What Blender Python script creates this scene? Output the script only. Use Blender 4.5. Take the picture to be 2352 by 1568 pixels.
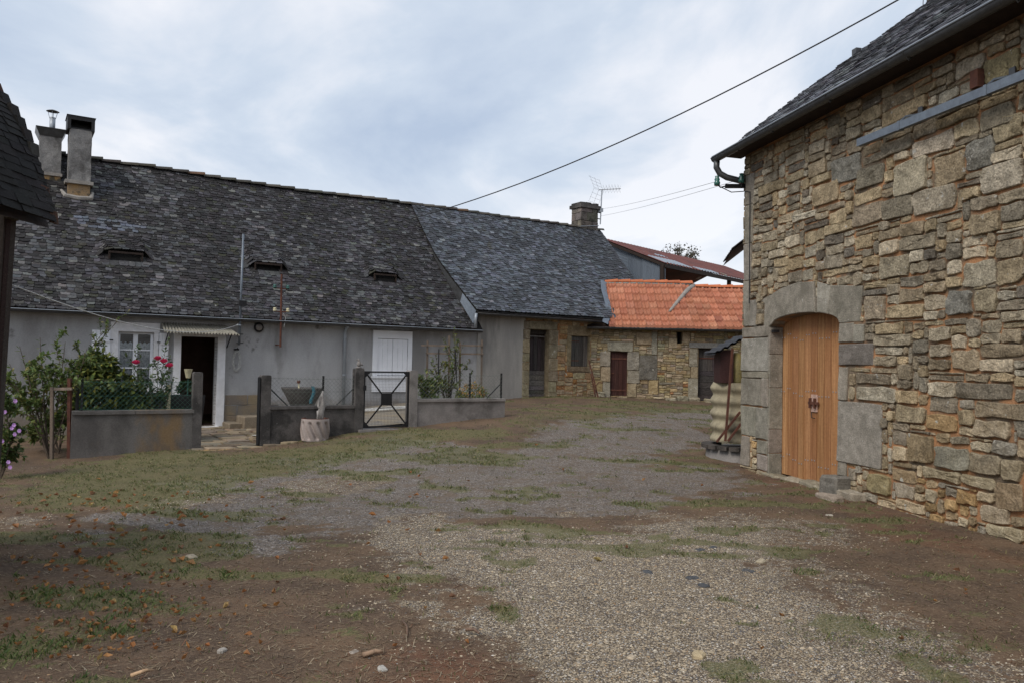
import bpy, math, random
import numpy as np
from mathutils import Vector, noise as mnoise

for o in list(bpy.data.objects): bpy.data.objects.remove(o)
SC = bpy.context.scene
COL = SC.collection
R = random.Random(7)

# ------------------------------------------------------------------ camera
EYE = Vector((0, 0, 1.6)); FP = 1800.0; CX, CY = 1176.0, 784.0   # calibration in a 2352 px wide frame
pitch = math.atan(48 / FP); roll = 0.02
fwd = Vector((0, math.cos(pitch), math.sin(pitch)))
up0 = Vector((0, -math.sin(pitch), math.cos(pitch))); rt0 = Vector((1, 0, 0))
RT = rt0 * math.cos(roll) + up0 * math.sin(roll)
UP = up0 * math.cos(roll) - rt0 * math.sin(roll)
from mathutils import Matrix
cam = bpy.data.cameras.new('camera'); camo = bpy.data.objects.new('camera', cam); COL.objects.link(camo)
m3 = Matrix((RT, UP, -fwd)).transposed()
camo.matrix_world = Matrix.Translation(EYE) @ m3.to_4x4()
cam.sensor_width = 36; cam.lens = 36 * FP / 2352; cam.clip_end = 2000; cam.clip_start = .05
SC.camera = camo

# ------------------------------------------------------------------ world, sun, exposure
SUN_EL, SUN_AZ = 46, 222      # degrees; azimuth clockwise from +Y: behind the camera, a little left
W = bpy.data.worlds.new('World'); SC.world = W; W.use_nodes = True
nt = W.node_tree; nt.nodes.clear()
def wn(t, **k):
    n = nt.nodes.new(t)
    for a, b in k.items(): setattr(n, a, b)
    return n
wl = nt.links.new
out = wn('ShaderNodeOutputWorld'); bg = wn('ShaderNodeBackground'); bg.inputs[1].default_value = .1
sky = wn('ShaderNodeTexSky', sky_type='NISHITA', sun_disc=False)
sky.sun_elevation = math.radians(SUN_EL); sky.sun_rotation = math.radians(SUN_AZ)
tc = wn('ShaderNodeTexCoord'); sep = wn('ShaderNodeSeparateXYZ'); wl(tc.outputs['Generated'], sep.inputs[0])
def wmath(op, a, b=None, c=None):
    n = wn('ShaderNodeMath', operation=op)
    for i, x in enumerate((a, b, c)):
        if x is None: continue
        if isinstance(x, (int, float)): n.inputs[i].default_value = x
        else: wl(x, n.inputs[i])
    return n.outputs[0]
den = wmath('ADD', wmath('MAXIMUM', sep.outputs[2], 0.0), .16)
cu = wmath('DIVIDE', sep.outputs[0], den); cv = wmath('DIVIDE', sep.outputs[1], den)
cmb = wn('ShaderNodeCombineXYZ'); wl(cu, cmb.inputs[0]); wl(cv, cmb.inputs[1])
mp = wn('ShaderNodeMapping'); wl(cmb.outputs[0], mp.inputs[0])
mp.inputs['Location'].default_value = (3.1, 1.7, 0); mp.inputs['Rotation'].default_value = (0, 0, .5); mp.inputs['Scale'].default_value = (.62, .42, 1)
n1 = wn('ShaderNodeTexNoise'); n1.inputs['Scale'].default_value = 1.9; n1.inputs['Detail'].default_value = 7; n1.inputs['Roughness'].default_value = .55; n1.inputs['Distortion'].default_value = .35
wl(mp.outputs[0], n1.inputs[0])
cr = wn('ShaderNodeValToRGB'); wl(n1.outputs[0], cr.inputs[0])
e = cr.color_ramp.elements
e[0].position = .35; e[0].color = (.41, .49, .62, 1)
e[1].position = .60; e[1].color = (.77, .785, .83, 1)
x_ = cr.color_ramp.elements.new(.48); x_.color = (.545, .615, .715, 1)
# overcast brightens towards the horizon
hz = wn('ShaderNodeMapRange'); wl(sep.outputs[2], hz.inputs[0]); hz.inputs[1].default_value = .02; hz.inputs[2].default_value = .23; hz.inputs[3].default_value = .85; hz.inputs[4].default_value = 0
mixh = wn('ShaderNodeMix', data_type='RGBA'); wl(hz.outputs[0], mixh.inputs[0]); wl(cr.outputs[0], mixh.inputs[6]); mixh.inputs[7].default_value = (.86, .865, .885, 1)
sc10 = wn('ShaderNodeMix', data_type='RGBA', blend_type='MULTIPLY'); sc10.inputs[0].default_value = 1; wl(mixh.outputs[2], sc10.inputs[6]); sc10.inputs[7].default_value = (8.3, 8.3, 8.3, 1)
mixs = wn('ShaderNodeMix', data_type='RGBA'); mixs.inputs[0].default_value = .93; wl(sky.outputs[0], mixs.inputs[6]); wl(sc10.outputs[2], mixs.inputs[7])
wl(mixs.outputs[2], bg.inputs[0]); wl(bg.outputs[0], out.inputs[0])
sun = bpy.data.lights.new('sun', 'SUN'); sun.energy = 1.5; sun.angle = math.radians(28); sun.color = (1, .93, .84)
suno = bpy.data.objects.new('sun', sun); COL.objects.link(suno)
az = math.radians(SUN_AZ); el = math.radians(SUN_EL)
sd = Vector((math.sin(az) * math.cos(el), math.cos(az) * math.cos(el), math.sin(el)))
suno.rotation_euler = sd.to_track_quat('Z', 'Y').to_euler(); suno.location = sd * 60
SC.view_settings.view_transform = 'Standard'; SC.view_settings.look = 'None'
SC.view_settings.exposure = .55; SC.view_settings.gamma = 1; SC.view_settings.use_curve_mapping = False
SC.render.engine = 'CYCLES'

# ------------------------------------------------------------------ geometry helpers
def ray(px, py): return (fwd + RT * ((px - CX) / FP) - UP * ((py - CY) / FP))
def proj(p):
    d = Vector(p) - EYE; z = d.dot(fwd)
    return (CX + FP * d.dot(RT) / z, CY - FP * d.dot(UP) / z) if z > .01 else (-9999, -9999)
def at(px, py, Y): r = ray(px, py); return EYE + r * (Y / r.y)     # the point at depth Y that a sight line meets
class Frame:
    def __init__(s, O, U, N, V=(0, 0, 1)):
        s.O = Vector(O); s.U = Vector(U).normalized(); s.N = Vector(N).normalized(); s.V = Vector(V).normalized()
    def p(s, u, v, n=0): return s.O + s.U * u + s.V * v + s.N * n
    def px(s, x, y, n=0):
        r = ray(x, y); O = s.O + s.N * n
        q = EYE + r * ((O - EYE).dot(s.N) / r.dot(s.N)) - O
        return q.dot(s.U), q.dot(s.V)
    def shift(s, n): return Frame(s.O + s.N * n, s.U, s.N, s.V)
ang = math.radians(57)
HF = Frame((-7, 17.4, 0), (math.sin(ang), math.cos(ang), 0), (math.cos(ang), -math.sin(ang), 0))      # farmhouse front
b_ = math.radians(11.8)
BF = Frame((3.70, 12.6, 0), (math.sin(b_), -math.cos(b_), 0), (-math.cos(b_), -math.sin(b_), 0))      # barn front, u runs towards the camera
SF = Frame((2.33, 23.46, 0), (1, 0, 0), (0, -1, 0))                                                   # tiled shed front
fdir = Vector((5.3, 3.2, 0)).normalized()
FF = Frame((-5.45, 13.6, 0), fdir, (fdir.y, -fdir.x, 0))                                              # garden wall

# ground height: thin plate spline through spots read off the place
GP = np.array([(0,0,0),(0,4,0),(3,4,0),(-3,4,0),(5,5,0),(4.66,7.1,0),(3.67,12.6,0),(4.2,10,0),(0,9,0),(-4,9,-.03),(-7.3,12.3,-.1),(-5.45,13.6,-.01),(-4.57,14.17,-.02),
 (-2.9,15.24,.235),(-2.07,15.8,.27),(-.15,16.8,.44),(.8,22,.62),(2.33,23.4,.66),(5.8,23.4,.54),(8,23.4,.52),(-7,17.4,.0),(-10.4,15.2,-.12),(-6,18,.02),(-3.2,19.8,.45),(-1,21.2,.56),
 (-5,7,-.02),(-9,10,-.15),(-20,10,-.4),(20,5,0),(20,20,.3),(0,60,1.0),(0,-20,0),(60,60,.9),(-60,60,.2),(-60,-60,0),(60,-60,0),(1.5,15,.22),(2.5,19,.42),(5,17,.25),(-1.5,13,.1)], float)
def _tps(r): return np.where(r < 1e-9, 0, r * r * np.log(np.maximum(r, 1e-9)))
_n = len(GP); _A = np.zeros((_n + 3, _n + 3))
_d = np.hypot(GP[:, None, 0] - GP[None, :, 0], GP[:, None, 1] - GP[None, :, 1])
_A[:_n, :_n] = _tps(_d) + np.eye(_n) * .3; _A[:_n, _n] = 1; _A[:_n, _n + 1:] = GP[:, :2]; _A[_n, :_n] = 1; _A[_n + 1:, :_n] = GP[:, :2].T
_wt = np.linalg.solve(_A, np.concatenate([GP[:, 2], [0, 0, 0]]))
def gz_np(x, y):
    x = np.asarray(x, float); y = np.asarray(y, float)
    xc = np.clip(x, -60, 60); yc = np.clip(y, -60, 60)
    z = _wt[_n] + _wt[_n + 1] * xc + _wt[_n + 2] * yc
    for i in range(_n): z = z + _wt[i] * _tps(np.hypot(xc - GP[i, 0], yc - GP[i, 1]))
    return z
def gz(x, y): return float(gz_np(x, y))
def G(px, py):
    r = ray(px, py); z = 0.0
    for _ in range(12):
        k = (z - EYE.z) / r.z; p = EYE + r * k; z = gz(p.x, p.y)
    return Vector((p.x, p.y, z))

class MB:
    def __init__(s): s.v = []; s.f = []; s.c = []
    def add(s, vs, fs, col=(1, 1, 1)):
        b = len(s.v); s.v.extend([tuple(q) for q in vs])
        for f in fs: s.f.append([i + b for i in f]); s.c.append(col)
        return s
    def box(s, c, ax, ay, az, hx, hy, hz, col=(1, 1, 1)):
        c = Vector(c); ax = Vector(ax) * hx; ay = Vector(ay) * hy; az = Vector(az) * hz
        vs = [c + ax * i + ay * j + az * k for k in (-1, 1) for j in (-1, 1) for i in (-1, 1)]
        return s.add(vs, [(0,2,3,1),(4,5,7,6),(0,1,5,4),(2,6,7,3),(0,4,6,2),(1,3,7,5)], col)
    def fbox(s, F, u0, u1, v0, v1, n0, n1, col=(1, 1, 1)):
        return s.box(F.p((u0+u1)/2, (v0+v1)/2, (n0+n1)/2), F.U, F.N, F.V, abs(u1-u0)/2, abs(n1-n0)/2, abs(v1-v0)/2, col)
    def tube(s, pts, r, n=6, col=(1, 1, 1), cap=True):
        pts = [Vector(p) for p in pts]; k = len(pts)
        rs = r if isinstance(r, (list, tuple)) else [r] * k
        vs = []; ref = None
        for i, p in enumerate(pts):
            t = (pts[min(i+1, k-1)] - pts[max(i-1, 0)])
            t = t.normalized() if t.length > 1e-9 else Vector((0, 0, 1))
            if ref is None: ref = Vector((0, 0, 1)) if abs(t.z) < .9 else Vector((1, 0, 0))
            a = t.cross(ref); a = a.normalized() if a.length > 1e-6 else Vector((1, 0, 0)); b = t.cross(a).normalized(); ref = a.cross(t)
            for j in range(n):
                th = 2 * math.pi * j / n; vs.append(p + (a * math.cos(th) + b * math.sin(th)) * rs[i])
        fs = [(i*n+j, i*n+(j+1) % n, (i+1)*n+(j+1) % n, (i+1)*n+j) for i in range(k-1) for j in range(n)]
        if cap: fs += [tuple(range(n))[::-1], tuple(range((k-1)*n, k*n))]
        return s.add(vs, fs, col)
    def lathe(s, base, prof, n=24, col=(1, 1, 1), fn=None, ax=None):
        base = Vector(base); vs = []; fs = []; k = len(prof)
        A, B, C = ax if ax else (Vector((1,0,0)), Vector((0,1,0)), Vector((0,0,1)))
        for i, (r, z) in enumerate(prof):
            for j in range(n):
                th = 2 * math.pi * j / n; rr = r + (fn(th, z, r) if fn else 0)
                vs.append(base + A * (rr * math.cos(th)) + B * (rr * math.sin(th)) + C * z)
        for i in range(k-1):
            for j in range(n): fs.append((i*n+j, i*n+(j+1) % n, (i+1)*n+(j+1) % n, (i+1)*n+j))
        return s.add(vs, fs, col)
    def prism(s, F, poly, n0, n1, col=(1, 1, 1)):
        k = len(poly)
        vs = [F.p(u, v, n0) for u, v in poly] + [F.p(u, v, n1) for u, v in poly]
        fs = [tuple(range(k))[::-1], tuple(range(k, 2*k))] + [(i, (i+1) % k, k+(i+1) % k, k+i) for i in range(k)]
        return s.add(vs, fs, col)
    def grid(s, fn, nu, nv, col=(1, 1, 1), cfn=None):
        b = len(s.v)
        for j in range(nv+1):
            for i in range(nu+1): s.v.append(tuple(fn(i / nu, j / nv)))
        for j in range(nv):
            for i in range(nu):
                q = b + j*(nu+1) + i; s.f.append([q, q+1, q+nu+2, q+nu+1]); s.c.append(cfn(i / nu, j / nv) if cfn else col)
        return s
    def build(s, name, mat, parent=None, smooth=False, kind=None, label=None, cat=None, group=None, base=None, sharp=0):
        off = Vector((0, 0, 0)); q = parent
        while q is not None:
            off = off + q.location; q = q.parent
        if parent is None:
            if base is None:
                a = np.array(s.v); base = Vector((a[:, 0].mean(), a[:, 1].mean(), a[:, 2].min()))
            off = Vector(base)
        me = bpy.data.meshes.new(name)
        a = np.array(s.v, dtype=np.float64) - np.array(off)
        me.from_pydata(a.tolist(), [], s.f); 
        at_ = me.attributes.new('tint', 'FLOAT_COLOR', 'FACE')
        c = np.ones((len(s.f), 4), dtype=np.float32); c[:, :3] = np.array(s.c, dtype=np.float32); at_.data.foreach_set('color', c.ravel())
        if smooth: me.polygons.foreach_set('use_smooth', [True] * len(me.polygons))
        me.materials.append(mat); me.update()
        if sharp: me.set_sharp_from_angle(angle=math.radians(sharp))
        o = bpy.data.objects.new(name, me); COL.objects.link(o)
        if parent is not None: o.parent = parent
        else: o.location = off
        return tag(o, label, cat, group, kind)
def tag(o, label=None, cat=None, group=None, kind=None):
    if label: o['label'] = label
    if cat: o['category'] = cat
    if group: o['group'] = group
    if kind: o['kind'] = kind
    return o
def thing(name, label, cat, loc, group=None):
    o = bpy.data.objects.new(name, None); COL.objects.link(o); o.location = Vector(loc); o.empty_display_size = .2
    return tag(o, label, cat, group)
def vcol(c, v, rng=R):
    k = 1 + rng.uniform(-v, v); return tuple(max(0, x * k * (1 + rng.uniform(-v, v) * .25)) for x in c)
def pick(pal, rng=R):
    t = rng.random() * sum(w for w, _ in pal)
    for w, c in pal:
        t -= w
        if t <= 0: return c
    return pal[-1][1]
def fnoise(x, y, z=0.0): return mnoise.noise(Vector((x, y, z)))
def sstep(a, b, x):
    t = min(1, max(0, (x - a) / (b - a))); return t * t * (3 - 2 * t)

# ------------------------------------------------------------------ materials
def pmat(name, c1, c2=None, scale=6, rough=.85, bump=.3, bscale=60, c3=None, s3=1.0, t3=(.5, .62), streak=0, metal=0, spec=.3, fine=.35, bdist=.02, lump=0, zband=None, c4=None, s4=20, t4=(.6, .64), trans=0):
    m = bpy.data.materials.new(name); m.use_nodes = True; t = m.node_tree; N = t.nodes; L = t.links.new
    b = N['Principled BSDF']; b.inputs['Roughness'].default_value = rough; b.inputs['Metallic'].default_value = metal; b.inputs['Specular IOR Level'].default_value = spec
    g = N.new('ShaderNodeNewGeometry'); pos = g.outputs['Position']
    if streak:
        mpn = N.new('ShaderNodeMapping'); mpn.inputs['Scale'].default_value = (1, 1, streak); L(pos, mpn.inputs[0]); spos = mpn.outputs[0]
    else: spos = pos
    def noi(sc, det=5, src=None, ro=.6):
        n = N.new('ShaderNodeTexNoise'); n.inputs['Scale'].default_value = sc; n.inputs['Detail'].default_value = det; n.inputs['Roughness'].default_value = ro; L(src or pos, n.inputs[0]); return n.outputs[0]
    def ramp(src, a, bb):
        n = N.new('ShaderNodeMapRange'); n.interpolation_type = 'SMOOTHSTEP'; n.inputs[1].default_value = a; n.inputs[2].default_value = bb; L(src, n.inputs[0]); return n.outputs[0]
    def mix(f, a, bb, bt='MIX'):
        n = N.new('ShaderNodeMix'); n.data_type = 'RGBA'; n.blend_type = bt
        if isinstance(f, (int, float)): n.inputs[0].default_value = f
        else: L(f, n.inputs[0])
        for i, q in ((6, a), (7, bb)):
            if isinstance(q, tuple): n.inputs[i].default_value = (*q, 1)
            else: L(q, n.inputs[i])
        return n.outputs[2]
    c2 = c2 or tuple(x * .7 for x in c1)
    col = mix(ramp(noi(scale, 6, spos), .32, .68), c1, c2)
    if c3: col = mix(ramp(noi(s3, 5, spos), *t3), col, c3)
    at = N.new('ShaderNodeAttribute'); at.attribute_name = 'tint'; col = mix(1.0, col, at.outputs[0], 'MULTIPLY')
    if c4: col = mix(ramp(noi(s4, 4), *t4), col, c4)
    if zband:
        sx = N.new('ShaderNodeSeparateXYZ'); L(pos, sx.inputs[0]); za = N.new('ShaderNodeMath'); za.operation = 'MULTIPLY_ADD'; L(noi(2.2, 6), za.inputs[0]); za.inputs[1].default_value = -zband[3]; L(sx.outputs[2], za.inputs[2])
        col = mix(ramp(za.outputs[0], zband[1], zband[2]), mix(.8, col, zband[0]), col)
    fn = noi(bscale, 6, None, .7)
    if fine:
        v = N.new('ShaderNodeMapRange'); v.inputs[1].default_value = .25; v.inputs[2].default_value = .75; v.inputs[3].default_value = 1 - fine; v.inputs[4].default_value = 1 + fine; L(fn, v.inputs[0])
        mm = N.new('ShaderNodeVectorMath'); mm.operation = 'SCALE'; L(col, mm.inputs[0]); L(v.outputs[0], mm.inputs['Scale']); col = mm.outputs[0]
    L(col, b.inputs['Base Color'])
    if bump:
        bn = N.new('ShaderNodeBump'); bn.inputs['Strength'].default_value = bump; bn.inputs['Distance'].default_value = bdist; 
        if lump:
            ad = N.new('ShaderNodeMath'); ad.operation = 'MULTIPLY_ADD'; L(noi(bscale*.28, 4), ad.inputs[0]); ad.inputs[1].default_value = lump; L(fn, ad.inputs[2]); L(ad.outputs[0], bn.inputs['Height'])
        else: L(fn, bn.inputs['Height'])
        L(bn.outputs[0], b.inputs['Normal'])
    if trans:
        tr = N.new('ShaderNodeBsdfTranslucent'); L(col, tr.inputs[0]); ms = N.new('ShaderNodeMixShader'); ms.inputs[0].default_value = trans
        L(b.outputs[0], ms.inputs[1]); L(tr.outputs[0], ms.inputs[2]); L(ms.outputs[0], N['Material Output'].inputs[0])
    return m
M = {}
M['plaster'] = pmat('grey_render', (.335,.335,.338), (.41,.412,.418), 1.6, .95, .35, 45, (.215,.21,.205), .9, (.46,.68), streak=.35, fine=.14, c4=(.15,.145,.14), s4=2.3, t4=(.62,.74), zband=((.20,.155,.11), -.35, .15, 1.1))
M['plaster_low'] = pmat('damp_render', (.20,.185,.165), (.27,.22,.15), 2.2, .95, .3, 40, (.15,.14,.13), 1.7, (.5,.65), fine=.2)
M['plaster_annexe'] = pmat('streaked_render', (.33,.315,.29), (.255,.245,.23), 3.5, .95, .25, 45, (.17,.165,.155), 1.6, (.5,.68), streak=.18, fine=.15)
M['white'] = pmat('white_paint', (.80,.82,.86), (.74,.76,.80), 3, .6, .08, 60, fine=.05)
M['whitewash'] = pmat('whitewash', (.78,.78,.80), (.66,.66,.67), 5, .85, .25, 40, fine=.1)
M['slate'] = pmat('slate', (1,1,1), (.66,.67,.70), 12, .7, .5, 70, fine=.45, spec=.3, c4=(.24,.24,.225), s4=17, t4=(.64,.70))
M['slate_new'] = pmat('slate_blue', (1,1,1), (.75,.77,.8), 7, .55, .35, 70, fine=.3, spec=.5, c4=(.05,.05,.042), s4=3.2, t4=(.60,.70))
M['under'] = pmat('roof_underlay', (.02,.019,.018), None, 5, .95, 0, 40)
M['stone'] = pmat('rubble_stone', (1,1,1), (.62,.62,.62), 9, .95, 1, 42, (.52,.51,.49), 3.4, (.50,.66), fine=.62, bdist=.035, lump=1.4, spec=.1, c4=(.50,.48,.43), s4=10, t4=(.665,.70))
M['stone_low'] = pmat('ochre_stone', (1,1,1), (.66,.64,.60), 8, .95, .9, 42, (.60,.60,.60), 3.2, (.52,.68), fine=.5, bdist=.03, lump=1.2, spec=.1, c4=(.46,.44,.38), s4=7, t4=(.68,.71))
M['ashlar'] = pmat('dressed_stone', (1,.965,.92), (.70,.675,.635), 9, .95, .7, 60, (.62,.60,.56), 2.6, (.5,.66), fine=.45, bdist=.02, lump=.8, spec=.1, c4=(.48,.47,.43), s4=22, t4=(.67,.71))
M['mortar'] = pmat('orange_mortar', (.47,.235,.11), (.35,.19,.10), 5, .95, .8, 60, (.19,.145,.10), 1.9, (.46,.6), fine=.35)
M['mortar_dull'] = pmat('lime_mortar', (.22,.165,.10), (.15,.115,.075), 5, .95, .8, 60, (.27,.15,.07), 1.4, (.55,.68), fine=.35)
M['tile'] = pmat('clay_tile', (1,1,1), (.84,.82,.80), 6, .85, .3, 70, fine=.2, spec=.15, c4=(.16,.075,.05), s4=5, t4=(.66,.76))
M['cement'] = pmat('cement', (.32,.30,.27), (.24,.22,.2), 7, .95, .6, 60)
M['concrete'] = pmat('concrete', (.27,.25,.235), (.20,.185,.175), 4, .95, .5, 50, (.13,.12,.11), 1.6, (.52,.68), fine=.25)
M['concrete_dark'] = pmat('lichened_concrete', (.115,.105,.10), (.075,.07,.066), 5, .95, .6, 50, (.045,.042,.04), 2.2, (.5,.62), fine=.35, c4=(.34,.33,.31), s4=26, t4=(.69,.73))
M['concrete_stain'] = pmat('stained_concrete', (.15,.14,.132), (.09,.084,.08), 3, .95, .5, 50, (.20,.135,.075), .95, (.56,.68), fine=.28, c4=(.30,.27,.2), s4=3.4, t4=(.72,.76), streak=.5)
M['roughcast'] = pmat('roughcast', (.37,.36,.35), (.26,.255,.25), 5, .95, 1.0, 70, (.13,.125,.12), 2.4, (.48,.66), fine=.55, bdist=.05, streak=.5, lump=.6)
M['ochre'] = pmat('ochre_render', (.36,.22,.09), (.26,.19,.12), 6, .95, .5, 50, (.08,.07,.05), 4, (.5,.6))
M['zinc'] = pmat('zinc', (.33,.36,.40), (.27,.30,.33), 6, .45, .05, 40, metal=.35, fine=.1, spec=.5)
M['zinc_dark'] = pmat('weathered_zinc', (.085,.088,.092), (.06,.06,.062), 8, .42, .08, 60, metal=.4, fine=.15, spec=.5)
M['galv'] = pmat('galvanised', (.17,.20,.235), (.13,.15,.18), 14, .45, .05, 40, metal=.4, fine=.12, spec=.5)
M['rust'] = pmat('rust', (.125,.050,.032), (.075,.032,.024), 12, .85, .3, 90, fine=.3)
M['rustroof'] = pmat('rusty_sheet', (.165,.055,.042), (.115,.042,.036), 3, .7, .2, 60, (.085,.035,.03), 1.2, (.5,.62), fine=.2, c4=(.42,.36,.34), s4=.9, t4=(.70,.735))
M['bluesheet'] = pmat('blue_grey_sheet', (.15,.18,.22), (.12,.145,.18), 4, .6, .1, 60, fine=.15, streak=.2)
M['black'] = pmat('black_iron', (.018,.018,.02), (.012,.012,.013), 20, .55, .1, 90, fine=.2)
M['green'] = pmat('green_wire', (.035,.11,.085), None, 20, .5, 0, 90)
M['wire'] = pmat('grey_wire', (.17,.19,.17), None, 20, .5, 0, 90)
M['cable'] = pmat('cable', (.03,.03,.034), None, 20, .6, 0)
M['thinwire'] = pmat('thin_wire', (.30,.31,.33), None, 20, .5, 0)
M['rope'] = pmat('white_rope', (.55,.55,.53), None, 20, .9, 0)
M['pine'] = pmat('larch_board', (1,1,1), (.66,.60,.54), 32, .7, .3, 30, (.70,.62,.53), 11.0, (.5,.64), streak=.035, fine=.2, spec=.3, c4=(.16,.065,.025), s4=6.5, t4=(.74,.77))
M['oldwood'] = pmat('grey_old_wood', (1,1,1), (.5,.5,.52), 34, .9, .7, 40, (.5,.46,.45), 3.0, (.5,.62), streak=.07, fine=.4)
M['oldwood_h'] = pmat('split_old_wood', (1,1,1), (.45,.44,.44), 14, .9, .9, 40, fine=.5, streak=5)
M['stake'] = pmat('stake_wood', (.17,.13,.10), (.10,.08,.065), 8, .9, .4, 40, streak=.1)
M['bark'] = pmat('bark', (.10,.075,.055), (.06,.045,.035), 20, .95, .5, 50)
M['drift'] = pmat('driftwood', (.42,.40,.38), (.10,.09,.085), 9, .9, .5, 40, streak=.12)
M['leaf'] = pmat('leaf', (1.15,1.15,1.1), (.8,.82,.8), 12, .55, 0, 60, fine=.2, trans=.25, spec=.35)
M['petal'] = pmat('petal', (1,1,1), (.8,.75,.8), 12, .6, 0, 60, fine=.1, trans=.2)
gl = bpy.data.materials.new('window_glass'); gl.use_nodes = True; t = gl.node_tree; t.nodes.clear()
_o = t.nodes.new('ShaderNodeOutputMaterial'); _m = t.nodes.new('ShaderNodeMixShader'); _t = t.nodes.new('ShaderNodeBsdfTransparent'); _g = t.nodes.new('ShaderNodeBsdfGlossy'); _f = t.nodes.new('ShaderNodeFresnel')
_t.inputs[0].default_value = (.88, .9, .9, 1); _g.inputs['Roughness'].default_value = .02; _f.inputs[0].default_value = 1.5
t.links.new(_f.outputs[0], _m.inputs[0]); t.links.new(_t.outputs[0], _m.inputs[1]); t.links.new(_g.outputs[0], _m.inputs[2]); t.links.new(_m.outputs[0], _o.inputs[0]); M['glass'] = gl
M['curtain'] = pmat('lace_curtain', (.62,.64,.66), (.34,.36,.38), 26, .9, .1, 60, fine=.25)
M['dark'] = pmat('interior', (.20,.12,.09), None, 3, .9, 0)
M['darkwood'] = pmat('dark_wood', (.035,.022,.016), (.022,.014,.011), 8, .75, .3, 40, streak=.1)
M['fibro'] = pmat('cream_fibrecement', (.36,.315,.215), (.26,.225,.155), 5, .9, .3, 40, (.12,.105,.075), 2.4, (.52,.7), fine=.2, streak=.5)
M['canopy'] = pmat('lichened_fibrecement', (.30,.285,.235), (.20,.19,.16), 9, .9, .5, 50, (.38,.26,.19), 1.9, (.6,.7), fine=.3)
M['maroon'] = pmat('maroon_sheet', (.050,.021,.020), (.040,.017,.016), 5, .6, .1, 50)
M['yellow'] = pmat('yellowed_plastic', (.35,.29,.11), (.20,.18,.09), 6, .6, .1, 40)
M['pot'] = pmat('pale_pot', (.38,.325,.30), (.28,.235,.215), 5, .8, .4, 50, (.24,.12,.06), 2.2, (.58,.68), fine=.2, streak=.3)
M['bin'] = pmat('grey_plastic', (.075,.085,.095), None, 3, .5, .05)
M['teal'] = pmat('teal_glass', (.03,.13,.105), (.03,.09,.08), 9, .2, 0, spec=.6)
M['bluecloth'] = pmat('blue_strap', (.035,.13,.17), None, 9, .8, 0)
M['cream'] = pmat('cream_plastic', (.66,.60,.40), None, 9, .6, 0)
M['pebble'] = pmat('pebble', (1,1,1), (.75,.75,.75), 30, .9, .2, 90, fine=.2)
M['flag'] = pmat('flagstone', (1,1,1), (.7,.68,.64), 6, .9, .6, 50, fine=.3)
# ------------------------------------------------------------------ ground
def gpoly(pts): return np.array([[G(*p).x, G(*p).y] for p in pts])
def sdist(poly, x, y):
    d = np.full(x.shape, 1e9); ins = np.zeros(x.shape, bool); n = len(poly)
    for i in range(n):
        x0, y0 = poly[i]; x1, y1 = poly[(i + 1) % n]; ex, ey = x1 - x0, y1 - y0
        t = np.clip(((x - x0) * ex + (y - y0) * ey) / (ex * ex + ey * ey), 0, 1)
        d = np.minimum(d, np.hypot(x - x0 - t * ex, y - y0 - t * ey))
        c = ((y0 <= y) & (y1 > y)) | ((y1 <= y) & (y0 > y))
        xi = x0 + (y - y0) / (ey if abs(ey) > 1e-9 else 1e-9) * ex
        ins ^= c & (x < xi)
    return np.where(ins, d, -d)
P_ASPH = gpoly([(1120,985),(1300,962),(1480,945),(1640,938),(1640,1010),(1560,1040),(1640,1100),(1700,1135),(1560,1170),(1400,1188),(1180,1196),(980,1200),(720,1222),(500,1245),(250,1255),(290,1195),(420,1130),(600,1085),(760,1052),(930,1020)])
P_GRAV = gpoly([(1180,1203),(1420,1196),(1640,1200),(1730,1240),(1780,1300),(1860,1400),(1960,1568),(2050,1700),(1200,1700),(1250,1560),(1130,1480),(1000,1400),(930,1320),(900,1240),(1020,1205)])
P_GREEN = [gpoly(p) for p in ([(190,1065),(460,1040),(620,1035),(840,992),(960,985),(1160,960),(1200,968),(1000,1010),(860,1040),(700,1075),(520,1120),(300,1165),(60,1180),(0,1130),(60,1090)],
    [(-80,1390),(70,1380),(150,1410),(165,1480),(80,1530),(-80,1550)], [(1180,950),(1360,925),(1600,938),(1500,950),(1300,965),(1190,972)])]
P_MIX = gpoly([(1400,1190),(1720,1150),(1850,1190),(1960,1290),(2100,1400),(2250,1568),(2350,1700),(1500,1700)])
P_RED = gpoly([(830,1568),(950,1500),(1080,1470),(1170,1520),(1230,1600),(1000,1750),(700,1750)])
P_LIGHTG = [gpoly(p) for p in ([(640,1110),(760,1090),(880,1085),(960,1100),(800,1130),(660,1150)], [(300,1165),(420,1130),(560,1140),(420,1170)], [(0,1195),(80,1190),(90,1230),(0,1250)])]
P_DRY = gpoly([(1700,1070),(1990,1150),(2352,1260),(2600,1330),(2600,1420),(2352,1330),(2100,1260),(1800,1140)])
_rs = np.random.RandomState(3)
def lat_noise(x, y, sc, seed):
    r = np.random.RandomState(seed).rand(256, 256); X = x * sc + 1000; Y = y * sc + 1000
    i = np.floor(X).astype(int); j = np.floor(Y).astype(int); fx = X - i; fy = Y - j; fx = fx * fx * (3 - 2 * fx); fy = fy * fy * (3 - 2 * fy)
    a = r[i % 256, j % 256]; b = r[(i + 1) % 256, j % 256]; c = r[i % 256, (j + 1) % 256]; d = r[(i + 1) % 256, (j + 1) % 256]
    return (a * (1 - fx) + b * fx) * (1 - fy) + (c * (1 - fx) + d * fx) * fy
def fbm(x, y, sc, seed): return lat_noise(x, y, sc, seed) * .5 + lat_noise(x, y, sc * 2.1, seed + 1) * .3 + lat_noise(x, y, sc * 4.3, seed + 2) * .2
def S01(a, b, v):
    t = np.clip((v - a) / (b - a), 0, 1); return t * t * (3 - 2 * t)
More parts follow.
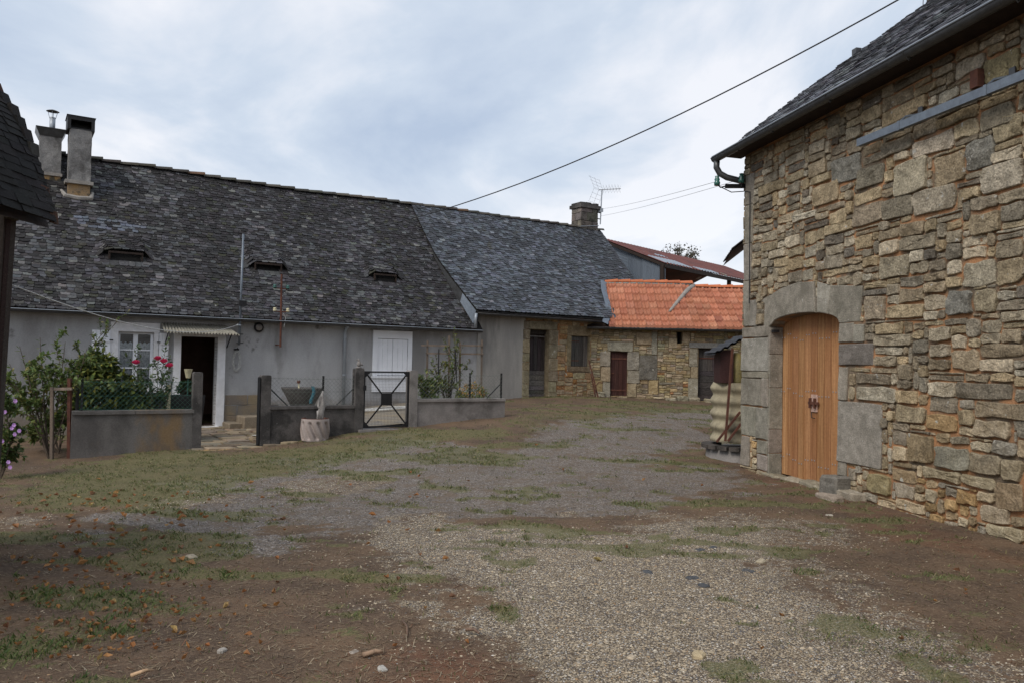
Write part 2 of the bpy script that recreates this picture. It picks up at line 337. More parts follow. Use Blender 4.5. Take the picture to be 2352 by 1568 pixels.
def zones(x, y):
    x = np.asarray(x, float); y = np.asarray(y, float)
    w = (fbm(x, y, .9, 11) - .5) + .5*(fbm(x, y, 3.2, 13) - .5)
    asph = S01(-.8, .7, sdist(P_ASPH, x, y) + w * 2.6)
    grav = S01(-.8, .7, sdist(P_GRAV, x, y) + w * 1.9)
    grav = np.maximum(grav, .52*S01(-.5, .5, sdist(P_MIX, x, y) + w * 2.2))
    gr = np.zeros(x.shape)
    for k, p in enumerate(P_GREEN): gr = np.maximum(gr, S01(-.5, .5, sdist(p, x, y) + (fbm(x, y, 1.1, 31) - .5) * 1.6) * (.75, 1.0, .5)[k])
    patch = fbm(x * .55 + y * .1, y * 1.5, 1.15, 51)
    tuft = S01(.565, .66, patch) * S01(2.5, 6.5, y)
    gr = np.maximum(gr, tuft * (.9 - .25 * grav))
    patch2 = fbm(x, y, 2.6, 71)
    gr = np.maximum(gr, S01(.62, .72, patch2) * .75)
    light = np.zeros(x.shape)
    for p in P_LIGHTG: light = np.maximum(light, S01(-.25, .25, sdist(p, x, y) + w * .8))
    grav = np.maximum(grav, light * .55)
    red = S01(-.4, .4, sdist(P_RED, x, y) + w)
    dry = S01(-.3, .3, sdist(P_DRY, x, y) + w)
    return asph * (1 - grav), grav, gr, np.maximum(red, dry * .55)
fx = np.concatenate([[-600,-300,-150,-80,-50,-35,-26,-20,-17,-15,-13.6], np.arange(-12.6, 9.0, .08), [9.6,10.5,12,14,17,22,30,45,80,150,300,600]])
fy = np.concatenate([[-600,-200,-80,-30,-12,-6,-3,-1.5,-.5], np.arange(.2, 10, .065), np.arange(10, 25, .1), [25.6,26.5,28,31,36,45,60,90,150,300,600]])
GXm, GYm = np.meshgrid(fx, fy)
inn = (GXm > -13) & (GXm < 9.2) & (GYm > 0) & (GYm < 25)
GZm = gz_np(GXm, GYm) + np.where(inn, (fbm(GXm, GYm, 1.3, 5) - .5) * .05 + (fbm(GXm, GYm, 6, 8) - .5) * .022, 0)
za, zg, zr, zd = zones(GXm, GYm)
GZm = GZm - np.where(inn, za * .012, 0) + np.where(inn, zr * .012, 0)
ny, nx = GXm.shape
me = bpy.data.meshes.new('ground')
vv = np.stack([GXm.ravel(), GYm.ravel(), GZm.ravel()], 1)
ii, jj = np.meshgrid(np.arange(nx - 1), np.arange(ny - 1)); q0 = (jj * nx + ii).ravel()
ff = np.stack([q0, q0 + 1, q0 + nx + 1, q0 + nx], 1)
me.vertices.add(len(vv)); me.vertices.foreach_set('co', vv.ravel())
me.loops.add(ff.size); me.loops.foreach_set('vertex_index', ff.ravel().astype(np.int32))
me.polygons.add(len(ff)); me.polygons.foreach_set('loop_start', np.arange(0, ff.size, 4, dtype=np.int32))
me.update(); me.validate()
za_ = me.attributes.new('zone', 'FLOAT_COLOR', 'POINT'); za_.data.foreach_set('color', np.stack([za.ravel(), zg.ravel(), zr.ravel(), zd.ravel()], 1).astype(np.float32).ravel())
me.polygons.foreach_set('use_smooth', np.ones(len(me.polygons), bool))
gm = bpy.data.materials.new('yard_ground'); gm.use_nodes = True
t = gm.node_tree; N = t.nodes; L = t.links.new; b = N['Principled BSDF']; b.inputs['Roughness'].default_value = .95; b.inputs['Specular IOR Level'].default_value = .2
pos = N.new('ShaderNodeNewGeometry').outputs['Position']
za2 = N.new('ShaderNodeAttribute'); za2.attribute_name = 'zone'; sp = N.new('ShaderNodeSeparateColor'); L(za2.outputs['Color'], sp.inputs[0])
def gno(sc, det=5, ro=.6):
    n = N.new('ShaderNodeTexNoise'); n.inputs['Scale'].default_value = sc; n.inputs['Detail'].default_value = det; n.inputs['Roughness'].default_value = ro; L(pos, n.inputs[0]); return n.outputs[0]
def gra(src, a, bb):
    n = N.new('ShaderNodeMapRange'); n.interpolation_type = 'SMOOTHSTEP'; n.inputs[1].default_value = a; n.inputs[2].default_value = bb; L(src, n.inputs[0]); return n.outputs[0]
def gmx(f, a, bb, bt='MIX'):
    n = N.new('ShaderNodeMix'); n.data_type = 'RGBA'; n.blend_type = bt
    if isinstance(f, (int, float)): n.inputs[0].default_value = f
    else: L(f, n.inputs[0])
    for i, q in ((6, a), (7, bb)):
        if isinstance(q, tuple): n.inputs[i].default_value = (*q, 1)
        else: L(q, n.inputs[i])
    return n.outputs[2]
def gma(op, a, bb):
    n = N.new('ShaderNodeMath'); n.operation = op
    for i, q in ((0, a), (1, bb)):
        if isinstance(q, (int, float)): n.inputs[i].default_value = q
        else: L(q, n.inputs[i])
    return n.outputs[0]
def vor(sc):
    n = N.new('ShaderNodeTexVoronoi'); n.inputs['Scale'].default_value = sc; L(pos, n.inputs[0]); return n
nbig = gno(1.6, 6); nmid = gno(9, 6, .65); nfine = gno(70, 5, .7); nstraw = gno(38, 6, .75)
soil = gmx(gra(nbig, .35, .65), (.150,.098,.062), (.092,.063,.044))
soil = gmx(gma('MULTIPLY', gra(nstraw, .50, .68), .75), soil, (.25,.185,.12))
soil = gmx(gma('MULTIPLY', gra(nfine, .56, .66), .7), soil, (.035,.027,.023))
soil = gmx(gma('MULTIPLY', gra(za2.outputs['Alpha'], .2, .9), gma('ADD', gma('MULTIPLY', nmid, .9), .05)), soil, (.19,.082,.045))
v1 = vor(95); v2 = vor(80); vc = N.new('ShaderNodeSeparateColor'); L(v1.outputs['Color'], vc.inputs[0]); vc2 = N.new('ShaderNodeSeparateColor'); L(v2.outputs['Color'], vc2.inputs[0])
asp = gmx(gra(gno(24, 5, .7), .36, .64), (.122,.100,.083), (.212,.180,.148))
asp = gmx(gra(vc2.outputs[0], .80, .95), asp, (.36,.33,.31)); asp = gmx(gra(vc2.outputs[1], .74, .95), asp, (.055,.05,.052))
asp = gmx(gma('MULTIPLY', gra(gno(3.2, 6, .7), .45, .66), .75), asp, (.145,.105,.072))
gv = gmx(vc.outputs[0], (.215,.165,.11), (.52,.43,.305)); gv = gmx(gra(vc.outputs[1], .8, .95), gv, (.60,.57,.52)); gv = gmx(gra(vc.outputs[2], .78, .9), gv, (.12,.12,.13))
gv = gmx(gra(v1.outputs['Distance'], .38, .62), gv, (.10,.078,.058)); gv = gmx(gma('MULTIPLY', gra(nmid, .52, .68), .55), gv, (.12,.09,.066))
grs = gmx(gra(nstraw, .38, .62), (.105,.120,.040), (.19,.165,.08)); grs = gmx(gra(nfine, .5, .62), grs, (.035,.04,.018))
def wob(src, a, amt=.8):
    return gra(gma('ADD', src, gma('MULTIPLY', gma('SUBTRACT', a, .5), amt)), .38, .62)
col = gmx(wob(sp.outputs[0], gno(4.5, 7, .72), 1.5), soil, asp)
col = gmx(wob(sp.outputs[1], nmid, 1.5), col, gv)
col = gmx(gma('MULTIPLY', wob(sp.outputs[2], gno(14, 7, .75), 1.7), .66), col, grs)
col = gmx(gma('MULTIPLY', gra(gno(.55, 4), .45, .7), .22), col, (.06,.05,.045))
L(col, b.inputs['Base Color'])
bp = N.new('ShaderNodeBump'); bp.inputs['Strength'].default_value = .55; bp.inputs['Distance'].default_value = .02
hh = gma('ADD', gma('MULTIPLY', nfine, .6), gma('ADD', gma('MULTIPLY', nmid, .8), gma('MULTIPLY', v1.outputs['Distance'], -.5)))
L(hh, bp.inputs['Height']); L(bp.outputs[0], b.inputs['Normal'])
me.materials.append(gm)
go = bpy.data.objects.new('ground', me); COL.objects.link(go); tag(go, 'worn farmyard of grey track, pale gravel, brown soil and grass patches', None, None, 'structure')

# ------------------------------------------------------------------ stone and slate builders
def rect_stone(ua, va, ub, vb, gap, rng, rag=.012, cut=.03, skew=0):
    w, h = ub - ua, vb - va; g = gap; sk = lambda: skew*rng.random()**2*min(w, h)
    ua += g; va += g; ub -= g; vb -= g
    c = min(cut, .3 * min(w, h)); pts = []
    cs = [(ua+sk(), va+sk()), (ub-sk(), va+sk()), (ub-sk(), vb-sk()), (ua+sk(), vb-sk())]
    for i in range(4):
        x0, y0 = cs[i]; x1, y1 = cs[(i + 1) % 4]; dx, dy = x1 - x0, y1 - y0; Ln = math.hypot(dx, dy)
        if Ln < 1e-6: continue
        k0 = c * rng.uniform(.3, 1.1) / Ln; k1 = 1 - c * rng.uniform(.3, 1.1) / Ln
        nn = 3 if Ln < .22 else 4
        for j in range(nn):
            t_ = k0 + (k1 - k0) * j / (nn - 1); r_ = rag * rng.uniform(-1, .9) * min(1, Ln / .15)
            pts.append((x0 + dx * t_ + dy / Ln * -r_, y0 + dy * t_ + dx / Ln * r_))
    return pts
def inset(poly, d):
    n = len(poly); o = []
    for i in range(n):
        p0, p, p1 = poly[i-1], poly[i], poly[(i+1) % n]
        ax, ay = p[0]-p0[0], p[1]-p0[1]; bx, by = p1[0]-p[0], p1[1]-p[1]
        la, lb = math.hypot(ax, ay) or 1e-9, math.hypot(bx, by) or 1e-9
        nx_, ny_ = -(ay/la + by/lb), ax/la + bx/lb; ln = math.hypot(nx_, ny_) or 1e-9
        k = min(1.6, 2 / max(ln, .4)); o.append((p[0] + nx_/ln*d*k*.9, p[1] + ny_/ln*d*k*.9))
    return o
def stone_geo(F, poly, out, rng, rough=.012, bev=.016, back=-.04, flat=False, tilt=.05):
    n = len(poly); cu_ = sum(p[0] for p in poly)/n; cv_ = sum(p[1] for p in poly)/n
    sz = min(max(p[0] for p in poly)-min(p[0] for p in poly), max(p[1] for p in poly)-min(p[1] for p in poly))
    bev = min(bev, sz * .2); p2 = inset(poly, bev); tx, ty = rng.uniform(-tilt, tilt), rng.uniform(-tilt, tilt); s0 = rng.uniform(0, 50)
    def nz(u, v, a): return out + a * fnoise(u*9+s0, v*9, 3) + (u-cu_)*tx + (v-cv_)*ty
    vs = [F.p(u, v, back) for u, v in poly] + [F.p(u, v, nz(u, v, rough) - bev*.9) for u, v in poly] + [F.p(u, v, nz(u, v, rough)) for u, v in p2]
    fs = [(k*n+i, k*n+(i+1) % n, (k+1)*n+(i+1) % n, (k+1)*n+i) for k in range(2) for i in range(n)]
    if flat: fs.append(tuple(range(2*n, 3*n)))
    else:
        p3 = [(cu_+(u-cu_)*.52, cv_+(v-cv_)*.52) for u, v in p2]
        vs += [F.p(u, v, nz(u, v, rough*1.5) + rng.uniform(-1, 1)*rough*.55) for u, v in p3] + [F.p(cu_, cv_, nz(cu_, cv_, rough*2))]
        fs += [(2*n+i, 2*n+(i+1) % n, 3*n+(i+1) % n, 3*n+i) for i in range(n)] + [(3*n+i, 3*n+(i+1) % n, 4*n) for i in range(n)]
    return vs, fs
def ccw(poly):
    a = sum(poly[i-1][0]*poly[i][1]-poly[i][0]*poly[i-1][1] for i in range(len(poly)))
    return poly if a > 0 else poly[::-1]
def inpoly(poly, u, v):
    c = False
    for i in range(len(poly)):
        x0, y0 = poly[i-1]; x1, y1 = poly[i]
        if (y0 > v) != (y1 > v) and u < x0 + (v-y0)/(y1-y0)*(x1-x0): c = not c
    return c
def rubble(u0, u1, v0, v1, cu, cv, blocked, sizes, rng):
    nu, nv = int((u1-u0)/cu), int((v1-v0)/cv); occ = [[False]*nu for _ in range(nv)]
    for j in range(nv):
        for i in range(nu):
            u, v = u0+(i+.5)*cu, v0+(j+.5)*cv
            if any(b(u, v) for b in blocked): occ[j][i] = True
    res = []
    for j in range(nv):
        i = 0
        while i < nu:
            if occ[j][i]: i += 1; continue
            w, h = rng.choice(sizes(u0+i*cu, v0+j*cv))
            w = max(1, w + rng.choice((-1, 0, 0, 1))); k = 1
            while k < w and i+k < nu and not occ[j][i+k]: k += 1
            if i+k < nu and not occ[j][i+k] and (i+k+1 >= nu or occ[j][i+k+1]): k += 1   # no one-cell slivers
            w = k; hh_ = 1
            while hh_ < h and j+hh_ < nv and all(not occ[j+hh_][i+q] for q in range(w)): hh_ += 1
            for jj_ in range(hh_):
                for q in range(w): occ[j+jj_][i+q] = True
            res.append((u0+i*cu, v0+j*cv, u0+(i+w)*cu, v0+(j+hh_)*cv)); i += w
    return res
def px_area(vs):
    q = [proj(v) for v in vs]; xs = [a[0] for a in q]; ys = [a[1] for a in q]
    if max(xs) < 0 or min(xs) > 2352 or max(ys) < 0 or min(ys) > 1568: return 0
    return (max(xs)-min(xs))*(max(ys)-min(ys))
def emit(pieces, single, joined, mat, parent, limit=300, smooth=False, hide=None):
    """the pieces that show largest become objects of their own, the rest one part"""
    sc = []
    for k, (vs, fs, c) in enumerate(pieces):
        a = px_area(vs)
        if hide and a > 0:
            q = proj(vs[0]); 
            if hide(*q): a = 0
        sc.append((a, k))
    sc.sort(reverse=True); rest = MB(); n = 0
    for a, k in sc:
        vs, fs, c = pieces[k]
        if n < limit and a > 0:
            MB().add(vs, fs, c).build(single, mat, parent, smooth, sharp=30 if smooth else 0); n += 1
        else: rest.add(vs, fs, c)
    if rest.f: rest.build(joined, mat, parent, smooth, kind='stuff', sharp=30 if smooth else 0)
def slates(S, u0f, u1f, Ln, e, wr, tint, rng, lift=.022, over=2.0, gate=None, chamf=.3):
    """slates laid in rows over the surface S(u, s, sref)"""
    res = []; row = 0; s = 0.0
    while s < Ln:
        ua, ub = u0f(s), u1f(s); u = ua - rng.uniform(0, wr[1])
        while u < ub:
            w = rng.uniform(*wr); a, b_ = max(u, ua), min(u+w, ub); u += w
            if b_ - a < .04: continue
            if gate and not gate((a+b_)/2, s): continue
            s0 = s + rng.uniform(-.012, .012); s1 = min(s0 + e*over, Ln+.02); g = .003; a += g; b_ -= g
            mid = (a+b_)/2; P0 = S(mid, s0, s); Pu = S(mid+.05, s0, s); Ps = S(mid, s0+.05, s)
            nn = (Pu-P0).cross(Ps-P0).normalized(); nn = nn if nn.z > 0 else -nn
            l = lift*rng.uniform(.7, 1.5); tl = rng.uniform(-.004, .004); c = (b_-a)*chamf*rng.uniform(.35, 1); ce = e*rng.uniform(.15, .4)
            top = [S(a, s1, s)+nn*.002, S(b_, s1, s)+nn*.002, S(b_, s0+ce, s)+nn*(l*.9+tl), S(b_-c, s0, s)+nn*(l+tl), S(a+c, s0, s)+nn*(l-tl), S(a, s0+ce, s)+nn*(l*.9-tl)]
            bot = [q-nn*(l*.75) for q in top[2:]]
            res.append((top+bot, [(0, 5, 4, 3, 2, 1), (2, 3, 7, 6), (3, 4, 8, 7), (4, 5, 9, 8)], tint(mid, s, rng)))
        s += e * rng.uniform(.93, 1.07); row += 1
    return res
def wall_holes(mb, F, u0, u1, v0, v1, holes, thick, nu=1):
    us = sorted({u0, u1, *[h[0] for h in holes], *[h[1] for h in holes]}); vs = sorted({v0, v1, *[h[2] for h in holes], *[h[3] for h in holes]})
    for i in range(len(us)-1):
        for j in range(len(vs)-1):
            a, b_, c, d = us[i], us[i+1], vs[j], vs[j+1]; mu, mv = (a+b_)/2, (c+d)/2
            if any(h[0] < mu < h[1] and h[2] < mv < h[3] for h in holes): continue
            mb.add([F.p(a, c), F.p(b_, c), F.p(b_, d), F.p(a, d)], [(0, 1, 2, 3)])
    for h in holes:
        a, b_, c, d = h[:4]; q = [(a, c), (b_, c), (b_, d), (a, d)]
        for k in range(4):
            (x0, y0), (x1, y1) = q[k], q[(k+1) % 4]
            mb.add([F.p(x0, y0), F.p(x1, y1), F.p(x1, y1, -thick), F.p(x0, y0, -thick)], [(0, 1, 2, 3)])
    return mb
def gutter(name, mat, parent, p0, p1, r, outward, sag=0, n=1):
    p0, p1 = Vector(p0), Vector(p1); t_ = (p1-p0).normalized(); o_ = Vector(outward); mb = MB()
    def f(i, j):
        th = math.pi*(1+j); th2 = math.pi + math.pi*j
        c = p0+(p1-p0)*i + Vector((0, 0, -sag*4*i*(1-i)))
        return c + o_*(math.cos(th2)*r) + Vector((0, 0, math.sin(th2)*r))
    mb.grid(f, max(2, int((p1-p0).length)), 8)
    def f2(i, j):
        th2 = math.pi + math.pi*j; c = p0+(p1-p0)*i + Vector((0, 0, -sag*4*i*(1-i)))
        return c + o_*(math.cos(th2)*(r-.006)) + Vector((0, 0, math.sin(th2)*(r-.006)+.002))
    mb.grid(f2, max(2, int((p1-p0).length)), 8)
    mb.tube([p0+o_*r, p1+o_*r] if not sag else [p0+(p1-p0)*(k/6)+o_*r+Vector((0, 0, -sag*4*(k/6)*(1-k/6))) for k in range(7)], r*.12, 6)
    # closed end
    mb.add([p0+o_*(math.cos(math.pi+math.pi*j/8)*r)+Vector((0, 0, math.sin(math.pi+math.pi*j/8)*r)) for j in range(9)], [tuple(range(9))])
    return mb.build(name, mat, parent, True)
# ------------------------------------------------------------------ farmhouse
DH = 3.4
OV = .28                                             # eave overhang
he_u0, he_v = HF.px(565, 737, OV)[0], HF.px(565, 737, OV)[1]
EV = (HF.px(60, 707, OV)[1] + HF.px(1000, 757, OV)[1]) / 2 + .03      # eave height
RIDF = HF.shift(-DH)
RV = (RIDF.px(300, 384)[1] + RIDF.px(900, 457)[1]) / 2                # ridge height
U_STEP = HF.px(1092, 745, OV)[0]
U_L = -8.5
U_END = RIDF.px(1372, 545)[0]                        # right gable of the annexe
farm = thing('farmhouse', 'long low grey-rendered farmhouse with mottled old slate roof and two roughcast chimneys', 'house', HF.p(0, 0))
SLf = math.hypot(DH+OV, RV-EV)
VENTS = []
def S_farm0(u, s):
    h = s/SLf; z = EV + (RV-EV)*h - .16*4*h*(1-h)*.5; z += .035*fnoise(u*.45, s*.5, 1) - .05*math.exp(-((u-2.5)/2.6)**2)*h
    return HF.p(u, z, OV - (DH+OV)*h)
def bump_v(u, s, sref):
    r = 0
    for (uc, sv, hw, ht, ln) in VENTS:
        if sref < sv-.005 or s > sv+ln: continue
        d = abs(u-uc); r = max(r, ht*(1-(s-sv)/ln)*(1 if d < hw else 1-sstep(hw, hw+.22, d)))
    return r
VN = (HF.N*(RV-EV)+Vector((0, 0, 1))*(DH+OV)).normalized()
def S_farm(u, s, sref=None): return S_farm0(u, s) + Vector((0, 0, 1))*bump_v(u, s, s if sref is None else sref)
def roof_hit(px, py):
    r = ray(px, py); O = HF.p(0, EV, OV); q = EYE + r*((O-EYE).dot(VN)/r.dot(VN)); d = q-O
    sl = (HF.N*-(DH+OV)+Vector((0, 0, RV-EV))).normalized()
    return d.dot(HF.U), d.dot(sl)
for (xa, xb, y) in ((250, 327, 588), (585, 645, 611), (860, 908, 637)):
    a, s_ = roof_hit(xa, y); b2, _ = roof_hit(xb, y)
    VENTS.append(((a+b2)/2, s_, (b2-a)/2, .20, .95))
roofF = MB().grid(lambda i, j: S_farm0(U_L+(U_STEP+.25-U_L)*i, SLf*j)-VN*.03, 40, 12).build('roof', M['under'], farm, True)
PAL_OLD = [(.52, (.030,.030,.034)), (.27, (.075,.078,.088)), (.14, (.135,.145,.165)), (.06, (.21,.215,.21)), (.01, (.17,.15,.09))]
def tint_old(u, s, rng):
    k = 1.1*fnoise(u*.8, s*.28, 9)+.7*fnoise(u*2.1, s*1.6, 4)
    low = 1-s/SLf; br = sstep(3.5, -2, u)
    pal = [(max(.12, .52-k*.35-low*.14), tuple(x*(1-.12*br) for x in (.026,.0235,.0235))), (.32, (.050,.047,.047+.004*(1-br))), (max(.03, .12+k*.18+low*.10), (.084,.084,.089)), (max(.01, .035+k*.06), (.145,.142,.134)), (max(0, .05-k*.12), (.042,.042,.028))]
    if -2.35 < u < -.75 and 2.75 < s < 3.15 and rng.random() < .55: return vcol((.125,.138,.165), .2, rng)
    return vcol(pick(pal, rng), .25, rng)
rs = random.Random(21)
vgate = lambda u, s: not any(abs(u-uc) < hw*.96 and sv-.13 < s < sv-.005 for (uc, sv, hw, ht, ln) in VENTS)
chim_hide = lambda x, y: x < 34 or (x < 132 and y < 520)
emit(slates(S_farm, lambda s: U_L, lambda s: U_STEP + .02 - .0*s, SLf, .094, (.10, .20), tint_old, rs, gate=vgate), 'slate', 'slate_covering', M['slate'], roofF, hide=chim_hide)
# roof vents: dark opening, side cheeks, lintel board
for (uc, sv, hw, ht, ln) in VENTS:
    v = MB(); p = S_farm0(uc, sv); 
    for sg in (-1, 1):
        a = S_farm0(uc+sg*hw, sv)
        v.add([a-VN*.02, S_farm0(uc+sg*hw, sv+ln)-VN*.02, a+Vector((0, 0, ht))], [(0, 1, 2)])
    ins = HF.N*-.25
    a0, a1 = S_farm0(uc-hw, sv)+ins, S_farm0(uc+hw, sv)+ins
    v.add([a0-Vector((0,0,.05)), a1-Vector((0,0,.05)), a1+Vector((0, 0, ht+.2)), a0+Vector((0, 0, ht+.2))], [(0, 1, 2, 3)])
    vo = v.build('roof_vent', M['under'], roofF)
    MB().box(S_farm0(uc, sv)+Vector((0, 0, ht-.035))+HF.N*.01, HF.U, HF.N, (0, 0, 1), hw*1.02, .03, .022).build('lintel_board', M['darkwood'], vo)
    for sg in (-1, 1): MB().box(S_farm0(uc+sg*hw*.97, sv)+Vector((0, 0, ht*.42)), HF.U, HF.N, (0, 0, 1), .018, .03, ht*.42).build('cheek', M['darkwood'], vo)
# ridge tiles
k = 0; u = U_L
while u < U_END-.1:
    p0 = RIDF.p(u, 0); z = S_farm0(u+.2, SLf).z
    q = Vector((p0.x, p0.y, z+.0+.03*fnoise(u*1.7, 3)))
    tt = HF.U*.43 + Vector((0, 0, .02)); mb = MB()
    mb.grid(lambda i, j: q + tt*i + HF.N*(math.cos(math.pi*j)*(.115+.012*i)) + Vector((0, 0, -.03+math.sin(math.pi*j)*(.075+.015*i))), 3, 8, vcol(pick([(.6, (.075,.070,.062)), (.3, (.11,.10,.085)), (.06, (.15,.09,.06))]), .25))
    if u > -6: mb.build('ridge_tile', M['flag'], roofF, True)
    u += .40
# walls
def pxr(F, x0, y0, x1, y1, n=0):
    a = F.px(x0, (y0+y1)/2, n); b2 = F.px(x1, (y0+y1)/2, n); c = F.px((x0+x1)/2, y1, n); d = F.px((x0+x1)/2, y0, n)
    return a[0], b2[0], c[1], d[1]
U_A0x = HF.px(1098, 745, 0)[0]+.06
W_WIN = pxr(HF, 270, 762, 352, 886); W_DOOR = pxr(HF, 413, 773, 497, 978); W_SH = pxr(HF, 866, 778, 936, 862)
VT = EV + (RV-EV)*(OV/(DH+OV)) - .06
wm = MB(); wall_holes(wm, HF, U_L, U_A0x, -.6, VT, [W_WIN, W_DOOR, W_SH], .32)
wallF = wm.build('wall', M['plaster'], farm)
# gables, back wall
bk = MB()
for uu in (U_L,):
    bk.add([HF.p(uu, -.6, 0), HF.p(uu, VT, 0), HF.p(uu, RV-.08, -DH), HF.p(uu, VT, -2*DH), HF.p(uu, -.6, -2*DH)], [(0, 1, 2, 3, 4)])
bk.add([HF.p(U_L, -.6, -2*DH), HF.p(U_END, -.6, -2*DH), HF.p(U_END, VT, -2*DH), HF.p(U_L, VT, -2*DH)], [(0, 1, 2, 3)])
bk.add([HF.p(U_L-.1, RV-.03, -DH), HF.p(U_END, RV-.03, -DH), HF.p(U_END, EV, -2*DH-OV), HF.p(U_L-.1, EV, -2*DH-OV)], [(0, 1, 2, 3)])
bk.build('rear_shell', M['plaster_low'], farm)
fl = MB(); fl.add([HF.p(U_L, .03, -.02), HF.p(U_END, .03, -.02), HF.p(U_END, .03, -2*DH), HF.p(U_L, .03, -2*DH)], [(0, 1, 2, 3)]); 
fl.add([HF.p(U_L, 2.5, -.33), HF.p(U_END, 2.5, -.33), HF.p(U_END, 2.5, -2*DH), HF.p(U_L, 2.5, -2*DH)], [(0, 1, 2, 3)]); fl.build('interior_floor', M['dark'], farm)
MB().fbox(HF, U_L, U_END, 0, 2.5, -3.1, -3.0).build('inner_wall', M['dark'], farm)
# damp base course of exposed blocks right of the door
ub0, ub1 = HF.px(516, 930)[0], HF.px(640, 930)[0]
uu = ub0; rs2 = random.Random(4)
for rj in range(3):
    vv0 = .04+rj*.235; uu = ub0 + (.0 if rj % 2 else -.0)
    while uu < ub1-.1-rj*.25:
        w_ = .5 if not (uu == ub0 and rj % 2) else .27
        ps = rect_stone(uu, vv0, min(uu+w_, ub1), vv0+.235, .006, rs2, .004, .01)
        MB().add(*stone_geo(HF, ps, .012, rs2, .002, .006, -.02, True), vcol((.95,.9,.85), .12, rs2)).build('block', M['plaster_low'], wallF); uu += w_
# eave boards + gutter
MB().add([HF.p(U_L, VT-.03, -.01), HF.p(U_STEP+.05, VT-.03, -.01), HF.p(U_STEP+.05, EV-.015, OV-.01), HF.p(U_L, EV-.015, OV-.01)], [(0, 1, 2, 3)]).build('soffit', M['darkwood'], farm)
uk = HF.px(800, 748, OV)[0]
g1 = gutter('gutter', M['zinc_dark'], farm, HF.p(U_L, EV-.015, OV+.05), HF.p(uk, EV-.03, OV+.05), .055, HF.N)
g2 = gutter('gutter', M['zinc_dark'], farm, HF.p(U_STEP+.18, EV-.04, OV+.05), HF.p(uk, EV-.04, OV+.05), .06, HF.N)
MB().tube([HF.p(U_L, EV-.012, OV+.107), HF.p(uk, EV-.027, OV+.107), HF.p(U_STEP+.18, EV-.037, OV+.112)], .009, 6).build('gutter_bead', M['zinc'], farm)
# downpipe
ud = HF.px(789, 830)[0]
dp = MB().tube([HF.p(ud, EV-.05, OV+.03), HF.p(ud, EV-.14, .10), HF.p(ud, EV-.3, .06), HF.p(ud, HF.px(789, 928)[1], .06)], .042, 10).build('downpipe', M['zinc'], farm, True)
for yy in (775, 860): MB().tube([HF.p(ud, HF.px(789, yy)[1]-.015, .06), HF.p(ud, HF.px(789, yy)[1]+.015, .06)], .05, 10).build('clamp', M['zinc'], dp)
# window
win = MB(); a, b2, c, d = W_WIN
sx = pxr(HF, 254, 741, 367, 762)
win.fbox(HF, sx[0], sx[1], d, sx[3], -.1, .03); win.fbox(HF, sx[0], a, c-.02, d, -.1, .028); win.fbox(HF, b2, sx[1]-.02, c-.02, d, -.1, .028)
sl = pxr(HF, 300, 886, 380, 905); win.fbox(HF, sx[0]-.05, sl[1], sl[2], c, -.2, .07)
wo = win.build('window', M['whitewash'], farm)
fr = MB(); t_ = .05; n0, n1 = -.16, -.10
for (x0, x1, y0, y1) in ((a, a+t_, c, d), (b2-t_, b2, c, d), (a+t_, b2-t_, c, c+t_), (a+t_, b2-t_, d-t_, d), ((a+b2)/2-.045, (a+b2)/2+.045, c+t_, d-t_)): fr.fbox(HF, x0, x1, y0, y1, n0, n1)
for sgn in (0, 1):
    xa, xb = (a+t_, (a+b2)/2-.045) if sgn == 0 else ((a+b2)/2+.045, b2-t_)
    for q in (1/3, 2/3): fr.fbox(HF, xa, xb, c+(d-c)*q-.014, c+(d-c)*q+.014, n0+.01, n1-.01)
fr.build('frame', M['white'], wo)
for sgn in (0, 1):
    xa, xb = (a+t_, (a+b2)/2-.045) if sgn == 0 else ((a+b2)/2+.045, b2-t_)
    for q in range(3):
        MB().add([HF.p(xa, c+(d-c)*q/3+.015, -.122), HF.p(xb, c+(d-c)*q/3+.015, -.122), HF.p(xb, c+(d-c)*(q+1)/3-.015, -.122), HF.p(xa, c+(d-c)*(q+1)/3-.015, -.122)], [(0, 1, 2, 3)]).build('pane', M['glass'], wo)
# lace curtains hang just inside the panes
MB().grid(lambda i, j: HF.p(a+t_+(b2-a-2*t_)*i, c+.05+(d-c-.28)*j + (.02*math.sin(i*40) if j > .95 else 0), -.175+.004*math.sin(i*70)), 60, 4).build('curtain', M['curtain'], wo)
def plank_shutter(name, u0, u1, v0, v1, n, parent, nb, zdir=1, mat='white'):
    s_ = MB().fbox(HF, u0, u1, v0, v1, n, n+.004).build(name, M[mat], parent)
    w_ = (u1-u0)/nb
    for i in range(nb): MB().fbox(HF, u0+i*w_+.003, u0+(i+1)*w_-.003, v0, v1, n+.004, n+.026).build('plank', M[mat], s_)
    for vv_ in (v0+.16, v1-.2): MB().fbox(HF, u0+.01, u1-.01, vv_-.045, vv_+.045, n+.026, n+.05).build('batten', M[mat], s_)
    x0, x1 = (u0+.03, u1-.03) if zdir > 0 else (u1-.03, u0+.03)
    A, B = HF.p(x0, v0+.22, n+.037), HF.p(x1, v1-.26, n+.037); dd = (B-A).normalized()
    MB().box((A+B)/2, dd, HF.N, dd.cross(HF.N), (B-A).length/2, .012, .04).build('brace', M[mat], s_)
    for vv_ in (v0+.16, v1-.2): MB().fbox(HF, (u1-.02 if zdir < 0 else u0-.05), (u1+.05 if zdir < 0 else u0+.02), vv_-.012, vv_+.012, n+.05, n+.058).build('hinge', M['black'], s_)
    return s_
lsx = pxr(HF, 209, 758, 254, 884); plank_shutter('shutter', lsx[0], lsx[1]-.02, c-.02, lsx[3], .03, farm, 4, -1)
rsx = pxr(HF, 358, 765, 382, 880); plank_shutter('shutter', sx[1]-.01, rsx[1]+.03, c-.02, rsx[3], .035, farm, 3, 1)
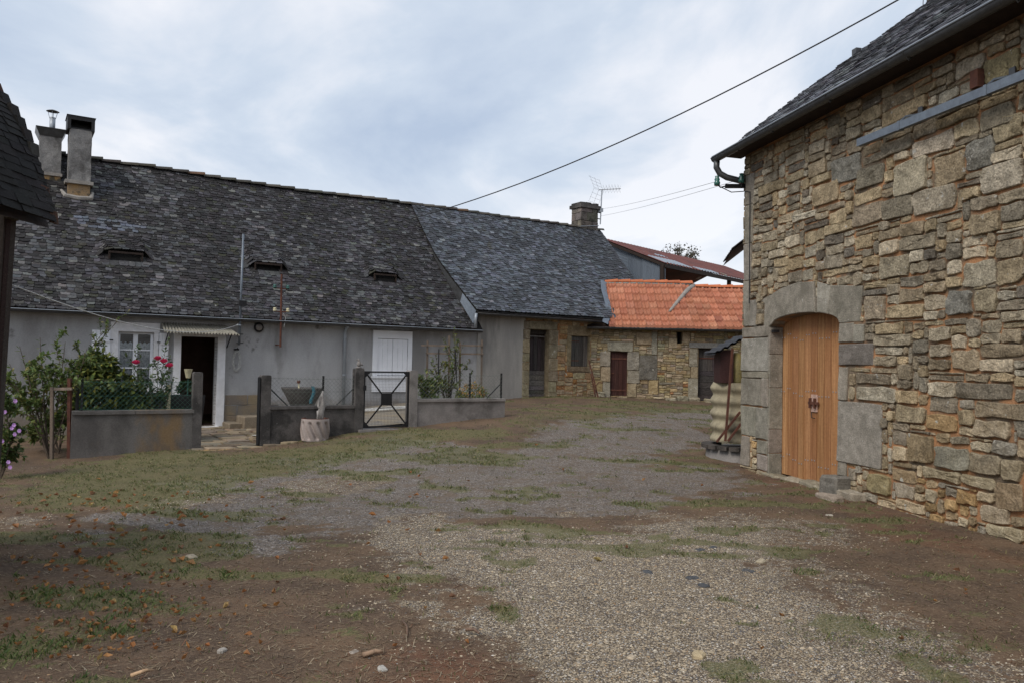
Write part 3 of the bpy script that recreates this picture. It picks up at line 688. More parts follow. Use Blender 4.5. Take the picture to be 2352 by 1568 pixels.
# door surround, leaf standing open inside
ds = MB(); a, b2, c, d = W_DOOR; o1 = pxr(HF, 396, 764, 515, 983)
for (x0, x1, y0, y1, nn) in ((o1[0], a, c-.06, d, .045), (b2, o1[1], c-.09, d, .05), (o1[0], o1[1], d, o1[3], .04)):
    ds.fbox(HF, x0, x1, y0, y1, -.25, nn)
ds.build('door_surround', M['whitewash'], farm)
dl = MB().box(HF.p(a+.05, (c+d)/2, -.75), HF.N, HF.U, (0, 0, 1), .42, .02, (d-c)/2-.02).build('door', M['darkwood'], farm)
MB().box(HF.p(a+.074, c+(d-c)*.62, -.75), HF.N, HF.U, (0, 0, 1), .25, .004, .42).build('pane', M['glass'], dl)
MB().fbox(HF, a-.05, b2+.05, c-.1, c-.005, -.3, .14).build('threshold', M['flag'], farm)
# closed white shutters with painted surround
a, b2, c, d = W_SH; o2 = pxr(HF, 855, 760, 945, 899)
ws = MB()
for (x0, x1, y0, y1) in ((o2[0], a, c, d), (b2, o2[1], c, d), (o2[0], o2[1], d, o2[3]), (o2[0], o2[1], o2[2], c)): ws.fbox(HF, x0, x1, y0, y1, -.08, .03)
wso = ws.build('shuttered_window', M['white'], farm)
for sg in (0, 1):
    x0, x1 = (a+.008, (a+b2)/2-.005) if sg == 0 else ((a+b2)/2+.005, b2-.008)
    s_ = MB().fbox(HF, x0, x1, c+.01, d-.01, -.03, -.02).build('shutter', M['white'], wso)
    for i in range(3):
        w_ = (x1-x0)/3; MB().fbox(HF, x0+i*w_+.003, x0+(i+1)*w_-.003, c+.01, d-.01, -.02, .006).build('plank', M['white'], s_)
    for vv_ in (c+.12, d-.2): MB().fbox(HF, x0+.02, x1-.02, vv_-.02, vv_+.02, .006, .014).build('hinge', M['white'], s_)
MB().fbox(HF, o2[0]-.03, o2[1]+.03, c-.06, c-.005, .03, .07).build('sill', M['white'], wso)
# corrugated canopy over the door
t0, t1 = HF.px(371, 741, .02), HF.px(519, 748, .02); c0, c1 = HF.px(378, 763, .55), HF.px(550, 769, .55)
cn = MB()
def cano(i, j):
    u = (t0[0]+(t1[0]-t0[0])*i)*(1-j) + (c0[0]+(c1[0]-c0[0])*i)*j; v = (t0[1]*(1-i)+t1[1]*i)*(1-j)+(c0[1]*(1-i)+c1[1]*i)*j
    return HF.p(u, v+.022*math.sin(i*2*math.pi*24), .02+.55*j)
cn.grid(cano, 192, 3); cn.grid(lambda i, j: cano(i, j)-Vector((0, 0, .008)), 192, 3); co = cn.build('door_canopy', M['canopy'], farm, True)
for i in (.06, .93):
    A = cano(i, .8)-Vector((0, 0, .03)); MB().tube([A, HF.p((A-HF.O).dot(HF.U), t0[1]-.5, .02)], .013, 6).build('bracket', M['black'], co)
# round bulkhead lamp
lu, lv = HF.px(593, 752)
lm = MB().lathe(HF.p(lu, lv, .0), [(.0, .03), (.09, .03), (.115, .05), (.105, .08), (.075, .085)], 20, ax=(HF.U, HF.V, HF.N)).build('wall_lamp', M['black'], farm, True)
MB().lathe(HF.p(lu, lv, .08), [(.078, .0), (.06, .035), (.03, .05), (.001, .055)], 16, ax=(HF.U, HF.V, HF.N)).build('lens', M['concrete'], lm, True)
# chimneys
def chim(px0, px1, py_top, py_bot, py_roof, nm):
    u0, s0 = roof_hit((px0+px1)/2, py_roof); P = S_farm0(u0, s0); nn = (P-HF.O).dot(HF.N)
    F2 = HF.shift(nn); a = F2.px(px0, (py_top+py_bot)/2)[0]; b2 = F2.px(px1, (py_top+py_bot)/2)[0]; v0 = F2.px((px0+px1)/2, py_bot)[1]; v1 = F2.px((px0+px1)/2, py_top)[1]
    return F2, a, b2, v0, v1
F2, a, b2, v0, v1 = chim(158, 210, 298, 419, 450, 'b')
cb = MB()
def roughbox(mb, F2, a, b2, v0, v1, n0, n1):
    for (p, q, r_, s_) in ((lambda i, j: (a+(b2-a)*i, v0+(v1-v0)*j, n1), 8, 16, 0), (lambda i, j: (a, v0+(v1-v0)*j, n0+(n1-n0)*i), 6, 16, 0), (lambda i, j: (b2, v0+(v1-v0)*j, n1+(n0-n1)*i), 6, 16, 0), (lambda i, j: (b2+(a-b2)*i, v0+(v1-v0)*j, n0), 6, 12, 0)):
        mb.grid(lambda i, j, p=p: F2.p(*p(i, j)) + Vector((fnoise(*[x*7 for x in p(i, j)]), fnoise(*[x*7+9 for x in p(i, j)]), 0))*.012, q, r_)
    mb.add([F2.p(a, v1, n0), F2.p(b2, v1, n0), F2.p(b2, v1, n1), F2.p(a, v1, n1)], [(0, 1, 2, 3)])
roughbox(cb, F2, a, b2, v0-.02, v1, -.55, 0)
cho = cb.build('chimney', M['roughcast'], farm)
MB().fbox(F2, a-.06, b2+.06, v0-.05, v0+.03, -.6, .05).build('ledge', M['cement'], cho)
MB().fbox(F2, a-.0, b2-.0, v0-.75, v0-.05, -.55, -.03).build('chimney_base', M['ochre'], cho)
fillet = MB().tube([F2.p(a-.12, v0-.22, -.15), F2.p(a-.04, v0-.36, .02), F2.p((a+b2)/2, v0-.39, .04), F2.p(b2+.02, v0-.36, .02), F2.p(b2+.06, v0-.2, -.15)], [.04, .06, .065, .06, .04], 8); fillet.build('mortar_fillet', M['cement'], cho)
cap = MB(); hc = .30; w_ = b2-a
for uu0, uu1, q0, q1 in ((a-.05, a+.02, -.6, .05), (b2-.02, b2+.05, -.6, .05)): cap.fbox(F2, uu0, uu1, v1-.02, v1+hc, q0, q1)
cap.fbox(F2, a+.02, b2-.02, v1+hc-.1, v1+hc, -.6, .05)
cap.add([F2.p(a-.07, v1+hc, -.63), F2.p(b2+.07, v1+hc, -.63), F2.p(b2+.07, v1+hc, .07), F2.p(a-.07, v1+hc, .07), F2.p((a+b2)/2, v1+hc+.09, -.28)], [(0, 1, 4), (1, 2, 4), (2, 3, 4), (3, 0, 4), (3, 2, 1, 0)])
cap.fbox(F2, a+.02, b2-.02, v1-.0, v1+.03, -.55, .0); cap.fbox(F2, a+.02, b2-.02, v1+.03, v1+hc-.1, -.34, -.30); cap.build('chimney_cap', M['black'], cho)  # black plate added inside the hood stands in for the shade of its opening
F2, a, b2, v0, v1 = chim(90, 141, 312, 399, 412, 'a')
cb = MB(); roughbox(cb, F2, a, b2, v0-.02, v1, -.55, 0); cho = cb.build('chimney', M['roughcast'], farm)
MB().fbox(F2, a-.04, b2+.03, v0-.05, v0+.02, -.6, .04).build('ledge', M['cement'], cho)
MB().fbox(F2, a, b2, v0-.4, v0-.05, -.55, .0).build('chimney_base', M['ochre'], cho)
MB().add([F2.p(a-.01, v1-.02, .01), F2.p(b2+.01, v1-.02, .01), F2.p(b2+.01, v1-.02, -.56), F2.p(a-.01, v1-.02, -.56), F2.p(a-.09, v1+.17, .09), F2.p(b2+.09, v1+.17, .09), F2.p(b2+.09, v1+.17, -.64), F2.p(a-.09, v1+.17, -.64)],
   [(4, 5, 1, 0), (5, 6, 2, 1), (6, 7, 3, 2), (7, 4, 0, 3), (4, 7, 6, 5)]).build('chimney_cap', M['zinc_dark'], cho)
mid = (a+b2)/2+.03; vt = F2.px(124, 264)[1]
fp_ = MB().tube([F2.p(mid, v1+.1, -.28), F2.p(mid, vt, -.28)], .062, 14).build('flue_pipe', M['zinc'], cho, True)
MB().lathe(F2.p(mid, vt+.14, -.28), [(.14, 0), (.10, .02), (.03, .045), (.001, .05)], 16).build('cowl', M['zinc_dark'], fp_, True)
ls = MB()
for q in range(4):
    th = q*math.pi/2+.4; ls.tube([F2.p(mid, vt-.03, -.28)+Vector((math.cos(th)*.062, math.sin(th)*.062, 0)), F2.p(mid, vt+.14, -.28)+Vector((math.cos(th)*.10, math.sin(th)*.10, 0))], .006, 5)
ls.build('cowl_stay', M['zinc'], fp_)

# ------------------------------------------------------------------ annexe (right end of the range)
AN = .03
EVA = (HF.px(1110, 722, OV)[1] + HF.px(1350, 737, OV)[1])/2 + .03
U_A0 = HF.px(1098, 745, 0)[0]
ann = thing('farmhouse_annexe', 'taller annexe with smooth blue-grey slate roof and stone chimney, joined to the orange-tiled shed', 'house', HF.p(U_A0, .5))
SLa = math.hypot(DH+OV, RV-EVA)
def S_ann(u, s, sref=None):
    h = s/SLa; z = EVA + (RV-EVA)*h - .26*4*h*(1-h)*.5 + .03*fnoise(u*.5+20, s*.6, 1) + .05*(1-h)
    z += .03
    return HF.p(u, z, OV - (DH+OV)*h)
ustep = lambda s: U_STEP + .02 - .28*(s/SLa)*2 if s < SLa*.5 else U_STEP+.02-.28
U_ROOFEND = lambda s: U_END + .1
def tint_new(u, s, rng):
    k = fnoise(u*.6+4, s*.7, 5); edge = sstep(U_END-2.6, U_END-1.0, u - .35*(SLa-s))
    pal = [(.30+edge*1.6+max(0, -k)*.5+.25*(s/SLa), (.034,.035,.039)), (.42, (.072,.079,.092)), (max(.05, .22+k*.3-edge*.2), (.105,.116,.138)), (.03, (.16,.17,.185))]
    return vcol(pick(pal, rng), .22, rng)
roofA = MB().grid(lambda i, j: S_ann((ustep(SLa*j)+.01)*(1-i)+(U_END+.08)*i, SLa*j)-Vector((0, 0, .05)), 20, 12).build('roof', M['under'], ann, True)
emit(slates(S_ann, ustep, U_ROOFEND, SLa, .100, (.12, .20), tint_new, random.Random(5)), 'slate', 'slate_covering', M['slate_new'], roofA, hide=lambda x, y: x > 1372 and y > 648)
# zinc verge along the step
vz = MB()
vz.grid(lambda i, j: S_ann(ustep(SLa*.62*i), SLa*.62*i) - Vector((0, 0, .02+(.55*(1-i)**1.1)*j)) - HF.U*.012, 24, 1)
vz.build('step_flashing', M['zinc_dark'], roofA)
vz = MB(); vz.grid(lambda i, j: S_ann(ustep(SLa*.16*i)-.07*j-.015, SLa*.16*i) - Vector((0, 0, .02+.36*(1-.35*i)*j)) , 6, 1); vz.build('step_flashing', M['galv'], roofA)
MB().tube([HF.p(U_STEP-.03, EVA-.02, OV+.08), HF.p(U_STEP-.05, EVA-.15, OV+.09), HF.p(U_STEP-.04, EV+.02, OV+.08)], .04, 8).build('gutter_outlet', M['zinc'], roofA, True)
U_AC = HF.px(1358, 830)[0]
gutter('gutter', M['zinc_dark'], ann, HF.p(U_STEP, EVA-.0, OV+.05), HF.p(U_AC+.1, EVA-.02, OV+.05), .05, HF.N)
D2 = pxr(HF, 1216, 757, 1260, 913, AN); WS2 = pxr(HF, 1312, 772, 1352, 841, AN)
VTA = EVA + (RV-EVA)*(OV/(DH+OV)) - .05
AFm = HF.shift(AN); U_PL = HF.px(1204, 830)[0]
wm = MB(); wall_holes(wm, AFm, U_A0-.02, U_PL, -.2, VTA, [], .3); wm.add([AFm.p(U_A0-.02, -.2, 0), AFm.p(U_A0-.02, VTA, 0), AFm.p(U_A0-.02, VTA, -.1), AFm.p(U_A0-.02, -.2, -.1)], [(0,1,2,3)]); wm.build('rendered_wall', M['plaster_annexe'], ann)
wm = MB(); wall_holes(wm, AFm.shift(-.012), U_PL, U_END-.05, -.2, VTA, [D2, WS2], .0); wallA = wm.build('wall', M['mortar'], ann)
wm = MB()
for h_ in (D2, WS2):
    for (x0, y0, x1, y1) in ((h_[0], h_[2], h_[0], h_[3]), (h_[1], h_[2], h_[1], h_[3]), (h_[0], h_[3], h_[1], h_[3]), (h_[0], h_[2], h_[1], h_[2])): wm.add([AFm.p(x0, y0, .0), AFm.p(x1, y1, .0), AFm.p(x1, y1, -.3), AFm.p(x0, y0, -.3)], [(0, 1, 2, 3)], (.27,.225,.155))
wm.build('reveal', M['ashlar'], ann)
gb = MB().add([HF.p(U_END-.02, -.2, 0), HF.p(U_END-.02, VTA, 0), HF.p(U_END-.02, RV-.1, -DH), HF.p(U_END-.02, VTA, -2*DH), HF.p(U_END-.02, -.2, -2*DH)], [(0, 1, 2, 3, 4)]); gb.build('gable_wall', M['mortar_dull'], ann)
MB().add([HF.p(U_A0, VTA-.03, .02), HF.p(U_AC+.1, VTA-.03, .02), HF.p(U_AC+.1, EVA, OV), HF.p(U_A0, EVA, OV)], [(0, 1, 2, 3)]).build('soffit', M['darkwood'], ann)
# stones: dressed door jambs, lintels, sill, then rubble
rs3 = random.Random(13); occ = [D2, WS2]; pcs = []
PALA = [(.4, (.40,.32,.21)), (.3, (.43,.30,.165)), (.2, (.36,.29,.20)), (.12, (.43,.22,.10))]
def ash(F, r, c, out=.012, rng=rs3, flat=True):
    pcs.append((*stone_geo(F, ccw(rect_stone(*[r[0], r[2], r[1], r[3]], .006, rng, .006, .015)), out, rng, .004, .01, -.05, flat), c))
v_ = D2[2]-.25
for (x0, x1) in ((U_PL-.08, D2[0]), (D2[1], D2[1]+.30)):
    yy = D2[2]-.25
    while yy < D2[3]-.02:
        h_ = rs3.uniform(.24, .45); y1 = min(yy+h_, D2[3]); y1 = D2[3] if D2[3]-y1 < .1 else y1; wj = rs3.uniform(-.05, .07) if x0 > D2[0] else 0
        r_ = (x0, x1+wj, yy, y1); occ.append(r_); ash(AFm, r_, vcol((.30,.255,.175), .14, rs3), .02); yy = y1
r_ = (D2[0]-.05, D2[1]+.28, D2[3], D2[3]+.24); occ.append(r_); ash(AFm, r_, (.27,.235,.165), .025)
r_ = (U_PL-.06, D2[0]-.05, D2[3], D2[3]+.24); occ.append(r_); ash(AFm, r_, (.24,.2,.15), .02)
for r_ in ((WS2[0]-.17, WS2[0], WS2[2], WS2[3]), (WS2[0]-.17, WS2[1]+.05, WS2[2]-.16, WS2[2]), (WS2[0]-.17, WS2[1]+.05, WS2[3], WS2[3]+.3), (WS2[1], WS2[1]+.05, WS2[2], WS2[3])):
    occ.append(r_); ash(AFm, r_, vcol((.29,.23,.15), .12, rs3), .016)
bl = [lambda u, v: any(o[0] < u < o[1] and o[2] < v < o[3] for o in occ)]
for (ua, va, ub, vb) in rubble(U_PL+.0, U_AC+.05, .2, VTA-.02, .075, .05, bl, lambda u, v: [(4,2),(5,3),(3,2),(6,4),(3,3)] if v < 1.1 else [(3,2),(4,3),(5,4),(2,2)], rs3):
    pcs.append((*stone_geo(AFm, ccw(rect_stone(ua, va, ub, vb, .010, rs3, .01, .02)), rs3.uniform(.0, .02), rs3, .008, .01), vcol(pick(PALA, rs3), .2, rs3)))
emit(pcs, 'stone', 'stone_rubble', M['stone_low'], wallA)
# weathered door
a, b2, c, d = D2
dr = MB().fbox(AFm, a, b2, c, d, -.24, -.23).build('door', M['darkwood'], ann)
nb = 5; w_ = (b2-a)/nb; vm = c+(d-c)*.40
for i in range(nb): MB().fbox(AFm, a+i*w_+.006, a+(i+1)*w_-.006, vm+rs3.uniform(0, .02), d-.2-rs3.uniform(0, .12), -.23, -.20+rs3.uniform(0, .006), vcol((.05,.043,.04), .3, rs3)).build('plank', M['oldwood'], dr)
yy = c+.01
while yy < vm:
    h_ = rs3.uniform(.09, .17); MB().fbox(AFm, a+.01, b2-.01, yy+.005, min(yy+h_, vm)-.005, -.23, -.19+rs3.uniform(-.008, .008), vcol((.17,.155,.14), .25, rs3)).build('plank', M['oldwood_h'], dr); yy += h_
MB().fbox(AFm, a, b2, d-.12, d-.005, -.23, -.16, (.05,.042,.037)).build('head_board', M['oldwood_h'], dr)
MB().fbox(AFm, a, b2, d-.2, d-.17, -.23, -.19, (.24,.23,.22)).build('rail', M['oldwood_h'], dr)
MB().fbox(AFm, a-.1, b2+.1, c-.14, c, -.3, .1).build('threshold', M['flag'], ann)
# plank shutter
a, b2, c, d = WS2; sh = MB().fbox(AFm, a, b2, c, d, -.1, -.09).build('shutter', M['darkwood'], ann)
for i in range(4): w_ = (b2-a)/4; MB().fbox(AFm, a+i*w_+.004, a+(i+1)*w_-.004, c+.01, d-.01, -.09, -.055, vcol((.115,.108,.10), .25, rs3)).build('plank', M['oldwood'], sh)
for vv_ in (c+.17, d-.15): MB().fbox(AFm, a-.05, a+.32, vv_-.014, vv_+.014, -.055, -.045).build('hinge', M['rust'], sh)
# chimney with cap slab
ch = MB(); CF = RIDF.shift(.1); a, b2 = CF.px(1334, 510)[0], CF.px(1374, 510)[0]; v0, v1 = RV-1.1, CF.px(1348, 478)[1]
pcs = []; rs4 = random.Random(8); ch.fbox(CF, a+.02, b2-.02, v0, v1, -.53, -.02); cho = ch.build('chimney', M['concrete_dark'], ann)
yy = v0
for F3, x0, x1 in ((CF, a, b2), (Frame(CF.p(a, 0, -.55), CF.N, -CF.U), 0, .55)):
    yy = v0; kk = 0
    while yy < v1-.05:
        h_ = rs4.uniform(.2, .32); y1 = min(yy+h_, v1); sp_ = x0+(x1-x0)*(.36 if kk % 2 else .66)
        for p0, p1 in ((x0, sp_), (sp_, x1)): pcs.append((*stone_geo(F3, ccw(rect_stone(p0, yy, p1, y1, .004, rs4, .006, .02)), .0, rs4, .008, .012), vcol((1.5,1.42,1.3), .3, rs4)))
        yy = y1; kk += 1
emit(pcs, 'stone', 'stone', M['concrete_dark'], cho)
MB().fbox(CF, a-.05, b2+.06, v1, v1+.12, -.61, .06).build('cap_slab', M['concrete_dark'], cho)
cc = MB()
for i in range(7): cc.box(CF.p(a+.05+(b2-a)*i/7, v1+.15, -.27), CF.U, CF.N, (0, 0, 1), .06, .28, .05*rs4.uniform(.6, 1.1))
cc.build('cap_stones', M['concrete_dark'], cho)
MB().tube([CF.p(a-.012, v0+(v1-v0)*.62, .015), CF.p(b2+.012, v0+(v1-v0)*.68, .015), CF.p(b2+.012, v0+(v1-v0)*.68, -.55)], .012, 5).build('strap', M['zinc'], cho)
# TV aerial strapped to it
tvb = CF.p(b2+.08, CF.px(1379, 516)[1], .02); tvt = CF.p(b2+.13, CF.px(1382, 436)[1], .02)
tv = thing('tv_aerial', 'thin television aerial with grid reflector on a mast beside the stone chimney', 'aerial', tvb)
MB().tube([tvb, tvt], .022, 8).build('mast', M['zinc'], tv)
X, Z = Vector((1, 0, 0)), Vector((0, 0, 1)); g = MB(); Yd = Vector((.8, -.5, 0)).normalized(); Gd = Vector((.5, .8, 0)).normalized()
gc = tvt+Vector((-.02, 0, -.0))
for k in range(-3, 4):
    for sg in (1, -1): g.tube([gc+Z*(.02*sg)+(Z*sg*.42+Yd*-.05)*(abs(k)/3) - Gd*.38+Yd*(-.1-.06*abs(k)), gc+Z*(.02*sg)+(Z*sg*.42)*(abs(k)/3)+Gd*.38+Yd*(-.1-.06*abs(k))], .0035, 4)
for q in (-.38, 0, .38): g.tube([gc+Gd*q+Z*.46-Yd*.28, gc+Gd*q-Yd*.1, gc+Gd*q-Z*.42-Yd*.28], .004, 4)
g.build('reflector', M['thinwire'], tv)
bm_ = MB().tube([gc-Yd*.1, gc+Yd*.75-Z*.05], .014, 6); 
for k in range(6):
    p = gc+Yd*(.12+.115*k)-Z*.01*k
    for sg in (1, -1): bm_.tube([p, p+Gd*sg*.13+Z*.13], .004, 4); bm_.tube([p, p-Gd*sg*.1-Z*.13*0+Z*-.12], .004, 4)
bm_.build('boom', M['thinwire'], tv)
MB().box(tvb+Vector((0, -.03, .5)), X, Yd, Z, .05, .05, .07).build('amplifier_box', M['zinc'], tv)
for q in (.2, .42): MB().box((tvb+Vector((-.1, 0, q))), HF.U, HF.N, Z, .12, .015, .015).build('bracket', M['black'], tv)
# ------------------------------------------------------------------ stone shed with the orange tiled roof
SO = .22
ESV = (SF.px(1400, 753, SO)[1]+SF.px(1650, 756, SO)[1])/2 + .02
SDEP = 1.78; SRF = SF.shift(-SDEP); SRV = SRF.px(1480, 657)[1]
shed = thing('stone_shed', 'low rubble-stone shed with a bright orange clay tile roof and two plank doors', 'shed', SF.p(1.5, .6))
SLs = math.hypot(SDEP+SO, SRV-ESV); U_S1 = 6.6
U_J = SRF.px(1592, 655)[0]; U_J2 = SF.px(1530, 712)[0]
def S_shed(u, s, sref=None):
    h = s/SLs; z = ESV+(SRV-ESV)*h
    uj = U_J2+.2+(U_J-U_J2-.2)*max(0, (h-.35)/.65)
    lift = .11*sstep(.3, .8, h)*(1-sstep(uj-.06, uj+.02, u))
    z += lift - .05*math.sin(math.pi*min(1, max(0, u/3.2)))*math.sin(math.pi*h) - .05*sstep(1.2, 0, u)*h + .012*fnoise(u*1.3, s*1.1)
    return SF.p(u, z, SO-(SDEP+SO)*h)
# the slate slope of the annexe cuts the tile field on its left
sl_a = (RV-EVA)/(DH+OV)
def over_slate(p):
    n = (p-HF.O).dot(HF.N); return p.z - (EVA + .05 + sl_a*(OV-n) - .13)
roofS = MB(); NU_, NV_ = 44, 10
def usedge(s):
    lo, hi = -1.6, 3.0
    for _ in range(24):
        m_ = (lo+hi)/2
        if over_slate(S_shed(m_, s)) > 0.03: hi = m_
        else: lo = m_
    return max(hi, -.12)
roofS.grid(lambda i, j: S_shed(usedge(SLs*j)*(1-i)+U_S1*i, SLs*j)-Vector((0, 0, .03)), NU_, NV_); roofS = roofS.build('roof', M['darkwood'], shed)
PT = [(.6, (.45,.185,.112)), (.25, (.41,.165,.10)), (.2, (.49,.22,.138)), (.04, (.34,.135,.09)), (.03, (.52,.26,.165))]
rs5 = random.Random(17); prof = [(0, .050), (.1, .036), (.2, .000), (.42, .000), (.5, .034), (.58, .000), (.82, .000), (.92, .03), (1, .046)]
te = SLs/7; tw = .235; pcs = []
for r_ in range(7):
    s0, s1 = te*r_-.02, te*(r_+1)+.03; ue = max(usedge(max(0, s0)), usedge(s1))+.02; u = -1.65
    while u < U_S1:
        a, b2 = u, u+tw; u += tw
        if b2 < ue+.06: continue
        a = max(a, ue); jl = rs5.uniform(-.006, .008); js = rs5.uniform(-.008, .008); top = []; bot = []; frt = []
        for q, hgt in prof:
            uu = a+(b2-a)*q
            P0, P1 = S_shed(uu, s0+js), S_shed(uu, min(s1, SLs))
            top.append(P1+Vector((0, 0, hgt))); bot.append(P0+Vector((0, -.0, hgt+.075+jl))); frt.append(P0+Vector((0, 0, hgt*.25+.002)))
        n_ = len(prof); vs = top+bot+frt
        fs = [(i, n_+i, n_+i+1, i+1) for i in range(n_-1)]+[(n_+i, 2*n_+i, 2*n_+i+1, n_+i+1) for i in range(n_-1)]
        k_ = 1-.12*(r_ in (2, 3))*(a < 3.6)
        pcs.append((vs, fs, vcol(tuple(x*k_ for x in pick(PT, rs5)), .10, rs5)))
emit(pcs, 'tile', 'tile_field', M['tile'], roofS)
def ridge_run(u0, u1, dz, step=.40):
    u = u0
    while u < u1-.05:
        q = S_shed(u+.01, SLs)+Vector((0, 0, dz)); q2 = S_shed(min(u+step+.03, u1), SLs)+Vector((0, 0, dz))
        MB().grid(lambda i, j: q+(q2-q)*i+Vector((0, -math.cos(math.pi*j)*(.11+.018*i), math.sin(math.pi*j)*(.075+.03*i))), 3, 8, vcol((.52,.17,.08), .14, rs5)).build('ridge_tile', M['tile'], roofS, True); u += step
ue = usedge(SLs); ridge_run(ue+.02, U_J-.02, .0); ridge_run(U_J+.04, U_S1, .0)
MB().tube([S_shed(ue+.05, SLs-.11)+Vector((0, 0, .03)), S_shed(ue+(U_J-ue)*.4, SLs-.12)+Vector((0, 0, .03)), S_shed(U_J-.1, SLs-.1)+Vector((0, 0, .03))], .035, 6).build('mortar_bed', M['cement'], roofS, True)
jp = [S_shed(U_J+.02, SLs)+Vector((0, 0, .03))]
for q in (.85, .7, .55, .42, .34): jp.append(S_shed(U_J2+.2+(U_J-U_J2-.2)*(q-.35)/.65, SLs*q)+Vector((0, 0, .07)))
MB().tube(jp, [.085, .075, .07, .06, .05, .03], 8).build('mortar_fillet', M['cement'], roofS, True)
fz = MB()
def flash(i, j):
    s_ = -.02+(SLs*.97)*i; p = S_shed(usedge(max(0, s_)), max(0, s_)); return p+Vector((-.10+.18*j, -.03, .14-.08*j))
fz.grid(flash, 12, 2); fz.build('flashing', M['galv'], roofS, True)
gutter('gutter', M['zinc_dark'], shed, SF.p(-.12, ESV-.02, SO+.06), SF.p(U_S1, ESV-.03, SO+.06), .058, SF.N)
# walls
VTS = ESV+(SRV-ESV)*(SO/(SDEP+SO))-.04
RD = pxr(SF, 1402, 807, 1441, 909); RD2 = pxr(SF, 1604, 800, 1662, 922); SLT = pxr(SF, 1555, 762, 1567, 789)
wm = MB(); wall_holes(wm, SF.shift(-.014), -.0, U_S1, .0, VTS, [RD, RD2, SLT], .35)
wm.add([SF.p(U_S1, 0, 0), SF.p(U_S1, VTS, 0), SF.p(U_S1, SRV-.05, -SDEP), SF.p(U_S1, 0, -SDEP)], [(0, 1, 2, 3)])
wm.add([SF.p(.8, 0, -SDEP), SF.p(U_S1, 0, -SDEP), SF.p(U_S1, SRV-.05, -SDEP), SF.p(.8, SRV-.05, -SDEP)], [(0, 1, 2, 3)])
wallS = wm.build('wall', M['mortar_dull'], shed)
MB().add([SF.p(-.1, VTS-.02, 0), SF.p(U_S1, VTS-.02, 0), SF.p(U_S1, ESV-.03, SO), SF.p(-.1, ESV-.03, SO)], [(0, 1, 2, 3)]).build('soffit', M['darkwood'], shed)
occ = [RD, RD2, SLT]; pcs = []
def blockpx(x0, y0, x1, y1, c, out=.014):
    r_ = pxr(SF, x0, y0, x1, y1); occ.append(r_); pcs.append((*stone_geo(SF, ccw(rect_stone(r_[0], r_[2], r_[1], r_[3], .007, rs5, .01, .02)), out, rs5, .006, .01, -.05, True), vcol(c, .1, rs5)))
gy, tn, oc = (.35,.32,.26), (.43,.35,.235), (.46,.34,.19)
for q in ((1395,785,1454,807,gy),(1378,807,1402,841,gy),(1380,841,1402,876,tn),(1384,876,1402,912,gy),(1441,807,1468,850,gy),(1441,850,1470,880,gy),(1441,880,1462,912,tn),
          (1468,815,1510,872,(.20,.185,.16)),(1496,762,1510,815,gy),(1462,764,1496,792,tn),(1583,800,1603,842,gy),(1587,842,1603,868,tn),(1580,868,1603,924,gy),
          (1567,762,1585,785,tn),(1536,776,1555,800,tn),(1361,872,1384,900,oc),(1490,872,1512,905,oc)): blockpx(*q)
bl = [lambda u, v: any(o[0] < u < o[1] and o[2] < v < o[3] for o in occ)]
PALS = [(.35, (.41,.335,.215)), (.25, (.34,.295,.22)), (.22, (.46,.355,.205)), (.16, (.56,.47,.33)), (.05, (.42,.24,.12))]
for (ua, va, ub, vb) in rubble(-.0, U_S1, .35, VTS, .055, .036, bl, lambda u, v: [(3,2),(5,2),(6,2),(4,3),(2,2),(7,2),(4,2),(3,1),(5,3)], rs5):
    pcs.append((*stone_geo(SF, ccw(rect_stone(ua, va, ub, vb, .006, rs5, .007, .016)), rs5.uniform(-.004, .018), rs5, .008, .008), vcol(pick(PALS, rs5), .22, rs5)))
emit(pcs, 'stone', 'stone_rubble', M['stone_low'], wallS)
# footing stones along the shed
for q in range(9):
    x = .25+q*.42+rs5.uniform(-.1, .1)
    if RD[0]-.1 < x < RD[1]+.1 or rs5.random() < .2: continue
    z = gz(SF.O.x+x, SF.O.y-.1); ps = rect_stone(x-.17, z-.1, x+.17, z+rs5.uniform(.08, .16), .01, rs5, .015, .04)
    MB().add(*stone_geo(SF, ccw(ps), rs5.uniform(.08, .18), rs5, .02, .03, -.1), vcol((.36,.32,.24), .15, rs5)).build('footing_stone', M['stone_low'], wallS)
rdo = MB().fbox(SF, RD[0], RD[1], RD[2], RD[3], -.13, -.12).build('door', M['darkwood'], shed); w_ = (RD[1]-RD[0])/4
rdo['label'] = 'narrow red-brown plank door with rusty strap hinges'
for i in range(4): MB().fbox(SF, RD[0]+i*w_+.004, RD[0]+(i+1)*w_-.004, RD[2]+.01, RD[3]-.01, -.12, -.085, vcol((.092,.042,.035), .22, rs5)).build('plank', M['oldwood'], rdo)
for q in (.13, .84): vv_ = RD[2]+(RD[3]-RD[2])*q; MB().fbox(SF, RD[0]+.02, RD[1]+.05, vv_-.022, vv_+.022, -.085, -.07).build('hinge', M['rust'], rdo)
MB().fbox(SF, RD[0]-.03, RD[0]+.12, RD[2]+.66, RD[2]+.69, -.085, -.06).build('latch', M['rust'], rdo)
rd2 = MB().fbox(SF, RD2[0], RD2[1], RD2[2], RD2[3], -.2, -.19).build('door', M['darkwood'], shed); w_ = (RD2[1]-RD2[0])/5; vm = RD2[2]+(RD2[3]-RD2[2])*.58
for i in range(5): MB().fbox(SF, RD2[0]+i*w_+.004, RD2[0]+(i+1)*w_-.004, vm, RD2[3]-.02, -.19, -.155, vcol((.085,.07,.068), .3, rs5)).build('plank', M['oldwood'], rd2)
yy = RD2[2]+.01
while yy < vm-.04: MB().fbox(SF, RD2[0]+.01, RD2[1]-.01, yy+.006, min(yy+.19, vm)-.006, -.19, -.15+rs5.uniform(-.01, .006), vcol((.075,.065,.062), .25, rs5)).build('plank', M['oldwood_h'], rd2); yy += .19
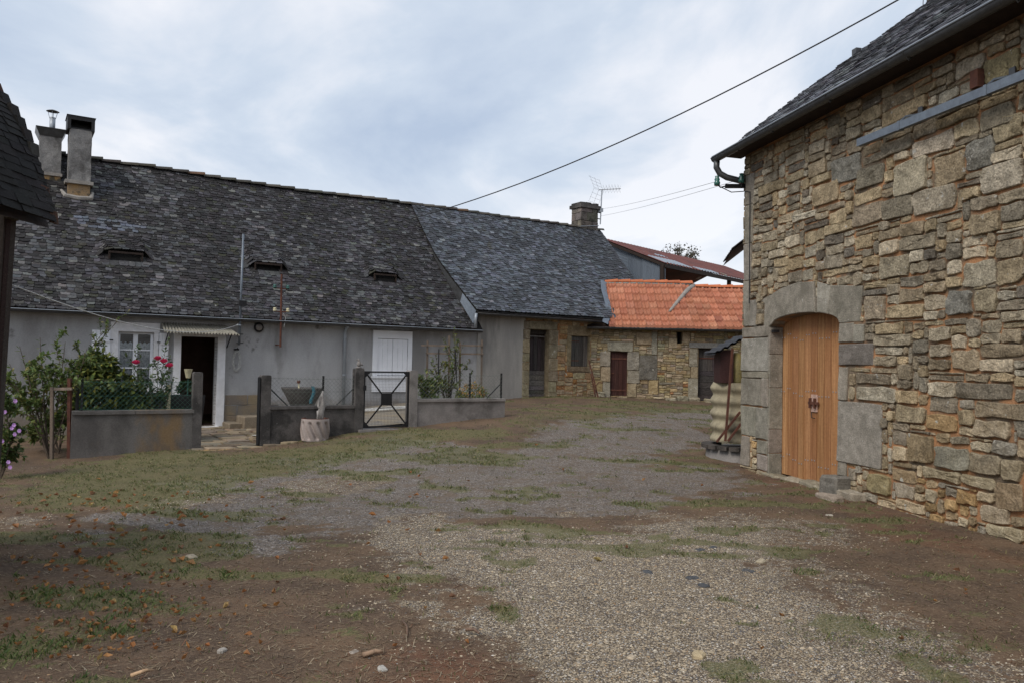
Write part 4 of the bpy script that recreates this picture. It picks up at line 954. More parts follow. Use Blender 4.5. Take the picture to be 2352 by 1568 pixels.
MB().fbox(SF, RD2[0]+.05, RD2[0]+.55, RD2[3]-.31, RD2[3]-.275, -.155, -.14).build('hinge', M['rust'], rd2)
lt = pxr(SF, 1583, 787, 1677, 799); MB().fbox(SF, lt[0], lt[1], lt[2], lt[3], -.2, .03, (.24,.235,.22)).build('lintel', M['oldwood_h'], shed)
MB().fbox(SF, SLT[0]-.02, SLT[1]+.02, SLT[2]-.02, SLT[3]+.02, -.36, -.35).build('slot_backing', M['under'], shed)
# rusty tools leaning in the inner corner
for k, (q, lab) in enumerate(((((1352,826),(1374,914)), 'rusty iron bar leaning left of a bent tool in the shed corner'), (((1357,858),(1368,913)), 'shorter rusty iron bar leaning behind the bent tool in the shed corner'))):
    A = at(*q[0], 22.95); B = at(*q[1], 22.85); B.z = gz(B.x, B.y)-.02
    MB().tube([A, (A+B)/2+Vector((.01, 0, 0)), B], [.016, .024, .026], 6).build('iron_bar', M['rust'], None, label=lab, cat='iron bar', base=B)
A = at(1369, 884, 22.8); B = at(1366, 912, 22.85); B.z = gz(B.x, B.y)-.02
hk = MB().tube([B, A, A+Vector((.08, -.02, .09)), A+Vector((.2, -.03, .07))], .014, 6)
hk.build('bent_tool', M['rust'], None, label='bent rusty hook tool propped beside the red-brown shed door', cat='tool', base=B)

# ------------------------------------------------------------------ hangar with rusty roof
A_ = Vector((3.32, 30, 0)); B_ = Vector((5.42, 28, 0)); A_.z = at(1375, 546, 30).z; B_.z = at(1525, 604, 28).z
C_ = at(1712, 643, 33.2); D_ = at(1712, 611, 37.4)
ex = (C_-B_); C_ = B_+ex*1.6; D_ = A_+(D_-A_)*1.6; D_ = A_+(C_-B_)*1.0
hang = thing('hangar', 'open hangar with rust-red corrugated sheet roof behind the tiled shed', 'hangar', (6, 29, .6))
nw = 46
rfm = MB(); up_ = Vector((0, 0, 1))
def rfn(i, j):
    e0 = A_+(D_-A_)*i; e1 = B_+(C_-B_)*i; return e0+(e1-e0)*j+up_*(.022*math.sin(i*2*math.pi*nw))
rfo = rfm.grid(rfn, nw*6, 6).build('roof', M['rustroof'], hang, True)
for k, (i0, i1, j0, j1, nm) in enumerate(((.02, .2, .70, .98, 'pale'), (.26, .40, .86, 1.0, 'pale'), (.44, .47, .9, 1.0, 'pale'), (.17, .24, .45, .52, 'pale'))):
    MB().grid(lambda i, j: rfn(i0+(i1-i0)*i, j0+(j1-j0)*j)+up_*.016, 60, 2).build('patch_sheet', M['zinc'] if k != 2 else M['canopy'], rfo, True)
hv = (C_-B_); hd = Vector((hv.x, hv.y, 0)).normalized(); gd = (A_-B_); gd.z = 0; gd.normalize()
MB().box((A_+B_)/2-up_*.09, (A_-B_).normalized(), hd, (A_-B_).normalized().cross(hd), (A_-B_).length/2, .03, .05).build('verge_board', M['darkwood'], rfo)
MB().box((C_+B_)/2-up_*.10, hv.normalized(), gd, up_, hv.length/2, .04, .07).build('eave_beam', M['darkwood'], hang)
# rear slope
MB().add([A_, D_, D_+gd*3.2-up_*1.3, A_+gd*3.2-up_*1.3], [(0, 1, 2, 3)]).build('rear_slope', M['rustroof'], hang)
MB().add([A_+gd*3+Vector((0,0,-1.2)), D_+gd*3-up_*1.2, Vector((*(D_+gd*3).xy, .3)), Vector((*(A_+gd*3).xy, .3))], [(0, 1, 2, 3)]).build('rear_wall', M['darkwood'], hang)
gF = Frame((B_.x, B_.y, 0), gd, -hd)
Lg = Vector((A_.x-B_.x, A_.y-B_.y, 0)).length
def sheet(u0, u1, top0, top1, bot, n, name, horiz=False, mat='bluesheet'):
    mb = MB()
    if horiz: mb.grid(lambda i, j: gF.p(u0+(u1-u0)*i, bot+((top0*(1-i)+top1*i)-bot)*j, n+.018*math.sin((bot+((top0*(1-i)+top1*i)-bot)*j)*2*math.pi/.1)), 2, 90)
    else: mb.grid(lambda i, j: gF.p(u0+(u1-u0)*i, bot+((top0*(1-i)+top1*i)-bot)*j, n+.016*math.sin(i*2*math.pi*(u1-u0)/.09)), 80, 1)
    return mb.build(name, M[mat], hang, True)
zt = lambda u: B_.z+(A_.z-B_.z)*u/Lg-.12
sheet(.0, 1.0, zt(0), zt(1.0), 3.3, -.06, 'cladding_sheet'); sheet(1.0, 1.7, zt(1.0), zt(1.7), 3.2, -.10, 'cladding_sheet'); sheet(1.7, 3.2, zt(1.7), zt(3.0)+.1, 3.0, -.14, 'cladding_sheet', True)
for q in (0, .5, 1.0): p = B_+hv*q; MB().tube([Vector((p.x, p.y, .2))+gd*.1, p-up_*.1+gd*.1], .09, 8).build('post', M['darkwood'], hang)

# ------------------------------------------------------------------ stone barn on the right
barn = thing('stone_barn', 'big rubble-stone barn with arched larch door, slate roof and dark gutter', 'barn', BF.p(2, 0))
BO = .30; BL = 10.0; GUTZ = BF.px(1760, 318, BO)[1]*.5+BF.px(2200, 75, BO)[1]*.5
EVB = GUTZ+.03
KB = .75; BD = 5.2
VTB = EVB+.02
dl_ = BF.px(1765, 900); dr_ = BF.px(1925, 900)
DU0, DU1 = dl_[0], dr_[0]; SPV = BF.px(1766, 750)[1]; CRV = BF.px(1853, 719)[1]; SPR = BF.px(1924, 741)[1]
SPV = (SPV+SPR)/2
def arch(u):
    t_ = (u-(DU0+DU1)/2)/((DU1-DU0)/2); return SPV+(CRV-SPV)*math.sqrt(max(0, 1-min(1, abs(t_))**2.0))*1.0
ARCH = [(DU0+(DU1-DU0)*i/16, arch(DU0+(DU1-DU0)*i/16)) for i in range(17)]
BB = BF.shift(-.017)
wm = MB(); us = [0, DU0, DU1, BL]
def gridw(u0, u1, v0, v1):
    nu_, nv_ = max(1, int((u1-u0)/.12)), max(1, int((v1-v0)/.12))
    wm.grid(lambda i, j: BB.p(u0+(u1-u0)*i, v0+(v1-v0)*j, .022*fnoise((u0+(u1-u0)*i)*3, (v0+(v1-v0)*j)*3)*(0 if i in (0, 1) or j in (0, 1) else 1)+.0), nu_, nv_)
gridw(0, DU0, -.5, VTB); gridw(DU1, BL, -.5, VTB)
for k in range(16):
    (a, va), (b2, vb) = ARCH[k], ARCH[k+1]
    wm.add([BB.p(a, va), BB.p(b2, vb), BB.p(b2, VTB), BB.p(a, VTB)], [(0, 1, 2, 3)])
    wm.add([BB.p(a, va), BB.p(b2, vb), BB.p(b2, vb, -.5), BB.p(a, va, -.5)], [(0, 1, 2, 3)])
for uu in (DU0, DU1): wm.add([BB.p(uu, -.5), BB.p(uu, SPV+.02), BB.p(uu, SPV+.02, -.5), BB.p(uu, -.5, -.5)], [(0, 1, 2, 3)])
# far gable, near end, rear
for uu in (0.0, BL): wm.add([BB.p(uu, -.5, 0), BB.p(uu, VTB, 0), BB.p(uu, VTB+KB*BD, -BD), BB.p(uu, VTB, -2*BD), BB.p(uu, -.5, -2*BD)], [(0, 1, 2, 3, 4)])
wm.add([BB.p(0, -.5, -2*BD), BB.p(BL, -.5, -2*BD), BB.p(BL, VTB, -2*BD), BB.p(0, VTB, -2*BD)], [(0, 1, 2, 3)])
wallB = wm.build('wall', M['mortar'], barn)
# --- stones drawn from the place: (x0, y0, x1, y1) read off the wall, then rubble between them
rb = random.Random(99); pcsU = []; pcsL = []; pcsA = []; OCC = []
GRY = [(.36, (.43,.36,.255)), (.20, (.335,.29,.22)), (.26, (.49,.395,.255)), (.18, (.56,.49,.37)), (.05, (.24,.21,.17))]
LOW = [(.32, (.42,.32,.20)), (.25, (.38,.31,.215)), (.12, (.46,.32,.165)), (.17, (.55,.46,.32)), (.16, (.36,.32,.255))]
def add_poly(poly, c, out, flat=False, lst=None, rough=.014, bev=.018, back=-.05):
    lst = lst if lst is not None else pcsU
    lst.append((*stone_geo(BF, ccw(poly), out, rb, rough, bev, back, flat), c))
def vcol1(c, v, rng):
    k = 1+rng.uniform(-v, v); w = rng.uniform(-.03, .05); return (c[0]*k*(1+w), c[1]*k, c[2]*k*(1-w))
def boxpx(x0, y0, x1, y1): return pxr(BF, x0, y0, x1, y1)
A_G = (.33,.31,.27)
ASH = [(1922,922,2025,1068,(.35,.335,.295)),(1927,741,1960,786,A_G),(1960,744,1984,786,A_G),(1927,788,2006,839,(.21,.20,.18)),(1922,841,1946,919,A_G),(1918,1054,1944,1092,A_G),
       (1704,776,1765,852,(.39,.375,.335)),(1706,750,1765,775,A_G),(1702,852,1765,868,A_G),(1702,868,1748,930,A_G),(1748,868,1765,934,A_G),(1700,931,1736,1000,A_G),(1736,935,1765,1008,A_G),(1698,1000,1722,1068,(.30,.28,.24)),(1738,1010,1764,1042,A_G),(1738,1043,1764,1080,A_G),
       (1708,645,1722,750,A_G),(1722,688,1738,750,A_G),(1708,560,1726,645,A_G),(1711,470,1730,560,A_G),(1713,400,1732,470,A_G)]
for x0, y0, x1, y1, c in ASH:
    r_ = boxpx(x0, y0, x1, y1); r_ = (max(r_[0], 0.0), r_[1], r_[2], r_[3]); r_ = (r_[0], min(r_[1], DU0) if r_[0] < DU0 else max(r_[1], DU1), r_[2], r_[3])
    if r_[0] > DU0 and r_[0] < DU1: r_ = (DU1, r_[1], r_[2], r_[3])
    OCC.append(r_); add_poly(rect_stone(r_[0], r_[2], r_[1], r_[3], .005, rb, .006, .014), vcol(c, .1, rb), .010, True, pcsA, .005, .010, -.07)
# arch stones
def PV(x, y): return BF.px(x, y)
def arcseg(u0, u1, n=8): return [(u0+(u1-u0)*i/n, arch(u0+(u1-u0)*i/n)+.004) for i in range(n+1)]
uk0, uk1 = PV(1878, 690)[0], PV(1902, 690)[0]
arch_polys = [(arcseg(DU0, uk0)+[PV(1872, 646), PV(1835, 648), PV(1796, 660), PV(1745, 690), (DU0-.16, PV(1742, 700)[1]), (DU0-.18, SPV-.01)], (.32,.30,.26)),
              (arcseg(uk0+.006, uk1)+[PV(1908, 655), PV(1876, 646)], (.40,.385,.34)),
              (arcseg(uk1+.006, DU1)+[(DU1+.004, SPV-.02), (PV(1975, 741)[0], SPV-.02), PV(1982, 656), PV(1912, 655)], (.30,.285,.245))]
ARP = [ccw(p) for p, c in arch_polys]
for p, c in arch_polys: add_poly(inset(ccw(p), .004), c, .014, True, pcsA, .003, .010, -.20)
BIG = [(2054,366,2131,446),(2145,352,2217,425),(2217,320,2282,387),(1911,359,1978,417),(1969,380,2031,431),(1867,422,1927,471),(2256,373,2352,440),(2096,429,2198,492),(2029,450,2100,499),(1959,468,2029,517),
 (2282,264,2352,323),(2251,243,2333,292),(2100,312,2191,355),(2230,485,2300,538),(2261,123,2342,183),(2194,130,2265,172),(2020,584,2091,640),(2213,598,2288,659),(2288,593,2352,654),(1983,678,2035,739),
 (2175,664,2231,727),(2236,664,2290,720),(2185,800,2248,851),(1967,884,2058,922),(2058,930,2128,970)]
BIGL = [(2086,997,2149,1067),(2149,1025,2227,1081),(2227,1039,2304,1095),(2304,1053,2352,1104),(2128,950,2201,990),(2238,964,2323,1006),(1995,1086,2046,1133),(2288,1109,2352,1175),(2121,1076,2207,1104),(2208,1092,2287,1120),(2248,1158,2316,1203),(2264,1205,2352,1240)]
for k, r0 in enumerate(BIG+BIGL):
    r_ = boxpx(*r0); OCC.append(r_); low = k >= len(BIG)
    c = vcol(pick(LOW if low else GRY, rb), .12, rb)
    if r0 in ((2261,123,2342,183), (1995,1086,2046,1133)): c = (.42,.35,.20)
    if r0 in ((2121,1076,2207,1104), (2208,1092,2287,1120)): c = (.44,.37,.25)
    if r0 in ((1911,359,1978,417), (2217,320,2282,387), (2175,664,2231,727)): c = (.33,.315,.27)
    add_poly(rect_stone(r_[0], r_[2], r_[1], r_[3], .007, rb, .016, .04, .08), c, rb.uniform(.008, .032), False, pcsL if low else pcsU, .014, .008)
blk = [lambda u, v: any(o[0]-.01 < u < o[1]+.01 and o[2]-.008 < v < o[3]+.008 for o in OCC),
       lambda u, v: DU0-.0 < u < DU1+.0 and v < arch(u)+.01,
       lambda u, v: any(inpoly(p, u, v) for p in ARP)]
def bsizes(u, v):
    if v < 1.0: return [(9,4),(11,5),(7,3),(13,4),(9,5),(6,3),(14,3),(8,2),(5,3),(10,4)]
    return [(13,4),(17,4),(10,3),(15,5),(11,3),(7,3),(19,4),(6,4),(10,5),(8,2),(13,2),(20,5),(9,4),(14,3),(12,6),(5,3),(16,3)]
def warp(u, v): return .030*fnoise(u*1.1, v*1.3, 7)+.012*fnoise(u*3, v*3, 2)
for (ua, va, ub, vb) in rubble(0.0, BL, -.3, VTB-.03, .036, .0345, blk, bsizes, rb):
    low = rb.random() < sstep(1.5, .5, va+.3*fnoise(ua*1.3, 5)); big = min(ub-ua, vb-va)
    p = rect_stone(ua, va, ub, vb, .003+.006*rb.random(), rb, .013 if big > .1 else .007, .026, .10)
    near = any(o[0]-.3 < ua < o[1]+.3 and o[2]-.25 < va < o[3]+.25 for o in OCC)
    cf = 1.0 if va > 3.9 else 1.0
    add_poly(p, vcol1(tuple(x*1.06 for x in pick(LOW if low else GRY, rb)), .24, rb), rb.uniform(.0, .030) if big > .08 else rb.uniform(-.002, .014), False, pcsL if low else pcsU, .013 if big > .1 else .006, .007)
nL = sum(1 for p in pcsL if px_area(p[0]) > 0)
emit(pcsA, 'dressed_stone', 'dressed_stones', M['ashlar'], wallB)
allp = [(p, 'U') for p in pcsU]+[(p, 'L') for p in pcsL]
allp.sort(key=lambda q: -px_area(q[0][0])); lim = 300-len(pcsA)
mU, mL = MB(), MB()
for k, (p, z) in enumerate(allp):
    if k < lim and px_area(p[0]) > 0: MB().add(*p).build('stone', M['stone' if z == 'U' else 'stone_low'], wallB, True, sharp=26)
    else: (mU if z == 'U' else mL).add(*p)
mU.build('stone_rubble', M['stone'], wallB, True, kind='stuff', sharp=26); mL.build('stone_rubble', M['stone_low'], wallB, True, kind='stuff', sharp=26)
# jamb blocks in the reveal (left side of the opening, seen past the front blocks)
JF = Frame(BF.p(DU0, 0), -BF.N, BF.U)
yy = -.02
for h_ in (.34, .36, .62, .5, .62, .2):
    y1 = min(yy+h_, SPV); MB().add(*stone_geo(JF, ccw(rect_stone(.004, yy, .23, y1, .003, rb, .004, .01)), .014, rb, .003, .008, -.05, True, tilt=0), vcol((.33,.31,.27), .12, rb)).build('dressed_stone', M['ashlar'], wallB); yy = y1
# door
DF = BF.shift(-.21)
do = MB().fbox(DF, DU0-.05, DU1+.05, -.05, CRV+.06, -.06, -.05).build('door', M['darkwood'], barn); do['label'] = 'arched vertical-board larch door with iron latch'
nb = 11; w_ = (DU1-DU0+.04)/nb
for i in range(nb):
    c = vcol(pick([(.4, (.45,.235,.105)), (.3, (.38,.19,.085)), (.25, (.54,.305,.145)), (.15, (.29,.14,.068))], rb), .1, rb); u0 = DU0-.02+i*w_
    n_ = 0.0 if i > 1 else -.025
    MB().fbox(DF, u0+.004, u0+w_-.004, .015+rb.uniform(0, .012), CRV+.05, -.05, n_+rb.uniform(-.004, .004), c).build('plank', M['pine'], do)
sc_ = MB()
for i in range(nb):
    for vv_ in (.28, 1.25, 2.05):
        for q in (.3, .7): sc_.lathe(DF.p(DU0-.02+(i+q)*w_, vv_+.05*math.sin(i*1.7), .004), [(.011, 0), (.009, .004), (.001, .006)], 6, ax=(DF.U, DF.V, DF.N))
sc_.build('screws', M['zinc'], do, kind='stuff')
lp = DF.px(1871, 925, .01); lo = MB().fbox(DF, lp[0]-.07, lp[0]+.07, lp[1]-.12, lp[1]+.12, .0, .022, (.62,.42,.34)).build('latch_plate', M['oldwood'], do)
MB().fbox(DF, lp[0]-.10, lp[0]+.13, lp[1]-.02, lp[1]+.02, .024, .05).build('bolt', M['rust'], lo)
for q in (-.06, .05): MB().fbox(DF, lp[0]+q-.012, lp[0]+q+.012, lp[1]-.07, lp[1]+.07, .024, .06).build('staple', M['rust'], lo)
MB().tube([DF.p(lp[0]-.03, lp[1]-.12, .04), DF.p(lp[0]-.01, lp[1]-.2, .05), DF.p(lp[0]+.06, lp[1]-.21, .04)], .006, 5).build('hook', M['black'], lo)
# little iron hinge pintle at the springing
pv = BF.px(1774, 762); MB().box(BF.p(DU0+.04, SPV-.06, -.08), BF.U, BF.N, (0, 0, 1), .03, .05, .02).build('iron_pintle', M['black'], barn)
# threshold and guard stones
for k, (x, y, w_, d_, h_) in enumerate(((1765,1092,.35,.20,.06),(1812,1104,.40,.25,.06),(1858,1117,.42,.25,.08),(1893,1130,.30,.25,.08),(1893,1148,.34,.16,.10),(1938,1146,.28,.22,.13))):
    p = G(x, y); F3 = Frame((p.x, p.y, p.z-.03), BF.U, (0, 0, 1), -BF.N)
    MB().add(*stone_geo(F3, ccw(rect_stone(-w_/2*1.3, -.02, w_/2*1.3, d_, .01, rb, .02, .05)), h_, rb, .012, .02, -.1), vcol((.36,.325,.26), .12, rb)).build('threshold_stone', M['ashlar'], barn)
gp = BF.px(1936, 1118); F3 = BF
gs = MB(); c0 = BF.p(gp[0], 0, .12)
gs.add(*stone_geo(Frame(BF.p(gp[0], 0, .02), BF.U, BF.N), ccw(rect_stone(-.20, -.05, .17, .25, .0, rb, .012, .05)), .20, rb, .012, .03, -.02), (.22,.21,.19)).build('guard_stone', M['ashlar'], barn)
# roof: slope seen at a low angle, gutter and outlet
def S_barn(u, s, sref=None):
    h = s/math.hypot(1, KB); return BF.p(u, EVB+.05+KB*h*(1-.0)+.02*fnoise(u, s, 3)-.10*math.exp(-h*1.5)+.05, BO+.05-h)
SLb = BD*math.hypot(1, KB)+.4
rfb = MB().grid(lambda i, j: S_barn(-.12+(BL+.3)*i, SLb*j)-Vector((0, 0, .03)), 20, 10)
rfb.grid(lambda i, j: BF.p(-.12+(BL+.3)*i, EVB+KB*BD+.2-(KB*BD+.3)*j, -BD-(BD+.3)*j), 2, 2)
rfb = rfb.build('roof', M['under'], barn)
tb = lambda u, s, rng: vcol(pick([(.4, (.06,.060,.066)), (.4, (.12,.122,.135)), (.2, (.19,.195,.21))], rng), .25, rng)
emit(slates(S_barn, lambda s: -.15+.03*math.sin(s*40), lambda s: BL*.72, SLb, .115, (.14, .26), tb, random.Random(31), lift=.02), 'slate', 'slate_covering', M['slate'], rfb)
gutter('gutter', M['zinc_dark'], barn, BF.p(-.24, EVB-.0, BO+.10), BF.p(BL, EVB+.03, BO+.10), .07, BF.N)
MB().tube([BF.p(-.2, EVB+.012, BO+.168), BF.p(BL, EVB+.036, BO+.168)], .012, 6).build('gutter_bead', M['zinc'], barn)
for uu in (.55, 1.55, 2.9, 4.3, 5.7): MB().tube([BF.p(uu, EVB+.005, BO+.0), BF.p(uu, EVB-.078, BO+.10), BF.p(uu, EVB+.0, BO+.172)], .010, 5).build('gutter_bracket', M['zinc_dark'], barn)
MB().tube([BF.p(-.16, EVB-.06, BO+.10), BF.p(-.17, EVB-.16, BO+.10), BF.p(-.15, EVB-.26, BO+.05), BF.p(-.10, EVB-.33, BO-.05), BF.p(-.05, EVB-.38, BO-.25), BF.p(-.03, EVB-.42, -.05)], .05, 10).build('outlet_bend', M['zinc_dark'], barn, True)
MB().add([BF.p(-.2, VTB-.0, -.05), BF.p(BL, VTB, -.05), BF.p(BL, EVB+.03, BO+.05), BF.p(-.2, EVB+.03, BO+.05)], [(0, 1, 2, 3)]).build('soffit', M['darkwood'], barn)
MB().box(S_barn(-.2, 3.15)+Vector((0, 0, .03)), BF.U, BF.N, (0, 0, 1), .06, .05, .05).build('verge_clip', M['zinc_dark'], rfb)
# galvanised sliding-door rail with brackets
ra = BF.px(1972, 329, .16); rl = MB(); F3 = BF.shift(.16)
rv1 = BF.px(2345, 177, .16)
def rail_v(u): return ra[1]+(rv1[1]-ra[1])*(u-ra[0])/(rv1[0]-ra[0])
ue_ = rv1[0]+2.5; q0, q1 = F3.p(ra[0], rail_v(ra[0])), F3.p(ue_, rail_v(ue_)); dd = (q1-q0).normalized(); pn = dd.cross(BF.N)
rl.box((q0+q1)/2, dd, BF.N, pn, (q1-q0).length/2, .028, .045); rlo = rl.build('door_rail', M['galv'], barn)
for (x, y) in ((2068, 290), (2268, 205), (2440, 130)):
    bu = BF.px(x, y, .16)[0]; p = F3.p(bu, rail_v(bu))
    br = MB().box(p, dd, BF.N, pn, .018, .034, .053); br.tube([p+Vector((0, 0, .05)), p+Vector((0, 0, .09))+BF.U*.06-BF.N*.02, p+Vector((0, 0, .11))+BF.U*.14-BF.N*.15], .013, 6); br.build('rail_bracket', M['galv'], rlo)
    pl = p+Vector((0, 0, .13))+BF.U*.16-BF.N*.13; MB().box(pl, BF.U, BF.N, (0, 0, 1), .035, .008, .05).build('bracket_plate', M['zinc_dark'], rlo)
bu = BF.px(2250, 183, .03); MB().fbox(BF, bu[0]-.05, bu[0]+.05, bu[1]-.09, bu[1]+.09, .02, .10).build('iron_box', M['rust'], barn)
# rear lean-to eave showing past the barn corner
le = thing('rear_lean_to', 'dark eave corner of a lean-to roof jutting out behind the barn corner', 'lean-to', (5.2, 17.6, .3))
E0, E1, E2 = at(1681, 572, 16.6), at(1716, 546, 16.6), at(1716, 580, 16.6)
sl_ = MB(); dz = Vector((1.2, .2, .95)); 
sl_.grid(lambda i, j: E0+Vector((.4, 2.2, .0))*i+dz*j+Vector((0, 0, .03*math.sin(i*40))), 30, 4); sl_.grid(lambda i, j: E0+Vector((.4, 2.2, -.05))*i+dz*j-Vector((0, 0, .04)), 4, 4)
sl_.build('roof', M['darkwood'], le)
LFr = Frame((0, 16.95, 0), (1, 0, 0), (0, -1, 0)); zr = E0.z
MB().prism(LFr, [(5.7, 0), (7.2, 0), (7.2, zr+1.85), (5.7, zr+.7)], -1.7, 0).build('wall', M['mortar_dull'], le)
# ------------------------------------------------------------------ dark shed at the left edge
ls_ = thing('tool_shed', 'dark timber shed eave with tile-edged roof at the left edge of the yard', 'shed', (-4.6, 6.2, 0))
YT = 7.0
V1 = [at(x-16, y+8, YT) for x, y in ((129, 517), (104, 445), (88, 395), (68, 335), (36, 275), (-6, 215), (-66, 130), (-166, 20))]
back = Vector((-.05, -4.2, 0))
rf_ = MB(); nV = len(V1)
for off, fl_ in ((Vector((0, 0, 0)), 0), (Vector((.07, 0, .05)), 1)):
    for i in range(nV-1):
        a, b2 = V1[i]+off, V1[i+1]+off; rf_.add([a, b2, b2+back, a+back], [(0, 1, 2, 3)])
rfo_ = rf_.build('roof', M['darkwood'], ls_)
rs6 = random.Random(6)
# dark courses on the steep slope
def vpt(d):
    for i in range(nV-1):
        l = (V1[i+1]-V1[i]).length
        if d <= l: return V1[i]+(V1[i+1]-V1[i])*(d/l), (V1[i+1]-V1[i]).normalized()
        d -= l
    return V1[-1], (V1[-1]-V1[-2]).normalized()
Ltot = sum((V1[i+1]-V1[i]).length for i in range(nV-1))
def S_ls(u, s, sref=None):
    p, t_ = vpt(max(0, min(s, Ltot-.01))); return p+Vector((.075, -u, .055))
emit(slates(S_ls, lambda s: -.02, lambda s: 4.0, Ltot-.1, .075, (.16, .3), lambda u, s, r: vcol((.017,.016,.016), .3, r), rs6, lift=.012, chamf=.05), 'slate', 'slate_covering', M['flag'], rfo_)
MB().box(V1[3]+Vector((-.10, -2.0, -.16)), Vector((.45, 0, .9)), (0, 1, 0), Vector((.9, 0, -.45)), .07, 2.0, .05, (.06,.05,.045)).build('purlin', M['oldwood_h'], rfo_)
# tile ends stepping up the verge
d = .0; k = 0
while d < Ltot-.1:
    p, t_ = vpt(d); nn = Vector((t_.z, 0, -t_.x)); sz = .02 if d < .62 else .05
    MB().box(p+nn*(sz*.7+.07)+t_*.07+Vector((0, -.03, 0)), (t_+nn*.25).normalized(), (0, 1, 0), (nn-t_*.25).normalized(), .055, .06, sz*.32, vcol(pick([(.6, (.022,.019,.018)), (.25, (.09,.042,.028)), (.15, (.045,.042,.038))], rs6), .25, rs6)).build('verge_tile', M['flag'], rfo_); d += .08 if d < .62 else .125; k += 1
pa, pb = at(24, 500, 6.6), at(-8, 985, 6.6); pb.z = min(pb.z, .9)
pd_ = (pb-pa).normalized(); pb = pa+pd_*((pa.z+.2)/-pd_.z)
MB().box((pa+pb)/2+Vector((-.07, 0, 0)), pd_, (0, 1, 0), pd_.cross(Vector((0, 1, 0))), (pb-pa).length/2, .08, .07, (.085,.07,.058)).build('post', M['oldwood'], ls_)
MB().box((pa+pb)/2+Vector((-.20, 0, 0)), pd_, (0, 1, 0), pd_.cross(Vector((0, 1, 0))), (pb-pa).length/2, .09, .06, (.05,.042,.037)).build('post', M['oldwood'], ls_)
MB().box((pa+pb)/2+Vector((-.012, -.03, 0)), pd_, (0, 1, 0), pd_.cross(Vector((0, 1, 0))), (pb-pa).length/2, .03, .02, (.05,.025,.02)).build('trim', M['oldwood'], ls_)
MB().add([Vector((-4.75, 6.55, -.2)), Vector((-4.75, 2, -.2)), Vector((-4.7, 2, 2.9)), Vector((-4.7, 6.55, 2.9))], [(0, 1, 2, 3)]).build('wall', M['darkwood'], ls_)
ba, bb = at(-20, 425, 6.6), at(18, 500, 6.6); bd = (bb-ba).normalized(); MB().box((ba+bb)/2, bd, (0, 1, 0), bd.cross(Vector((0, 1, 0))), (bb-ba).length/2+.03, .07, .06, (.10,.08,.062)).build('brace', M['oldwood_h'], ls_)

# ------------------------------------------------------------------ garden walls, pillars, wire fences, gates
def fpx(x, y, n=0): return FF.px(x, y, n)
def low_wall(x0, x1, ytop, name_label, mat, th=.16, cop=.055, cmat=None):
    u0, u1 = fpx(x0, ytop)[0], fpx(x1, ytop)[0]; vt = fpx((x0+x1)/2, ytop)[1]
    t_ = thing('garden_wall', name_label, 'wall', FF.p((u0+u1)/2, gz(*FF.p((u0+u1)/2, 0).xy), -th/2), 'low garden walls')
    w = MB()
    w.grid(lambda i, j: FF.p(u0+(u1-u0)*i, -.5+(vt-cop+.5)*j, .004*fnoise(i*9, j*7)), 24, 8); w.fbox(FF, u0, u1, -.5, vt-cop-.001, -th, -.004)
    w.build('wall', mat, t_)
    # coping cast in lengths
    n_ = max(1, round((u1-u0)/1.0))
    for i in range(n_):
        a, b2 = u0+(u1-u0)*i/n_, u0+(u1-u0)*(i+1)/n_; MB().fbox(FF, a+.003, b2-.003, vt-cop, vt+R.uniform(-.004, .004), -th-.03, .035).build('coping', cmat or mat, t_)
    return t_, u0, u1, vt
wA, ua0, ua1, vA = low_wall(165, 446, 942, 'stained grey garden wall below the laurel and roses', M['concrete_stain'], cmat=M['concrete_stain'])
wB, ub0_, ub1_, vB = low_wall(618, 818, 931, 'blackened garden wall behind the fluted planter', M['concrete_dark'], cmat=M['concrete_dark'])
wC, uc0, uc1, vC = low_wall(957, 1160, 915, 'clean grey garden wall below the trellis', M['concrete'], cmat=M['concrete'])
def pillar(x0, x1, ytop, mat, label, n=0.03):
    u0, u1 = fpx(x0, ytop)[0], fpx(x1, ytop)[0]; vt = fpx((x0+x1)/2, ytop)[1]; w = u1-u0
    m_ = MB(); e_ = .012
    pr = [(u0, -.5), (u1, -.5), (u1, vt-.02), (u1-.02, vt), (u0+.02, vt), (u0, vt-.02)]
    m_.prism(FF, pr, -.17, n)
    return m_.build('gate_pillar', mat, None, label=label, cat='pillar', group='concrete gate pillars', base=FF.p((u0+u1)/2, gz(*FF.p((u0+u1)/2, 0).xy), -.07)), u0, u1, vt
_, p1a, p1b, v1_ = pillar(445, 466, 854, M['concrete_dark'], 'dark concrete pillar at the right end of the rose-bed wall')
_, p2a, p2b, v2_ = pillar(600, 623, 861, M['concrete_dark'], 'dark concrete pillar holding the open black gate')
_, p3a, p3b, v3_ = pillar(817, 836, 845, M['concrete_dark'], 'dark concrete pillar with a small bird figure on top')
_, p4a, p4b, v4_ = pillar(941, 959, 850, M['concrete'], 'pale grey concrete pillar right of the mesh gate')
